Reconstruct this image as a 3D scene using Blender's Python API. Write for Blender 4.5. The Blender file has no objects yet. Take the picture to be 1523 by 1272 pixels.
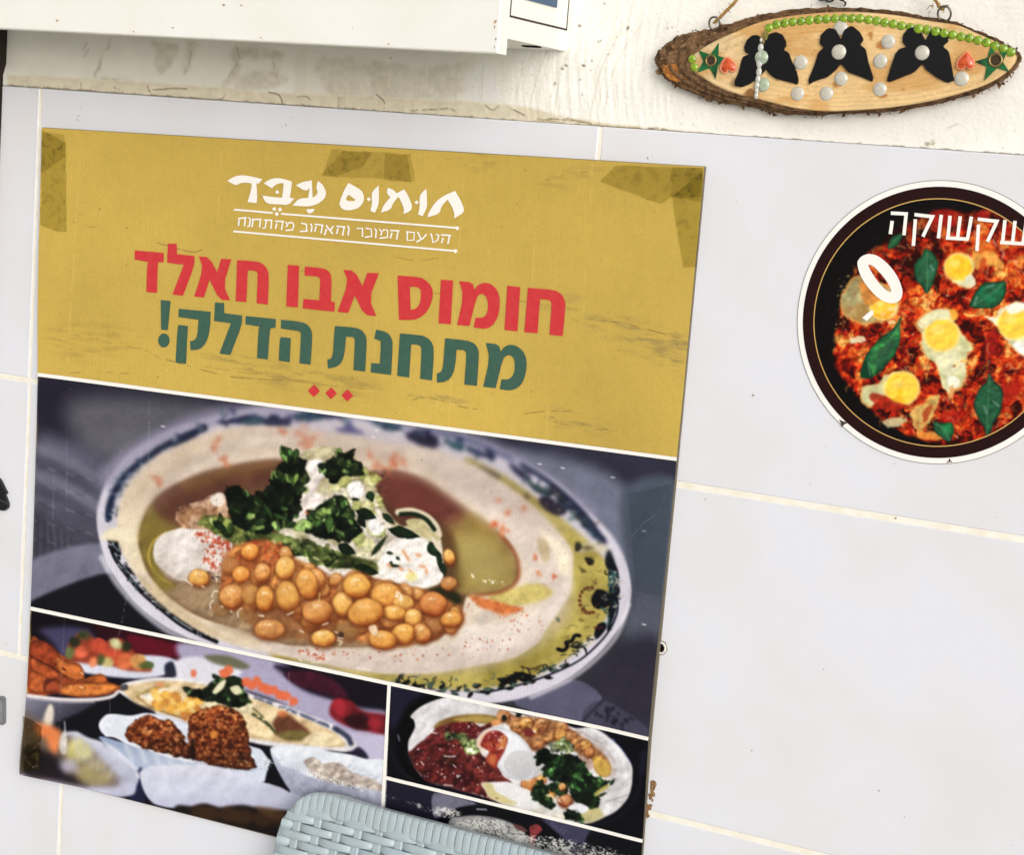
import bpy, bmesh, math, random
import numpy as np
from mathutils import Vector, Matrix
from mathutils.geometry import tessellate_polygon

S = bpy.context.scene
COL = S.collection
random.seed(7)

# ------------------------------------------------------------------ camera
# solved from the joints of the 60 x 29 cm wall tiles: X runs along the wall,
# Z is up, the tile faces lie in Y = 0 and the camera stands at negative Y
IW, IH, FPX = 1523, 1272, 2653.0
_h = np.array([-5451., -829., FPX]); _v = np.array([-1416., 17800., FPX])
_X = -_h/np.linalg.norm(_h)
_Z = -(_v-(_v@_X)*_X); _Z /= np.linalg.norm(_Z)
_Y = np.cross(_Z, _X)
AX = np.stack([_X, _Y, _Z], 1)
CAM = np.array([1.21437691, -1.37974571, -0.034985])

def P(px, py, y=0.0):
    """world point at wall depth y seen at photo position (px, py)"""
    r = AX.T@np.array([(px-IW/2)/FPX, (py-IH/2)/FPX, 1.0])
    return CAM+r*((y-CAM[1])/r[1])

def PP(px, py, y=0.0):
    px = np.asarray(px, float); py = np.asarray(py, float)
    d = np.stack([(px-IW/2)/FPX, (py-IH/2)/FPX, np.ones_like(px)], -1)
    r = d@AX
    t = (y-CAM[1])/r[..., 1]
    return CAM+r*t[..., None]

def proj(w):
    c = (np.asarray(w)-CAM)@AX.T
    return c[..., 0]/c[..., 2]*FPX+IW/2, c[..., 1]/c[..., 2]*FPX+IH/2

cd = bpy.data.cameras.new('camera'); cam = bpy.data.objects.new('camera', cd); COL.objects.link(cam)
cd.sensor_width = 36.0; cd.sensor_fit = 'HORIZONTAL'; cd.lens = 36.0*FPX/IW
cd.clip_start = 0.01; cd.clip_end = 200
Mw = Matrix.Identity(4)
for i in range(3):
    Mw[i][0] = AX.T[i][0]; Mw[i][1] = -AX.T[i][1]; Mw[i][2] = -AX.T[i][2]; Mw[i][3] = CAM[i]
cam.matrix_world = Mw
S.camera = cam

# ------------------------------------------------------------------ light
SUN_EL, SUN_AZ = 16.0, 42.0        # elevation; azimuth from the wall normal towards the right
w = bpy.data.worlds.new('World'); S.world = w; w.use_nodes = True
nt = w.node_tree; bg = nt.nodes['Background']
sky = nt.nodes.new('ShaderNodeTexSky'); sky.sky_type = 'NISHITA'; sky.sun_disc = False
sky.sun_elevation = math.radians(SUN_EL); sky.sun_rotation = math.radians(180-SUN_AZ)
sky.dust_density = 3.0; sky.ozone_density = 0.6
hs = nt.nodes.new('ShaderNodeHueSaturation'); hs.inputs['Saturation'].default_value = 0.18
nt.links.new(sky.outputs[0], hs.inputs['Color']); nt.links.new(hs.outputs[0], bg.inputs['Color'])
bg.inputs['Strength'].default_value = 0.14
sd = bpy.data.lights.new('sun', 'SUN'); sun = bpy.data.objects.new('sun', sd); COL.objects.link(sun)
sd.energy = 1.4; sd.angle = math.radians(85); sd.color = (1.0, 0.985, 0.968)
e, a = math.radians(SUN_EL), math.radians(SUN_AZ)
sdir = Vector((math.sin(a)*math.cos(e), -math.cos(a)*math.cos(e), math.sin(e)))
sun.rotation_euler = sdir.to_track_quat('Z', 'Y').to_euler()
S.view_settings.view_transform = 'Standard'; S.view_settings.look = 'None'
S.view_settings.exposure = -0.11; S.view_settings.gamma = 1.0
S.view_settings.use_curve_mapping = False

# ------------------------------------------------------------------ helpers
def lin(c):
    c = np.asarray(c, float)/255.0
    return np.where(c <= 0.04045, c/12.92, ((c+0.055)/1.055)**2.4)

def empty(name, loc, label, cat, group=None):
    o = bpy.data.objects.new(name, None); COL.objects.link(o)
    o.location = loc; o.empty_display_size = 0.02
    o['label'] = label; o['category'] = cat
    if group: o['group'] = group
    return o

def tag(o, label, cat):
    o['label'] = label; o['category'] = cat
    return o

def link(name, me, mat, parent=None, smooth=False):
    o = bpy.data.objects.new(name, me); COL.objects.link(o)
    if mat is not None and not me.materials: me.materials.append(mat)
    if smooth:
        for p in me.polygons: p.use_smooth = True
    if parent is not None:
        o.parent = parent
        o.matrix_parent_inverse = Matrix.Translation(parent_loc(parent)).inverted()
    return o

def parent_loc(o):
    l = Vector(o.location)
    return l if o.parent is None else l   # parts sit at their thing's origin, so only the thing moves

def mesh(name, V, F, mat, parent=None, smooth=False):
    me = bpy.data.meshes.new(name)
    me.from_pydata([tuple(map(float, v)) for v in V], [], F)
    me.update()
    return link(name, me, mat, parent, smooth)

class MB:
    """collects shapes into one mesh"""
    def __init__(s): s.v = []; s.f = []
    def add(s, V, F):
        n = len(s.v); s.v += [tuple(map(float, v)) for v in V]; s.f += [tuple(n+i for i in f) for f in F]
    def box(s, x0, x1, y0, y1, z0, z1):
        s.add([(x, y, z) for x in (x0, x1) for y in (y0, y1) for z in (z0, z1)],
              [(0, 1, 3, 2), (4, 6, 7, 5), (0, 4, 5, 1), (2, 3, 7, 6), (0, 2, 6, 4), (1, 5, 7, 3)])
    def slab(s, x0, x1, z0, z1, yf, yb, c):
        """box with its front (low y) edges chamfered by c"""
        q = [(x0, z0), (x1, z0), (x1, z1), (x0, z1)]
        qi = [(x0+c, z0+c), (x1-c, z0+c), (x1-c, z1-c), (x0+c, z1-c)]
        V = [(x, yf, z) for x, z in qi]+[(x, yf+c*.7, z) for x, z in q]+[(x, yb, z) for x, z in q]
        F = [(0, 1, 2, 3)]
        for b in (0, 4):
            for i in range(4):
                j = (i+1) % 4; F.append((b+i, b+4+i, b+4+j, b+j))
        s.add(V, F)
    def prism(s, front, back, holes=()):
        """outline(s) of 3-D points closed on the front, walls to the back outline"""
        n = len(front)
        tri = tessellate_polygon([[Vector(p) for p in front]])
        s.add(list(front)+list(back), [tuple(t) for t in tri]+[(i, (i+1) % n, n+(i+1) % n, n+i) for i in range(n)])
    def flat(s, loops):
        vv = [Vector(p) for lp in loops for p in lp]
        tri = tessellate_polygon([[Vector(p) for p in lp] for lp in loops])
        s.add(vv, [tuple(t) for t in tri])
    def tube(s, pts, r, n=8, closed=False):
        pts = [Vector(p) for p in pts]; m = len(pts); rs = r if hasattr(r, '__len__') else [r]*m
        base = len(s.v)
        up = Vector((0, -1, 0.01))
        for i, p in enumerate(pts):
            a_ = pts[(i-1) % m] if (closed or i > 0) else pts[i]
            b_ = pts[(i+1) % m] if (closed or i < m-1) else pts[i]
            t = (b_-a_).normalized()
            u = t.cross(up)
            if u.length < 1e-4: u = t.cross(Vector((1, 0, 0)))
            u.normalize(); v_ = t.cross(u)
            for k in range(n):
                an = 2*math.pi*k/n
                q = p+(u*math.cos(an)+v_*math.sin(an))*rs[i]
                s.v.append(tuple(q))
        for i in range(m if closed else m-1):
            j = (i+1) % m
            for k in range(n):
                l = (k+1) % n
                s.f.append((base+i*n+k, base+i*n+l, base+j*n+l, base+j*n+k))
        if not closed:
            s.f.append(tuple(base+k for k in range(n))); s.f.append(tuple(base+(m-1)*n+k for k in range(n))[::-1])
    def dome(s, c, rx, rz, hgt, n=18, m=6, y0=None):
        """rounded cabochon lying against the wall plane, bulging to -y"""
        cx, cy, cz = c; base = len(s.v)
        for i in range(m):
            t = i/m; a_ = t*math.pi/2
            rr = math.cos(a_)**0.75; yy = cy-hgt*math.sin(a_)
            for k in range(n):
                an = 2*math.pi*k/n
                s.v.append((cx+rx*rr*math.cos(an), yy, cz+rz*rr*math.sin(an)))
        s.v.append((cx, cy-hgt, cz)); top = len(s.v)-1
        for i in range(m-1):
            for k in range(n):
                l = (k+1) % n
                s.f.append((base+i*n+k, base+i*n+l, base+(i+1)*n+l, base+(i+1)*n+k))
        for k in range(n):
            s.f.append((base+(m-1)*n+k, base+(m-1)*n+(k+1) % n, top))
    def build(s, name, mat, parent=None, smooth=False):
        return mesh(name, s.v, s.f, mat, parent, smooth)

# ------------------------------------------------------------------ materials
def mat(name, col, rough=0.5, spec=0.3, noise=None, bump=None, metal=0.0, attr=False, coat=0.0):
    """noise = (scale, amount, second colour), bump = (scale, distance)"""
    m = bpy.data.materials.new(name); m.use_nodes = True
    n = m.node_tree.nodes; L = m.node_tree.links; b = n['Principled BSDF']
    b.inputs['Roughness'].default_value = rough; b.inputs['Specular IOR Level'].default_value = spec
    b.inputs['Metallic'].default_value = metal; b.inputs['Coat Weight'].default_value = coat
    geo = n.new('ShaderNodeNewGeometry')
    if attr:
        at = n.new('ShaderNodeAttribute'); at.attribute_name = 'Col'; src = at.outputs['Color']
    else:
        rgb = n.new('ShaderNodeRGB'); rgb.outputs[0].default_value = (*lin(col), 1); src = rgb.outputs[0]
    if noise:
        t = n.new('ShaderNodeTexNoise'); t.inputs['Scale'].default_value = noise[0]; t.inputs['Detail'].default_value = 6
        L.new(geo.outputs['Position'], t.inputs['Vector'])
        r = n.new('ShaderNodeMapRange'); r.inputs['From Min'].default_value = 0.42; r.inputs['From Max'].default_value = 0.68
        r.inputs['To Max'].default_value = noise[1]
        L.new(t.outputs['Fac'], r.inputs['Value'])
        mx = n.new('ShaderNodeMix'); mx.data_type = 'RGBA'
        L.new(r.outputs[0], mx.inputs['Factor']); L.new(src, mx.inputs['A'])
        mx.inputs['B'].default_value = (*lin(noise[2]), 1); src = mx.outputs['Result']
    L.new(src, b.inputs['Base Color'])
    if bump:
        t = n.new('ShaderNodeTexNoise'); t.inputs['Scale'].default_value = bump[0]; t.inputs['Detail'].default_value = 5
        L.new(geo.outputs['Position'], t.inputs['Vector'])
        bp = n.new('ShaderNodeBump'); bp.inputs['Distance'].default_value = bump[1]; bp.inputs['Strength'].default_value = 1.0
        L.new(t.outputs['Fac'], bp.inputs['Height']); L.new(bp.outputs[0], b.inputs['Normal'])
    m['b'] = 1
    return m
# ------------------------------------------------------------------ print studio
# Printed pictures are mixed here shape by shape and stored as point colours
# on finely divided sheets (flat prints in the place, so flat prints here).
_rng = np.random.default_rng(11)
_TAB = _rng.random((8, 256, 256)).astype(np.float32)

def vnoise(x, y, k):
    xi = np.floor(x).astype(int); yi = np.floor(y).astype(int)
    fx = (x-xi).astype(np.float32); fy = (y-yi).astype(np.float32)
    fx = fx*fx*(3-2*fx); fy = fy*fy*(3-2*fy)
    T = _TAB[k % 8]; a0 = xi & 255; a1 = (xi+1) & 255; b0 = yi & 255; b1 = (yi+1) & 255
    return (T[b0, a0]*(1-fx)+T[b0, a1]*fx)*(1-fy)+(T[b1, a0]*(1-fx)+T[b1, a1]*fx)*fy

def fbm(x, y, sc, octv=4, seed=0, gain=0.5):
    r = 0; a_ = 1.0; tot = 0; f = 1.0/sc
    for o in range(octv):
        r = r+a_*vnoise(x*f+seed*17.3+o*5.1, y*f+seed*31.7+o*9.7, seed+o); tot += a_; a_ *= gain; f *= 2.03
    return r/tot

def spline(pts, k=5):
    p = np.asarray(pts, float); n = len(p); out = []
    for i in range(n):
        a_, b_, c_, d_ = p[i-1], p[i], p[(i+1) % n], p[(i+2) % n]
        for j in range(k):
            t = j/k
            out.append(0.5*((2*b_)+(-a_+c_)*t+(2*a_-5*b_+4*c_-d_)*t*t+(-a_+3*b_-3*c_+d_)*t**3))
    return np.array(out)

def ospline(pts, k=8):
    p = np.asarray(pts, float); n = len(p); out = []
    for i in range(n-1):
        a_, b_, c_, d_ = p[max(i-1, 0)], p[i], p[i+1], p[min(i+2, n-1)]
        for j in range(k):
            t = j/k
            out.append(0.5*((2*b_)+(-a_+c_)*t+(2*a_-5*b_+4*c_-d_)*t*t+(-a_+3*b_-3*c_+d_)*t**3))
    out.append(p[-1]); return np.array(out)

def ell(cx, cy, rx, ry, ang=0, n=28):
    t = np.linspace(0, 2*np.pi, n, endpoint=False); a_ = math.radians(ang)
    x = rx*np.cos(t); y = ry*np.sin(t)
    return np.stack([cx+x*math.cos(a_)-y*math.sin(a_), cy+x*math.sin(a_)+y*math.cos(a_)], 1)

def zz(ox, oy, s, pts):
    """enlarged-view coordinates to photo coordinates"""
    return [(ox+x/s, oy+y/s) for x, y in pts]

def sdf(X, Y, poly):
    """signed distance, negative inside"""
    d2 = np.full(X.shape, 1e12, np.float32); ins = np.zeros(X.shape, bool)
    n = len(poly)
    for i in range(n):
        x0, y0 = poly[i]; x1, y1 = poly[(i+1) % n]
        ex, ey = x1-x0, y1-y0; L2 = ex*ex+ey*ey+1e-12
        t = np.clip(((X-x0)*ex+(Y-y0)*ey)/L2, 0, 1)
        dx = X-(x0+t*ex); dy = Y-(y0+t*ey)
        np.minimum(d2, dx*dx+dy*dy, out=d2)
        if y0 != y1:
            c = ((y0 > Y) != (y1 > Y)) & (X < (x1-x0)*(Y-y0)/(y1-y0)+x0)
            ins ^= c
    d = np.sqrt(d2)
    return np.where(ins, -d, d)

def segd(X, Y, pts):
    d2 = np.full(X.shape, 1e12, np.float32)
    for i in range(len(pts)-1):
        x0, y0 = pts[i]; x1, y1 = pts[i+1]; ex, ey = x1-x0, y1-y0; L2 = ex*ex+ey*ey+1e-12
        t = np.clip(((X-x0)*ex+(Y-y0)*ey)/L2, 0, 1)
        np.minimum(d2, (X-x0-t*ex)**2+(Y-y0-t*ey)**2, out=d2)
    return np.sqrt(d2)

class Canvas:
    def panel(s, poly, fn):
        old = s.a.copy(); fn(s)
        X, Y = np.meshgrid(np.arange(s.w)+s.x0+.5, np.arange(s.h)+s.y0+.5)
        m = np.clip(.5-sdf(X.astype(np.float32), Y.astype(np.float32), np.asarray(poly, float)), 0, 1)[..., None]
        s.a = old*(1-m)+s.a*m
    def __init__(s, x0, y0, w_, h_, col):
        s.x0, s.y0, s.w, s.h = x0, y0, w_, h_
        s.a = np.ones((h_, w_, 3), np.float32)*np.array(col, np.float32)
    def win(s, pts, pad):
        p = np.asarray(pts); lo = p.min(0)-pad; hi = p.max(0)+pad
        i0 = int(max(0, lo[0]-s.x0)); i1 = int(min(s.w, hi[0]-s.x0+2)); j0 = int(max(0, lo[1]-s.y0)); j1 = int(min(s.h, hi[1]-s.y0+2))
        if i1 <= i0 or j1 <= j0: return None
        X, Y = np.meshgrid(np.arange(i0, i1)+s.x0+0.5, np.arange(j0, j1)+s.y0+0.5)
        return (slice(j0, j1), slice(i0, i1)), X.astype(np.float32), Y.astype(np.float32)
    def comp(s, sl, m, col):
        m = m[..., None]; s.a[sl] = s.a[sl]*(1-m)+np.asarray(col, np.float32)*m
    def fill(s, pts, col, soft=0.8, a=1.0, sm=True, wob=0, ws=8, seed=0, mot=0, ms=10, col2=None, cs=20, ct=(0.4, 0.6), rim=None, grad=None):
        """mot = brightness mottling; col2 mixed in by noise; rim = (width, colour) darkens towards the edge; grad = (dx, dy, colour at far end)"""
        pts = np.asarray(pts, float)
        q = spline(pts) if sm else pts
        r = s.win(q, soft*2+wob+1)
        if r is None: return
        sl, X, Y = r; U, V_ = X, Y
        if wob:
            U = X+(fbm(X, Y, ws, 3, seed)-0.5)*2*wob; V_ = Y+(fbm(X, Y, ws, 3, seed+3)-0.5)*2*wob
        d = sdf(U, V_, q)
        m = np.clip(0.5-d/(2*soft), 0, 1); m = m*m*(3-2*m)*a
        c = np.ones(X.shape+(3,), np.float32)*np.array(col, np.float32)
        if grad:
            lo = q.min(0); hi = q.max(0)
            t = np.clip(((X-lo[0])/(hi[0]-lo[0]+1e-6)*grad[0]+(Y-lo[1])/(hi[1]-lo[1]+1e-6)*grad[1]), 0, 1)[..., None]
            c = c*(1-t)+np.array(grad[2], np.float32)*t
        if col2 is not None:
            t = np.clip((fbm(X, Y, cs, 4, seed+1)-ct[0])/(ct[1]-ct[0]), 0, 1)[..., None]
            c = c*(1-t)+np.array(col2, np.float32)*t
        if rim:
            t = np.clip(1+d/rim[0], 0, 1)[..., None]**1.5
            c = c*(1-t)+np.array(rim[1], np.float32)*t
        if mot: c = c*(1+mot*2*(fbm(X, Y, ms, 4, seed+2)-0.5))[..., None]
        s.comp(sl, m, c)
    def line(s, pts, w_, col, soft=0.7, a=1.0, sm=False, brk=0, bs=6, seed=0):
        q = ospline(pts) if sm else np.asarray(pts, float)
        r = s.win(q, w_+soft*2+1)
        if r is None: return
        sl, X, Y = r; d = segd(X, Y, q)-w_/2
        m = np.clip(0.5-d/(2*soft), 0, 1)*a
        if brk: m = m*np.clip((fbm(X, Y, bs, 3, seed)-brk)*8, 0, 1)
        s.comp(sl, m, col)
    def blur(s, pts, sig, soft=4):
        """defocus inside an outline"""
        r = s.win(pts, sig*3+soft)
        if r is None: return
        sl, X, Y = r; b = s.a[sl].copy(); k = int(sig*3)+1
        g = np.exp(-0.5*(np.arange(-k, k+1)/sig)**2); g /= g.sum()
        for ax in (0, 1):
            pd = [(0, 0)]*3; pd[ax] = (k, k); e_ = np.pad(b, pd, mode='edge'); o_ = 0
            for i, gv in enumerate(g):
                o_ = o_+gv*(e_[i:i+b.shape[0]] if ax == 0 else e_[:, i:i+b.shape[1]])
            b = o_
        m = np.clip(0.5-sdf(X, Y, np.asarray(pts, float))/(2*soft), 0, 1)
        s.comp(sl, m, b)
    def inpoly(s, pts, n, seed):
        p = np.asarray(pts, float); g = np.random.default_rng(seed); out = []
        lo, hi = p.min(0), p.max(0)
        while len(out) < n:
            q = lo+(hi-lo)*g.random((n*3, 2))
            q = q[sdf(q[:, 0].astype(np.float32), q[:, 1].astype(np.float32), p) < 0]
            out += list(map(tuple, q))
        return out[:n], g
    def dots(s, pts, n, r, cols, seed=0, a=0.9, soft=0.7, asp=1.6):
        P_, g = s.inpoly(pts, n, seed)
        for x, y in P_:
            q = r[0]+(r[1]-r[0])*g.random()**2; k = 1+(asp-1)*g.random()
            s.fill(ell(x, y, q*k, q, g.random()*180, 10), cols[g.integers(len(cols))], soft, a, sm=False, wob=q*.3, ws=3)
    def leaf(s, x, y, L, wd, ang, col, vein=None, soft=0.6, lobes=False, g=None):
        t = np.linspace(0, 1, 9); hw = np.sin(np.pi*t**0.8)*wd/2
        if lobes: hw = hw*(0.75+0.35*np.abs(np.sin(t*9+(0 if g is None else g.random()*3))))
        px_ = np.r_[t*L-L/2, (t*L-L/2)[::-1]]; py_ = np.r_[hw, -hw[::-1]]
        ca, sa = math.cos(math.radians(ang)), math.sin(math.radians(ang))
        pts = np.stack([x+px_*ca-py_*sa, y+px_*sa+py_*ca], 1)
        dk = tuple(np.array(col)*0.55)
        s.fill(pts, col, soft, sm=False, wob=wd*.10, ws=max(3, wd*.5), seed=int(x+y) % 7, rim=(wd*.22, dk), mot=.25, ms=max(2.5, wd*.35))
        if vein:
            s.line([(x-L*.4*ca, y-L*.4*sa), (x+L*.42*ca, y+L*.42*sa)], max(.8, wd*.06), vein, .6, .55)
    def herbs(s, pts, n, L, seed, base=(20, 30, 19), cols=((36, 54, 29), (50, 72, 39), (27, 42, 26), (64, 88, 50), (19, 29, 19)), wob=4, asp=(.3, .7), soft=.75):
        s.fill(pts, base, 1.8, wob=wob, ws=7, seed=seed, mot=.3, ms=8)
        P_, g = s.inpoly(pts, n, seed)
        big = sorted(P_[:n//3], key=lambda q: -q[1])
        for i, (x, y) in enumerate(big+P_[n//3:]):
            l = (L[0]+(L[1]-L[0])*g.random())*(1.35 if i < n//3 else .8)
            k = vnoise(np.array([x/13.0]), np.array([y/13.0]), seed)[0]
            c = np.array(cols[g.integers(len(cols))])*(0.35+1.15*k*k*1.3)
            an = g.random()*360
            s.leaf(x, y, l, l*(asp[0]+(asp[1]-asp[0])*g.random()), an, tuple(c), None, 1.2, g.random() < .75, g)
            if g.random() < .5:   # lit leaf edge
                a2 = math.radians(an); q = l*.34; off = l*.16
                s.line([(x-q*math.cos(a2)+off*math.sin(a2), y-q*math.sin(a2)-off*math.cos(a2)), (x+off*1.5*math.sin(a2), y-off*1.5*math.cos(a2)), (x+q*math.cos(a2)+off*math.sin(a2), y+q*math.sin(a2)-off*math.cos(a2))], 1.3, tuple(np.minimum(c*1.9+14, 220)), .9, .55, True)
        q = spline(pts); r = s.win(q, 2); sl, X, Y = r
        m = np.clip(.5-sdf(X, Y, q)/4, 0, 1)
        lo, hi = q.min(0), q.max(0)
        s.comp(sl, m, s.a[sl]*((1.12-.34*(Y-lo[1])/(hi[1]-lo[1]))*(.80+.85*np.clip((fbm(X, Y, 20, 3, seed+3)-.3)*2, 0, 1)))[..., None])
        s.blur(pts, soft, 3)
    def pea(s, cx, cy, rx, ry, ang=0, base=(226, 164, 88), dim=0.0, seed=0, soft=0.9, spk=5):
        s.fill(ell(cx+1.0, cy+2.2, rx*1.12, ry*1.12, ang, 16), (104, 60, 34), 4.0, .55*(1-dim))
        rx, ry = rx*.96, ry*.96
        q = ell(cx, cy, rx, ry, ang, 24); r = s.win(q, 4)
        if r is None: return
        sl, X, Y = r
        wv = min(rx, ry)*.15
        U = X-cx+(fbm(X, Y, min(rx, ry)*1.5, 2, seed)-.5)*2*wv; V_ = Y-cy+(fbm(X, Y, min(rx, ry)*1.5, 2, seed+4)-.5)*2*wv
        ca, sa = math.cos(math.radians(ang)), math.sin(math.radians(ang))
        u = (U*ca+V_*sa)/rx; v_ = (-U*sa+V_*ca)/ry
        d = np.sqrt(u*u+v_*v_); nz = np.sqrt(np.clip(1-d*d, 0, 1))
        nx = (u*ca-v_*sa); ny = (u*sa+v_*ca)
        sh = np.clip(0.50*nz-0.16*nx-0.46*ny+0.24+.25*(fbm(X, Y, min(rx, ry)*.8, 2, seed+2)-.5), 0, 1)
        b_ = np.array(base, np.float32)
        dk = b_*np.array([.62, .44, .34]); lt = np.minimum(b_*np.array([1.05, 1.08, 1.2])+4, 240)
        t = sh[..., None]
        c = np.where(t < .55, dk+(b_-dk)*(t/.55), b_+(lt-b_)*((t-.55)/.45))
        c = c*(1+.11*(fbm(X, Y, 7, 3, seed+1)-.5)*2)[..., None]
        hx, hy = -.22*ca-.0, -.38
        hl = np.exp(-(((nx+.25)**2+(ny+.42)**2)/.045))*.42*np.clip((fbm(X, Y, 3.4, 2, seed+5)-.36)*5, 0, 1)
        c = c*(1-hl[..., None])+np.array([250, 228, 190])*hl[..., None]
        edge = np.clip((d-.82)/.18, 0, 1)[..., None]*.30
        c = c*(1-edge)+np.array([120, 66, 30])*edge
        if dim:
            c = c*(1-dim)+np.array([128, 104, 72])*dim
        m = np.clip((1-d)*min(rx, ry)/soft*.5+.5, 0, 1)*(1-.45*dim)
        s.comp(sl, m, c)
        g = np.random.default_rng(seed+int(cx))
        if dim < .3 and min(rx, ry) > 9:
            for k in range(2):
                s.line([(cx+(-.35+.5*g.random())*rx, cy+(-.62+.2*g.random())*ry), (cx+(-.1+.4*g.random())*rx, cy+(-.60+.2*g.random())*ry)], .9+.9*g.random(), (252, 236, 206), 1.0, .45)
            a0 = g.random()*3; s.line([(cx+.75*rx*math.cos(a0+q*.35), cy+.75*ry*math.sin(a0+q*.35)) for q in range(4)], 1.4, (150, 92, 46), 1.3, .35, True)
        for k in range(spk):
            an, rr = g.random()*6.28, g.random()**.5*.8
            s.fill(ell(cx+rr*rx*math.cos(an), cy+rr*ry*math.sin(an), .6+.7*g.random(), .6, g.random()*180, 8), (150, 62, 30), .7, .65, sm=False)
    def grain(s, pts, cols, sc, seed=0, soft=1, wob=2, shade=None):
        """crumbly surface: colours chosen by noise thresholds, lit from above by the outline distance"""
        q = spline(pts); r = s.win(q, 6); sl, X, Y = r
        U = X+(fbm(X, Y, 7, 3, seed)-0.5)*2*wob*1.6; V_ = Y+(fbm(X, Y, 7, 3, seed+3)-0.5)*2*wob*1.6
        d = sdf(U, V_, q); m = np.clip(.5-d/(2*soft), 0, 1)
        n_ = fbm(X, Y, sc, 3, seed+1, .62); n_ = np.clip((n_-.5)*2.3+.5, 0, .999)
        k = n_*(len(cols)-1); i = k.astype(int); f_ = (k-i)[..., None]; C_ = np.array(cols, np.float32)
        c = C_[i]*(1-f_)+C_[i+1]*f_
        lo, hi = q.min(0), q.max(0)
        sh = 1.16-.42*((Y-lo[1])/(hi[1]-lo[1]))-.14*((X-lo[0])/(hi[0]-lo[0])); sh = sh*(1-.35*np.clip(1+d/7, 0, 1)**2)
        s.comp(sl, m, c*sh[..., None])
    def relief(s, pts, sc, amp, dx=-.5, dy=-.85, seed=0, soft=4, octv=2, tint=(1, .97, .92), gain=.4):
        """soft lumps: brightness from the slope of a noise height field, shaded sides slightly warm"""
        q = np.asarray(pts, float); r = s.win(q, soft); 
        if r is None: return
        sl, X, Y = r; e_ = .8
        h = fbm(X+e_*dx, Y+e_*dy, sc, octv, seed, gain)-fbm(X-e_*dx, Y-e_*dy, sc, octv, seed, gain)
        k = np.clip(-h*sc*.55, -1, 1)*amp*.55
        m = np.clip(.5-sdf(X, Y, q)/(2*soft), 0, 1)
        k = (k*m)[..., None]; t = np.array(tint, np.float32)
        s.a[sl] = np.clip(s.a[sl]*(1+np.where(k > 0, k*.8, k*(2-t))), 0, 255)
    def filigree(s, path, wd, n, cols, seed=0, L=(5, 11), w_=(1.0, 2.2), a=.85, soft=.8):
        q = ospline(path, 8); g = np.random.default_rng(seed)
        for k in range(n):
            i = g.integers(len(q)-1); t = q[i+1]-q[i]; t = t/(np.linalg.norm(t)+1e-6); nn = np.array([-t[1], t[0]])
            p = q[i]+nn*(g.random()-.5)*wd; an = math.atan2(t[1], t[0])+g.normal()*.9; pts = [tuple(p)]; cv = g.normal()*.9; l = (L[0]+(L[1]-L[0])*g.random())/5
            for j in range(5): an += cv*.5; p = p+np.array([math.cos(an), math.sin(an)])*l; pts.append(tuple(p))
            s.line(pts, w_[0]+(w_[1]-w_[0])*g.random(), cols[g.integers(len(cols))], soft, a, True)
    def photo(s, poly, con=1.10, sat=.86, lift=0, amp=.07, bl=.55, seed=0):
        """contrast, muted colour, tonal unevenness and lens softness inside an outline"""
        r = s.win(poly, 3); sl, X, Y = r; b = s.a[sl]
        L = (b@np.array([.30, .59, .11], np.float32))[..., None]
        c = L+(b-L)*sat
        t = np.clip(c/255, 0, 1); t = t+(con-1)*2.2*(t-.45)*t*(1-t)*2.0
        c = t*255+lift
        c = c*(1+amp*((fbm(X, Y, 7, 3, seed)-.5)*1.1+(fbm(X, Y, 34, 3, seed+3)-.5)*1.5+(fbm(X, Y, 2.0, 2, seed+5)-.5)*.7))[..., None]
        m = np.clip(.5-sdf(X, Y, np.asarray(poly, float)), 0, 1)
        s.comp(sl, m, np.clip(c, 0, 255))
        if bl: s.blur(poly, bl, 1)
    def sample(s, px, py):
        x = np.clip(np.asarray(px)-s.x0-.5, 0, s.w-1.001); y = np.clip(np.asarray(py)-s.y0-.5, 0, s.h-1.001)
        i = x.astype(int); j = y.astype(int); fx = (x-i)[..., None]; fy = (y-j)[..., None]
        return (s.a[j, i]*(1-fx)+s.a[j, i+1]*fx)*(1-fy)+(s.a[j+1, i]*(1-fx)+s.a[j+1, i+1]*fx)*fy

GAIN = 1.0
def sheet(name, Wp, canvas, material, parent=None, gain=None, smooth=True):
    """Wp: (rows, cols, 3) world points -> mesh with the canvas colours"""
    r, c = Wp.shape[:2]
    me = bpy.data.meshes.new(name)
    me.vertices.add(r*c); me.vertices.foreach_set('co', Wp.reshape(-1).astype(np.float32))
    idx = np.arange(r*c).reshape(r, c)
    q = np.stack([idx[:-1, :-1], idx[1:, :-1], idx[1:, 1:], idx[:-1, 1:]], -1).reshape(-1, 4)
    nf = len(q)
    me.loops.add(nf*4); me.loops.foreach_set('vertex_index', q.reshape(-1).astype(np.int32))
    me.polygons.add(nf); me.polygons.foreach_set('loop_start', (np.arange(nf)*4).astype(np.int32))
    me.polygons.foreach_set('use_smooth', np.full(nf, smooth))
    me.update(calc_edges=True); me.validate()
    px, py = proj(Wp.reshape(-1, 3))
    colr = np.clip(lin(np.clip(canvas.sample(px, py), 0, 255))*(GAIN if gain is None else gain), 0, .93)
    at = me.color_attributes.new('Col', 'FLOAT_COLOR', 'POINT')
    at.data.foreach_set('color', np.c_[colr, np.ones(len(colr))].reshape(-1).astype(np.float32))
    return link(name, me, material, parent)

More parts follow.
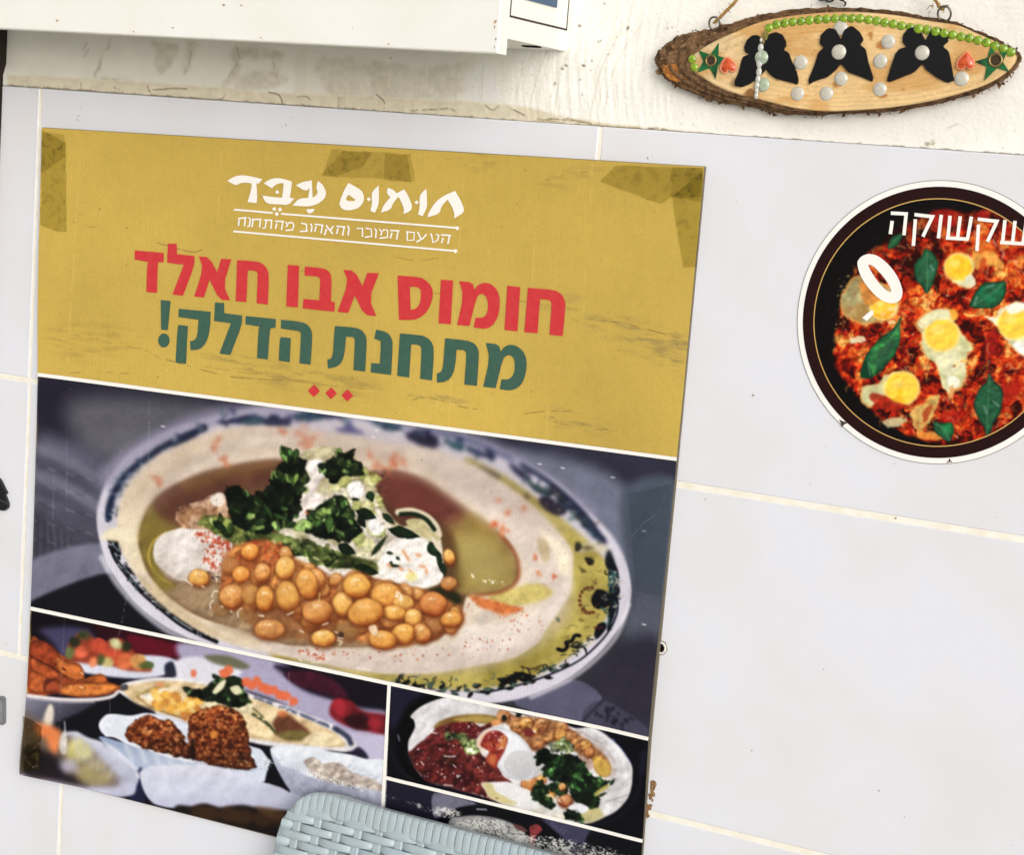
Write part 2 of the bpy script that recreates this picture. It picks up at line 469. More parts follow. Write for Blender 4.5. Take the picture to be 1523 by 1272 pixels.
def quad_grid(c4, nu, nv, y=0.0, yfun=None):
    """c4: photo corners TL TR BR BL; straight-edged patch on the plane y"""
    A_, B_, C_, D_ = [P(*c, y) for c in c4]
    u = np.linspace(0, 1, nu)[None, :, None]; v_ = np.linspace(0, 1, nv)[:, None, None]
    W_ = (A_*(1-u)+B_*u)*(1-v_)+(D_*(1-u)+C_*u)*v_
    if yfun is not None: W_[..., 1] += yfun(W_[..., 0], W_[..., 2])
    return W_
# ------------------------------------------------------------------ the printed poster picture
PC = Canvas(20, 170, 1060, 1130, (198, 168, 81))

def paint_header(c):
    X, Y = np.meshgrid(np.arange(c.w)+c.x0, np.arange(c.h)+c.y0)
    X = X.astype(np.float32); Y = Y.astype(np.float32)
    t = fbm(X, Y, 220, 4, 3); k = (1+.07*(t-.5)*2)*(1+.010*(fbm(X*4, Y*.12, 9, 2, 5)-.5)*2)*(1+.03*(fbm(X, Y, 12, 3, 2)-.5))
    c.a *= k[..., None]
    # grey scuffs where the sheet has rubbed
    def scuff(pts, a, seed, col=(128, 112, 78), st=(26, 5)):
        q = spline(pts); r = c.win(q, 12); sl, x, y = r
        d = sdf(x, y, q); m = np.clip(.5-d/26, 0, 1)
        yy = y-.14*x
        n = fbm(x*1.0/st[0]*10, yy/st[1]*10, 10, 4, seed)
        m = m*np.clip((n-.47)*3.2, 0, 1)*(.25+1.0*fbm(x, y, 2.0, 2, seed+2))*a*1.05
        c.comp(sl, np.clip(m, 0, 1), col)
    scuff([(855, 468), (930, 478), (1022, 500), (1018, 552), (960, 530), (905, 500)], .75, 1)
    scuff([(870, 474), (960, 486), (1020, 508), (1018, 524), (950, 505)], .7, 4, (110, 100, 80))
    scuff([(70, 490), (150, 478), (205, 495), (170, 530), (90, 530)], .5, 2, (150, 122, 62))
    scuff([(300, 520), (420, 540), (560, 570), (520, 590), (380, 565)], .6, 3, (136, 116, 66))
    scuff([(610, 585), (650, 582), (690, 602), (640, 604)], .7, 5)
    scuff([(815, 612), (860, 622), (905, 640), (840, 640)], .6, 6)
    scuff([(665, 222), (735, 226), (720, 246), (680, 240)], .7, 6, (126, 108, 60))
    scuff([(805, 270), (880, 252), (900, 262), (830, 278)], .55, 2, (130, 110, 62))
    scuff([(800, 435), (860, 440), (850, 455), (790, 450)], .5, 7)
    # creases
    def crease(pts, seed, w_=1.0, a=.6, col=(112, 90, 42), br=.44):
        c.line(pts, w_, col, .6, a, True, br, 10, seed)
        c.line([(x, y+1.6) for x, y in pts], .9, (226, 192, 108), .7, a*.6, True, br, 10, seed)
    crease([(215, 356), (250, 366), (285, 375), (300, 372)], 1, 1.3, .8)
    crease([(110, 498), (170, 512), (215, 521), (240, 535)], 2); crease([(225, 529), (265, 540), (310, 553), (345, 561), (420, 566)], 3, 1.3, .9)
    crease([(300, 545), (400, 560), (500, 575), (560, 580)], 4, 1.0, .5); crease([(95, 556), (140, 553), (190, 556)], 5)
    crease([(610, 596), (640, 592), (690, 606), (740, 612)], 1, 1.2, .8); crease([(780, 616), (812, 612), (850, 612)], 2, 1.2, .8)
    crease([(818, 620), (850, 628), (905, 640)], 3, 1.2, .9); crease([(820, 626), (860, 636), (925, 642)], 6, 1.0, .7)
    crease([(812, 268), (850, 258), (885, 255)], 4, 1.2, .9); crease([(880, 476), (930, 482), (1010, 503)], 5, 1.4, .8)
    crease([(640, 436), (720, 440), (800, 452), (860, 462)], 6, 1.0, .7); crease([(108, 330), (130, 337), (150, 338)], 7)
    crease([(590, 383), (620, 388), (650, 384)], 1); crease([(440, 402), (470, 404), (490, 398)], 2, 1.0, .7)
    for k, (x0, y0, y1) in enumerate([(797, 330, 470), (882, 230, 470), (816, 590, 660), (560, 470, 620), (120, 210, 540), (330, 220, 330), (690, 250, 640)]):
        c.line([(x0, y0), (x0+(-.06)*(y1-y0), y1)], 1.1, (226, 194, 112), .7, .55, False, .40, 14, k)
    c.dots([(70, 200), (1040, 255), (1005, 670), (65, 550)], 90, (.5, 1.3), [(120, 92, 40), (100, 80, 45), (228, 196, 120)], 3, .55)

PLATE = spline([(143.4, 771), (150, 737), (164, 707.5), (191, 675), (225, 653), (259.5, 636), (293.6, 625.6), (328, 616), (379, 606), (430, 604), (500, 608), (560, 616), (620, 629), (671, 643), (722, 658), (765, 678.5), (808, 702), (845, 729), (888, 772), (914, 802), (931, 836), (938.5, 870.7), (937.5, 896), (931, 917), (922, 933), (895, 968), (849, 1007), (794, 1033), (747, 1045), (690, 1047), (620, 1040), (540, 1026), (450, 1004), (370, 982), (310, 962), (270, 945), (242, 930), (200, 896), (165.6, 850), (150, 812)], 3)
HUM = spline([(175, 788), (176, 762), (184, 733), (200, 709), (225, 685), (260, 665), (294, 651), (328, 639), (379, 634), (431, 636), (482, 642.7), (534, 650), (585, 660), (640, 668), (663, 677), (705, 692), (740, 713), (774, 737), (806, 765), (824, 784), (842, 806), (852, 825), (851, 850), (848, 871), (842, 892), (828, 914), (812, 938), (800, 956), (782, 969), (757, 981), (705, 991), (654, 1001), (600, 1003), (555, 1001), (490, 990), (430, 978), (379, 968), (328, 953), (285, 932), (242, 899), (200, 855), (178, 812)], 3)
POOL = spline([(206.6, 805), (213, 771), (229, 743), (259.5, 721), (302, 702), (345, 692), (396, 684), (414, 684), (470, 690), (551, 700), (585, 699), (606, 704), (637, 716), (671, 740), (705, 764), (731, 783), (757, 806), (770, 838), (768.5, 865), (748, 879), (722, 884), (697, 886), (690, 900), (684, 925), (660, 945), (636, 955.6), (585, 961), (508, 963), (465, 961), (423, 959), (379, 942), (345, 933), (302, 920), (268, 901), (236, 872), (217, 846), (208, 816)], 3)

def paint_main(c):
    q = [(58, 557), (1007, 683), (967, 1100), (47, 905)]
    c.fill(q, (58, 58, 72), .6, sm=False)
    bl = lambda p, col, so, a=1.0, **k: c.fill(p, col, so, a, **k)
    # out-of-focus table
    bl([(60, 556), (420, 600), (330, 630), (200, 680), (60, 640)], (46, 42, 66), 22)
    bl([(120, 590), (330, 605), (250, 640), (170, 690), (110, 650)], (96, 95, 106), 26)
    bl([(55, 650), (120, 665), (160, 700), (150, 790), (55, 760)], (92, 92, 116), 16)
    for k in range(10):
        y0 = 655+k*21; bl([(40, y0), (100, y0+20), (158, y0+62), (158, y0+70), (90, y0+34), (40, y0+10)], ((124, 122, 142), (66, 65, 80))[k % 2], 7, .45)
    bl([(40, 752), (80, 752), (140, 780), (130, 830), (40, 838)], (78, 76, 96), 8, .8)
    for k in range(9):
        bl([(44+k*10, 770+k*6), (48+k*10, 770+k*6), (44+k*12, 850+k*2), (40+k*12, 850+k*2)], (58, 56, 76), 2, .5)
    for k in range(40): c.line([(44+(k % 8)*14, 690+k*3.4), (54+(k % 8)*14, 694+k*3.4)], 1.6, ((150, 148, 162), (52, 50, 62))[k % 2], 1.4, .35)
    bl([(40, 838), (150, 808), (166, 850), (150, 862), (40, 900)], (112, 112, 138), 5)
    bl([(40, 898), (170, 852), (215, 905), (290, 960), (40, 925)], (27, 27, 42), 4)
    bl([(700, 640), (1010, 690), (1005, 740), (900, 735), (800, 690)], (58, 55, 80), 14)
    bl([(760, 670), (870, 690), (935, 740), (935, 880), (900, 800), (830, 720)], (106, 112, 138), 16)
    bl([(925, 735), (1010, 720), (990, 900), (945, 880)], (78, 90, 110), 10)
    bl([(940, 880), (990, 880), (985, 960), (930, 960)], (84, 90, 108), 16)
    bl([(930, 955), (985, 960), (975, 1100), (870, 1030)], (58, 54, 76), 16)
    bl([(764, 1042), (850, 1011), (897, 1042), (866, 1074), (820, 1068)], (92, 90, 122), 2.2)
    bl([(868, 1074), (898, 1042), (972, 1090), (966, 1102)], (74, 72, 98), 2.5)
    c.line([(897, 1042), (864, 1076)], 3, (46, 42, 64), 2)
    c.dots([(880, 1066), (900, 1046), (945, 1072), (930, 1088)], 20, (1.5, 4), [(40, 38, 60)], 4, .8, 2)
    c.relief(q, 40, .10, seed=3, soft=2); c.photo(q, 1.0, .66, 3, .05, 0, 2)
    # plate: rim, glaze, oil
    c.fill(PLATE, (196, 190, 204), 2.2, sm=False, mot=.05, ms=60)
    c.fill([(150, 700), (230, 640), (330, 606), (470, 596), (620, 618), (760, 668), (880, 752), (860, 760), (740, 690), (600, 650), (470, 632), (340, 636), (250, 668), (180, 730)], (140, 137, 158), 11, .8)
    cx, cy = 540, 820
    inn = (PLATE-[cx, cy])*[.963, .928]+[cx, cy]
    c.line([(152, 830), (172, 866), (205, 904), (246, 937), (280, 953)], 9, (216, 214, 226), 3, .6, True)
    c.line([(936, 900), (918, 945), (888, 980), (846, 1012), (790, 1038)], 5, (228, 224, 228), 3, .6, True)
    c.fill(inn, (188, 182, 192), 2, sm=False)
    oil = spline([(690, 690), (740, 702), (790, 735), (840, 775), (885, 815), (908, 850), (912, 890), (898, 925), (860, 968), (800, 1004), (740, 1022), (660, 1026), (560, 1012), (470, 990), (400, 972), (450, 900), (800, 850)], 4)
    c.fill(oil, (172, 156, 84), 5, sm=False, col2=(150, 136, 66), cs=60, mot=.1, ms=30)
    NV, TL, BK = (26, 32, 66), (44, 74, 88), (18, 20, 26)
    # painted border, left side
    c.line([(161, 772), (163, 752), (173, 728), (192, 703), (222, 679), (258, 657), (304, 637)], 10, (24, 34, 62), 1.8, .95, True)
    c.line([(166, 768), (169, 750), (180, 727), (200, 702), (230, 680), (262, 662)], 5, (122, 136, 150), 1.6, .75, True, .50, 9, 2)
    c.line([(171, 774), (175, 752), (188, 722), (205, 703)], 6, (30, 52, 60), 1.8, .8, True, .46, 12, 4)
    c.fill([(178, 733), (186, 716), (200, 704), (196, 716), (186, 732)], (186, 186, 190), 2)
    c.line([(186, 722), (190, 722)], 4, (40, 46, 66), 1.5)
    c.fill([(252, 660), (276, 648), (306, 634), (290, 650), (262, 664)], (20, 30, 60), 1.8)
    c.line([(162, 803), (170, 828), (186, 852), (208, 878), (238, 905), (275, 933), (322, 955)], 6, BK, 1.2, .95, True)
    c.fill([(162, 802), (176, 803), (180, 818), (178, 834), (168, 818)], BK, 1.1)
    c.fill([(178, 826), (192, 842), (200, 858), (190, 850)], (196, 198, 208), 1.4)
    c.fill([(186, 844), (196, 846), (203, 858), (192, 852)], (26, 30, 40), 1.1)
    c.line([(168, 812), (178, 820), (177, 808)], 2, (150, 165, 175), 1, .8)
    c.line([(206, 868), (228, 890), (254, 913), (290, 936), (318, 949)], 6, (22, 26, 34), 1.2, .95, True, .36, 9, 3)
    c.line([(205, 873), (230, 897), (262, 922), (300, 946)], 1.8, (176, 186, 196), .8, .8, True, .46, 7, 5)
    c.line([(212, 868), (236, 891), (272, 918)], 1.5, (110, 130, 140), .8, .8, True, .48, 5, 6)
    # top border (blurred)
    for p, col in [([(322, 628), (350, 622), (382, 616), (384, 624), (352, 631)], NV), ([(356, 628), (370, 622), (392, 618), (392, 630), (372, 634)], TL), ([(391, 628), (402, 618), (410, 614), (416, 622), (433, 624), (430, 633), (410, 634), (396, 634)], NV),
                   ([(436, 618), (460, 612), (495, 618), (470, 626), (448, 626)], TL), ([(498, 640), (512, 634), (520, 624), (526, 635), (544, 646), (520, 645)], (70, 72, 122)), ([(470, 614), (500, 616), (508, 622), (480, 620)], NV),
                   ([(545, 622), (570, 628), (600, 636), (585, 641), (565, 636)], TL), ([(604, 650), (612, 642), (624, 640), (636, 644), (652, 655), (648, 667), (628, 664)], (22, 22, 46)), ([(630, 640), (637, 641), (640, 650), (632, 650)], (22, 22, 46)),
                   ([(660, 652), (672, 656), (690, 664), (686, 672), (668, 664)], TL), ([(695, 664), (716, 672), (732, 680), (718, 680), (700, 674)], NV), ([(704, 692), (730, 700), (744, 708), (742, 713), (716, 704)], (74, 66, 52)),
                   ([(758, 690), (776, 700), (790, 712), (780, 713), (764, 702)], (22, 26, 58)), ([(782, 712), (800, 722), (822, 734), (816, 738), (792, 728)], (34, 56, 60)),
                   ([(802, 742), (812, 738), (824, 744), (836, 752), (842, 762), (832, 767), (816, 762), (806, 754)], (26, 22, 40)), ([(815, 725), (838, 738), (860, 760), (880, 784), (897, 808), (900, 812), (880, 798), (858, 772), (835, 752)], (30, 42, 64))]:
        c.fill(p, col, 3.0, .92, wob=1.5, ws=6)
    c.dots([(815, 742), (838, 752), (832, 762), (812, 756)], 6, (1.5, 2.6), [(150, 128, 116), (120, 110, 120)], 5, .8, 1.4)
    c.line([(838, 752), (868, 780), (894, 806)], 3, (150, 165, 170), 1.8, .6, True, .5, 9, 1)
    c.dots([(782, 735), (795, 742), (792, 750), (780, 745)], 5, (1.5, 3), [(84, 56, 44)], 8, .8, 1.8)
    # right border, sharpening towards the viewer
    c.fill([(855, 815), (880, 806), (902, 812), (902, 822), (880, 820), (862, 822)], (196, 184, 160), 3, .9)
    for p, col in [([(856, 806), (864, 810), (864, 818), (856, 820)], (40, 38, 34)), ([(870, 830), (882, 832), (882, 840), (874, 840)], (30, 26, 24)), ([(864, 814), (876, 812), (884, 816), (872, 818)], (110, 96, 56)), ([(860, 842), (872, 850), (866, 852)], (96, 88, 46))]:
        c.fill(p, col, 1.8, .9, wob=1.5, ws=4)
    c.fill([(905, 818), (912, 828), (920, 855), (921, 885), (914, 915), (904, 938), (906, 900), (906, 860), (900, 835)], (26, 32, 44), 1.6, wob=1, ws=8)
    c.fill([(905, 848), (914, 852), (914, 866), (906, 870)], (60, 92, 88), 1.4); c.dots([(908, 845), (918, 850), (918, 900), (908, 900)], 10, (1.6, 3.2), [(176, 176, 172), (70, 100, 96)], 3, .85, 1.2)
    c.fill(ell(894, 892, 14, 15), (22, 22, 32), 1.6, wob=2, ws=6); c.dots(ell(894, 892, 9, 9), 5, (1.4, 2.4), [(170, 160, 120), (120, 116, 110)], 4, .85, 1.2)
    for k in range(11):
        an = 1.3+k*.36; c.fill(ell(878+16*math.cos(an), 893+19*math.sin(an), 3, 2.2, k*40), (96, 50, 32), 1.3, .9)
    c.line([(919, 895), (917, 915), (905, 940), (884, 964), (858, 985), (815, 1005), (770, 1020), (720, 1031)], 2.8, (16, 18, 36), .9, .95, True)
    c.fill([(888, 930), (898, 926), (902, 934), (892, 948), (884, 952), (884, 942)], (24, 20, 34), 1.2); c.line([(884, 934), (896, 934)], 3, (100, 40, 34), 1, .8)
    c.fill([(872, 952), (886, 948), (880, 960), (862, 966)], (190, 180, 168), 2.2, .8)
    c.line([(830, 966), (838, 968), (844, 962), (842, 956), (850, 954), (855, 946), (862, 946)], 5.5, (18, 18, 24), .9, 1, True)
    c.fill([(848, 962), (858, 954), (866, 960), (871, 962), (858, 966)], (30, 34, 36), .8, .85); c.fill([(852, 961), (859, 957), (864, 961)], (160, 146, 96), .7, .9)
    c.line([(838, 950), (846, 946), (844, 956)], 1.2, (90, 84, 50), .8, .8); c.line([(842, 936), (850, 930), (858, 932)], 2, (118, 112, 66), 1, .8)
    c.fill([(826, 918), (832, 920), (833, 926), (828, 924)], (46, 60, 34), 1)
    # leaves along the lower rim
    g = np.random.default_rng(3)
    for k in range(34):
        t = k/33; x = 590+(842-590)*t; y = 1010+22*math.sin(t*2.2+.5)-30*max(0, t-.62)*2.2
        c.leaf(x+g.normal()*4, y+g.normal()*5-4, 8+10*g.random(), 4+4*g.random(), g.random()*70-50, (22, 26, 22) if g.random() < .7 else (78, 96, 88), None, .9)
    c.fill([(742, 1010), (752, 1008), (770, 1000), (786, 1003), (797, 1008), (782, 1015), (768, 1012), (762, 1018), (748, 1018)], (18, 20, 20), 1, wob=2, ws=5)
    c.line([(590, 1014), (640, 1025), (720, 1031)], 2.2, (30, 30, 34), .9, .8, True, .42, 12, 2)
    c.line([(775, 992), (790, 996), (800, 993)], 2, (70, 40, 30), .8); c.line([(800, 1002), (812, 994), (826, 990)], 2.6, (60, 74, 72), .9)
    LB = [(163, 775), (166, 752), (178, 726), (198, 702), (228, 678), (262, 657), (300, 640)]
    c.filigree(LB, 11, 50, [(20, 28, 52), (150, 162, 176), (60, 84, 98), (24, 34, 60)], 2, (5, 12), (1.4, 3), .8, 1.2)
    c.filigree([(165, 808), (174, 830), (192, 854), (214, 879), (246, 906), (290, 934), (330, 952)], 9, 54, [(14, 16, 22), (176, 184, 196), (90, 110, 118), (20, 24, 34)], 3, (5, 12), (1, 2.2), .85, .7)
    c.filigree([(330, 624), (390, 617), (460, 616), (540, 626), (610, 640), (680, 658), (740, 680)], 16, 60, [(26, 32, 66), (58, 92, 104), (176, 172, 196), (40, 44, 88), (30, 40, 60)], 4, (7, 16), (2, 4.5), .7, 1.6)
    c.filigree([(770, 700), (820, 732), (860, 766), (896, 806)], 13, 44, [(22, 28, 46), (60, 92, 96), (160, 150, 140), (30, 40, 60), (84, 70, 50)], 5, (6, 13), (1.6, 3.4), .75, 1.5)
    c.filigree([(908, 835), (914, 866), (912, 900), (902, 932)], 14, 34, [(18, 20, 32), (66, 104, 98), (176, 172, 160), (24, 28, 40)], 6, (5, 12), (1.4, 3), .85, 1)
    c.filigree([(868, 832), (884, 860), (880, 905), (868, 930)], 26, 16, [(104, 52, 34), (90, 84, 48), (60, 52, 36)], 7, (5, 11), (1, 2.4), .7, 1)
    c.filigree([(590, 1010), (680, 1020), (760, 1012), (830, 985), (880, 950)], 15, 70, [(18, 20, 24), (84, 104, 92), (24, 28, 26), (40, 44, 40)], 8, (5, 12), (1, 2.4), .85, .7)
    c.relief(oil, 30, .22, seed=2); c.relief(oil, 9, .10, seed=4)
    # hummus ring
    c.fill(HUM, (216, 196, 174), 3.0, sm=False, col2=(202, 184, 166), cs=45, ct=(.35, .7), mot=.05, ms=14)
    c.fill([(176, 790), (182, 750), (205, 712), (262, 672), (330, 645), (352, 652), (262, 700), (222, 740), (206, 790), (216, 850), (196, 842)], (226, 204, 164), 8, .7)
    c.fill([(205, 856), (240, 880), (300, 922), (380, 946), (380, 962), (300, 940), (232, 895)], (188, 164, 128), 5, .7)
    for k in range(46):   # soft folds that follow the ring
        i0 = g.integers(len(HUM)); w0 = .80+.16*g.random(); seg = [tuple(np.array([530, 815])+(HUM[(i0+j*2) % len(HUM)]-np.array([530, 815]))*(w0+.015*math.sin(j+k))) for j in range(5+g.integers(5))]
        c.line(seg, 4+8*g.random(), [(236, 222, 204), (190, 172, 152), (214, 190, 166), (178, 160, 146), (230, 208, 190)][g.integers(5)], 4.5, .20+.2*g.random(), True)
    c.fill([(380, 950), (560, 985), (700, 975), (800, 945), (836, 890), (850, 880), (840, 930), (760, 985), (640, 1004), (500, 995)], (176, 160, 156), 12, .5)
    c.fill([(150, 800), (160, 788), (178, 786), (205, 792), (205, 806), (178, 806), (158, 804)], (226, 208, 172), 4, .95)
    c.fill([(380, 945), (500, 965), (640, 960), (690, 955), (790, 940), (760, 976), (650, 996), (540, 992), (430, 974)], (200, 182, 172), 7, .8)
    c.fill([(640, 672), (700, 695), (770, 740), (840, 810), (845, 880), (800, 900), (770, 820), (730, 770), (660, 720)], (208, 190, 178), 10, .8)
    c.fill([(805, 790), (822, 800), (845, 825), (846, 856), (832, 850), (824, 820)], (240, 222, 188), 6, .9)
    c.fill([(800, 800), (814, 806), (818, 830), (808, 836), (800, 815)], (176, 156, 120), 4, .8)
    c.fill([(690, 935), (760, 925), (820, 900), (846, 860), (848, 880), (815, 930), (765, 965), (690, 972)], (220, 204, 194), 8, .8)
    c.fill([(728, 884), (756, 876), (800, 868), (822, 882), (800, 896), (760, 902), (735, 900)], (192, 172, 96), 5, .9, mot=.12, ms=9)
    c.fill([(696, 886), (712, 887), (735, 893), (762, 902), (778, 906), (760, 914), (742, 914), (720, 906), (706, 896)], (204, 112, 60), 4, .95, mot=.2, ms=8, wob=2)
    c.fill([(706, 918), (722, 908), (740, 914), (728, 926), (712, 930)], (188, 176, 166), 4, .7)
    c.relief(HUM, 46, .13, seed=1, soft=6); c.relief(HUM, 15, .10, seed=3); c.relief(HUM, 5, .05, seed=5)
    # pool
    c.fill(POOL, (112, 84, 60), 2.6, sm=False)
    c.fill([(206, 806), (214, 770), (232, 748), (262, 760), (262, 800), (235, 830), (250, 862), (262, 892), (230, 866)], (128, 112, 56), 7)
    c.fill([(230, 745), (262, 722), (345, 694), (420, 685), (400, 720), (330, 740), (270, 780), (240, 770)], (106, 70, 58), 6)
    c.fill([(275, 718), (345, 696), (410, 687), (405, 696), (340, 708), (280, 730)], (126, 96, 54), 5, .8)
    c.fill([(250, 876), (300, 860), (380, 900), (480, 940), (640, 945), (600, 962), (430, 958), (320, 924), (262, 896)], (150, 126, 98), 7)
    c.fill([(560, 705), (612, 706), (660, 735), (690, 765), (690, 810), (650, 800), (600, 775), (570, 740)], (114, 66, 58), 6, mot=.12, ms=12)
    c.fill([(640, 790), (700, 770), (735, 790), (765, 830), (764, 864), (742, 878), (700, 884), (668, 870), (660, 820)], (152, 132, 76), 8, mot=.06, ms=10)
    c.fill([(690, 760), (722, 778), (742, 798), (726, 800), (700, 780)], (150, 124, 66), 6, .8)
    c.dots([(580, 710), (640, 735), (690, 770), (685, 810), (640, 795), (590, 750)], 60, (1.5, 5), [(134, 66, 60), (96, 54, 48), (150, 92, 74), (108, 44, 54)], 22, .4, 2.2)
    c.dots([(240, 745), (330, 705), (400, 695), (390, 725), (300, 745), (250, 775)], 50, (2, 6), [(122, 82, 62), (90, 60, 48), (134, 98, 58)], 23, .35, 2.5)
    c.dots([(260, 880), (340, 905), (430, 945), (600, 955), (560, 962), (420, 955), (310, 918)], 60, (2, 6), [(170, 146, 116), (132, 106, 80), (156, 124, 96)], 24, .4, 2.5)
    c.relief(POOL, 26, .22, seed=2); c.relief(POOL, 7, .14, seed=6)
    c.blur([(560, 700), (640, 712), (715, 765), (765, 820), (762, 870), (700, 884), (660, 860), (640, 790), (580, 750)], 6, 8); c.blur([(210, 800), (240, 745), (300, 705), (410, 688), (400, 735), (300, 770), (240, 850)], 5, 8)
    c.fill([(690, 800), (730, 810), (752, 845), (735, 868), (700, 862), (680, 830)], (168, 150, 96), 14, .55); c.fill([(650, 800), (672, 800), (690, 870), (664, 866)], (104, 84, 46), 9, .5)
    c.line([(744, 796), (764, 820), (772, 842), (769, 864), (748, 880), (710, 886)], 5, (150, 84, 52), 3, .75, True)
    c.line([(702, 855), (704, 859)], 2.4, (244, 236, 200), .9); c.dots([(716, 860), (750, 866), (750, 871), (716, 866)], 14, (.6, 1.5), [(226, 218, 176), (244, 238, 206)], 4)
    c.dots([(655, 745), (692, 770), (690, 810), (655, 790)], 8, (1.2, 2.5), [(150, 96, 84), (170, 120, 104)], 6, .5, 1.5)
    # paprika clouds
    PK = [(206, 104, 66), (196, 84, 52), (214, 130, 90)]
    for x, y, r_, n in [(234, 716, 9, 9), (319, 667, 8, 7), (333, 684, 9, 10), (326, 656, 5, 3), (426, 643, 6, 5), (452, 652, 14, 16), (466, 660, 10, 10), (588, 684, 9, 10), (578, 694, 12, 9), (605, 690, 8, 5), (740, 744, 4, 3), (755, 763, 5, 4), (779, 756, 5, 4), (736, 780, 9, 8), (748, 790, 8, 6), (795, 830, 3, 2), (802, 853, 4, 3), (825, 859, 4, 3), (548, 676, 7, 4), (560, 692, 5, 4)]:
        for k in range(n):
            c.fill(ell(x+g.normal()*r_*.5, y+g.normal()*r_*.55, 2.2+2.4*g.random(), 2+2*g.random(), g.random()*180, 10), PK[g.integers(3)], 2.6, .55)
    c.line([(776, 692), (820, 720), (866, 762), (900, 806)], 6, (24, 30, 54), 2, .85, True); c.line([(640, 640), (700, 656), (760, 682)], 5, (40, 46, 84), 3, .6, True)
    c.fill([(180, 760), (210, 690), (300, 640), (430, 625), (600, 650), (740, 700), (840, 780), (800, 790), (700, 740), (560, 690), (420, 680), (300, 700), (220, 760)], (150, 132, 128), 22, .34)
    c.blur([(140, 760), (150, 690), (250, 610), (420, 570), (700, 610), (900, 730), (950, 830), (905, 838), (820, 800), (740, 790), (640, 790), (430, 760), (230, 770)], 2.3, 16)
    c.blur([(430, 560), (720, 600), (860, 700), (780, 720), (640, 690), (430, 660)], 2.2, 14)
    c.dots([(400, 945), (640, 965), (800, 915), (815, 935), (760, 970), (640, 990), (540, 985), (430, 970)], 110, (.5, 1.6), [(168, 82, 50), (190, 100, 66), (150, 70, 44)], 9, .75)
    c.dots([(690, 890), (780, 905), (815, 925), (780, 935), (700, 925)], 34, (.7, 2), [(176, 80, 44), (196, 96, 60)], 2, .8)
    c.dots([(440, 965), (485, 970), (485, 985), (440, 975)], 26, (.8, 2), [(176, 64, 40), (196, 90, 60)], 12, .8)
    # white tahini on the left
    c.line([(247, 792), (228, 806), (221, 826), (226, 845), (242, 862), (254, 868)], 3, (182, 156, 74), 1.3, .9, True)
    c.line([(228, 846), (240, 866), (256, 872)], 10, (132, 118, 56), 3, .7, True)
    c.fill([(229, 812), (240, 796), (260, 788), (295, 780), (330, 786), (345, 800), (342, 835), (330, 858), (310, 850), (280, 863), (262, 862), (244, 850), (230, 834)], (216, 205, 198), 1.8, col2=(196, 184, 176), cs=26, ct=(.42, .7), mot=.05, ms=7)
    c.fill([(262, 765), (272, 758), (292, 748), (312, 742), (332, 735), (340, 760), (330, 785), (290, 788), (268, 782)], (186, 150, 124), 2.5, mot=.22, ms=7, col2=(150, 112, 82), cs=14)
    c.line([(262, 774), (268, 756), (292, 748), (318, 736)], 2, (214, 186, 160), 1.2, .8, True, .38, 6, 2)
    c.fill([(312, 742), (325, 733), (334, 738), (330, 752), (318, 752)], (222, 206, 190), 2, mot=.1, ms=5)
    for pts, n in [([(282, 792), (345, 788), (345, 812), (300, 806)], 70), ([(300, 818), (345, 800), (345, 850), (318, 858), (302, 838)], 110)]:
        c.dots(pts, n, (.9, 3), [(176, 70, 48), (192, 92, 66), (160, 56, 40), (206, 118, 90)], n, .75, 1)
    TA = [(229, 812), (240, 796), (260, 788), (295, 780), (330, 786), (345, 800), (342, 835), (330, 858), (310, 850), (280, 863), (262, 862), (244, 850), (230, 834)]
    c.fill([(232, 836), (250, 850), (285, 856), (330, 850), (325, 864), (280, 866), (250, 862)], (176, 160, 148), 4, .6); c.relief(TA, 22, .28, seed=4); c.relief(TA, 7, .16, seed=5); c.relief([(262, 765), (272, 758), (292, 748), (335, 735), (340, 760), (330, 785), (268, 782)], 8, .45, seed=3)
    # mound
    c.fill([(560, 740), (590, 760), (640, 765), (676, 800), (678, 860), (660, 880), (640, 800), (590, 790)], (70, 44, 36), 8, .45)
    c.fill([(405, 745), (418, 700), (440, 678), (458, 668), (490, 664), (528, 680), (552, 712), (563, 735), (577, 762), (600, 783), (632, 770), (652, 792), (659, 826), (658, 862), (645, 872), (621, 878), (596, 869), (553, 856), (500, 850), (430, 830)], (206, 196, 180), 2, col2=(176, 166, 132), cs=24, mot=.12, ms=9)
    c.fill([(452, 690), (478, 684), (482, 705), (470, 730), (480, 744), (462, 764), (446, 776), (444, 755), (456, 720)], (226, 212, 204), 3, mot=.06, ms=6)
    c.line([(455, 715), (468, 700), (476, 690)], 6, (190, 182, 182), 3, .8, True); c.fill(ell(459, 762, 5, 4), (186, 96, 66), 2)
    c.fill([(553, 858), (572, 822), (582, 804), (600, 800), (630, 803), (652, 820), (657, 845), (655, 866), (622, 877), (596, 869)], (238, 228, 218), 2, mot=.04, ms=8)
    MO = [(405, 745), (418, 700), (440, 678), (458, 668), (490, 664), (528, 680), (552, 712), (563, 735), (577, 762), (600, 783), (632, 770), (652, 792), (659, 826), (658, 862), (645, 872), (621, 878), (596, 869), (553, 856), (500, 850), (430, 830)]
    c.relief(MO, 22, .42, seed=7); c.relief(MO, 8, .26, seed=2)
    for x, y in [(601, 822), (606, 830), (622, 826), (628, 843), (634, 850), (612, 852), (580, 842), (596, 846)]:
        c.fill(ell(x, y, 4+g.random()*3, 2.6, g.random()*90), (214, 140, 96), 1.8, .75)
    c.fill(ell(612, 858, 9, 7), (222, 206, 120), 3, .8)
    for x, y, L, an in [(580, 823, 11, 10), (592, 831, 9, 40), (588, 842, 15, 5), (582, 838, 6, 60)]: c.leaf(x, y, L, 5, an, (44, 62, 40))
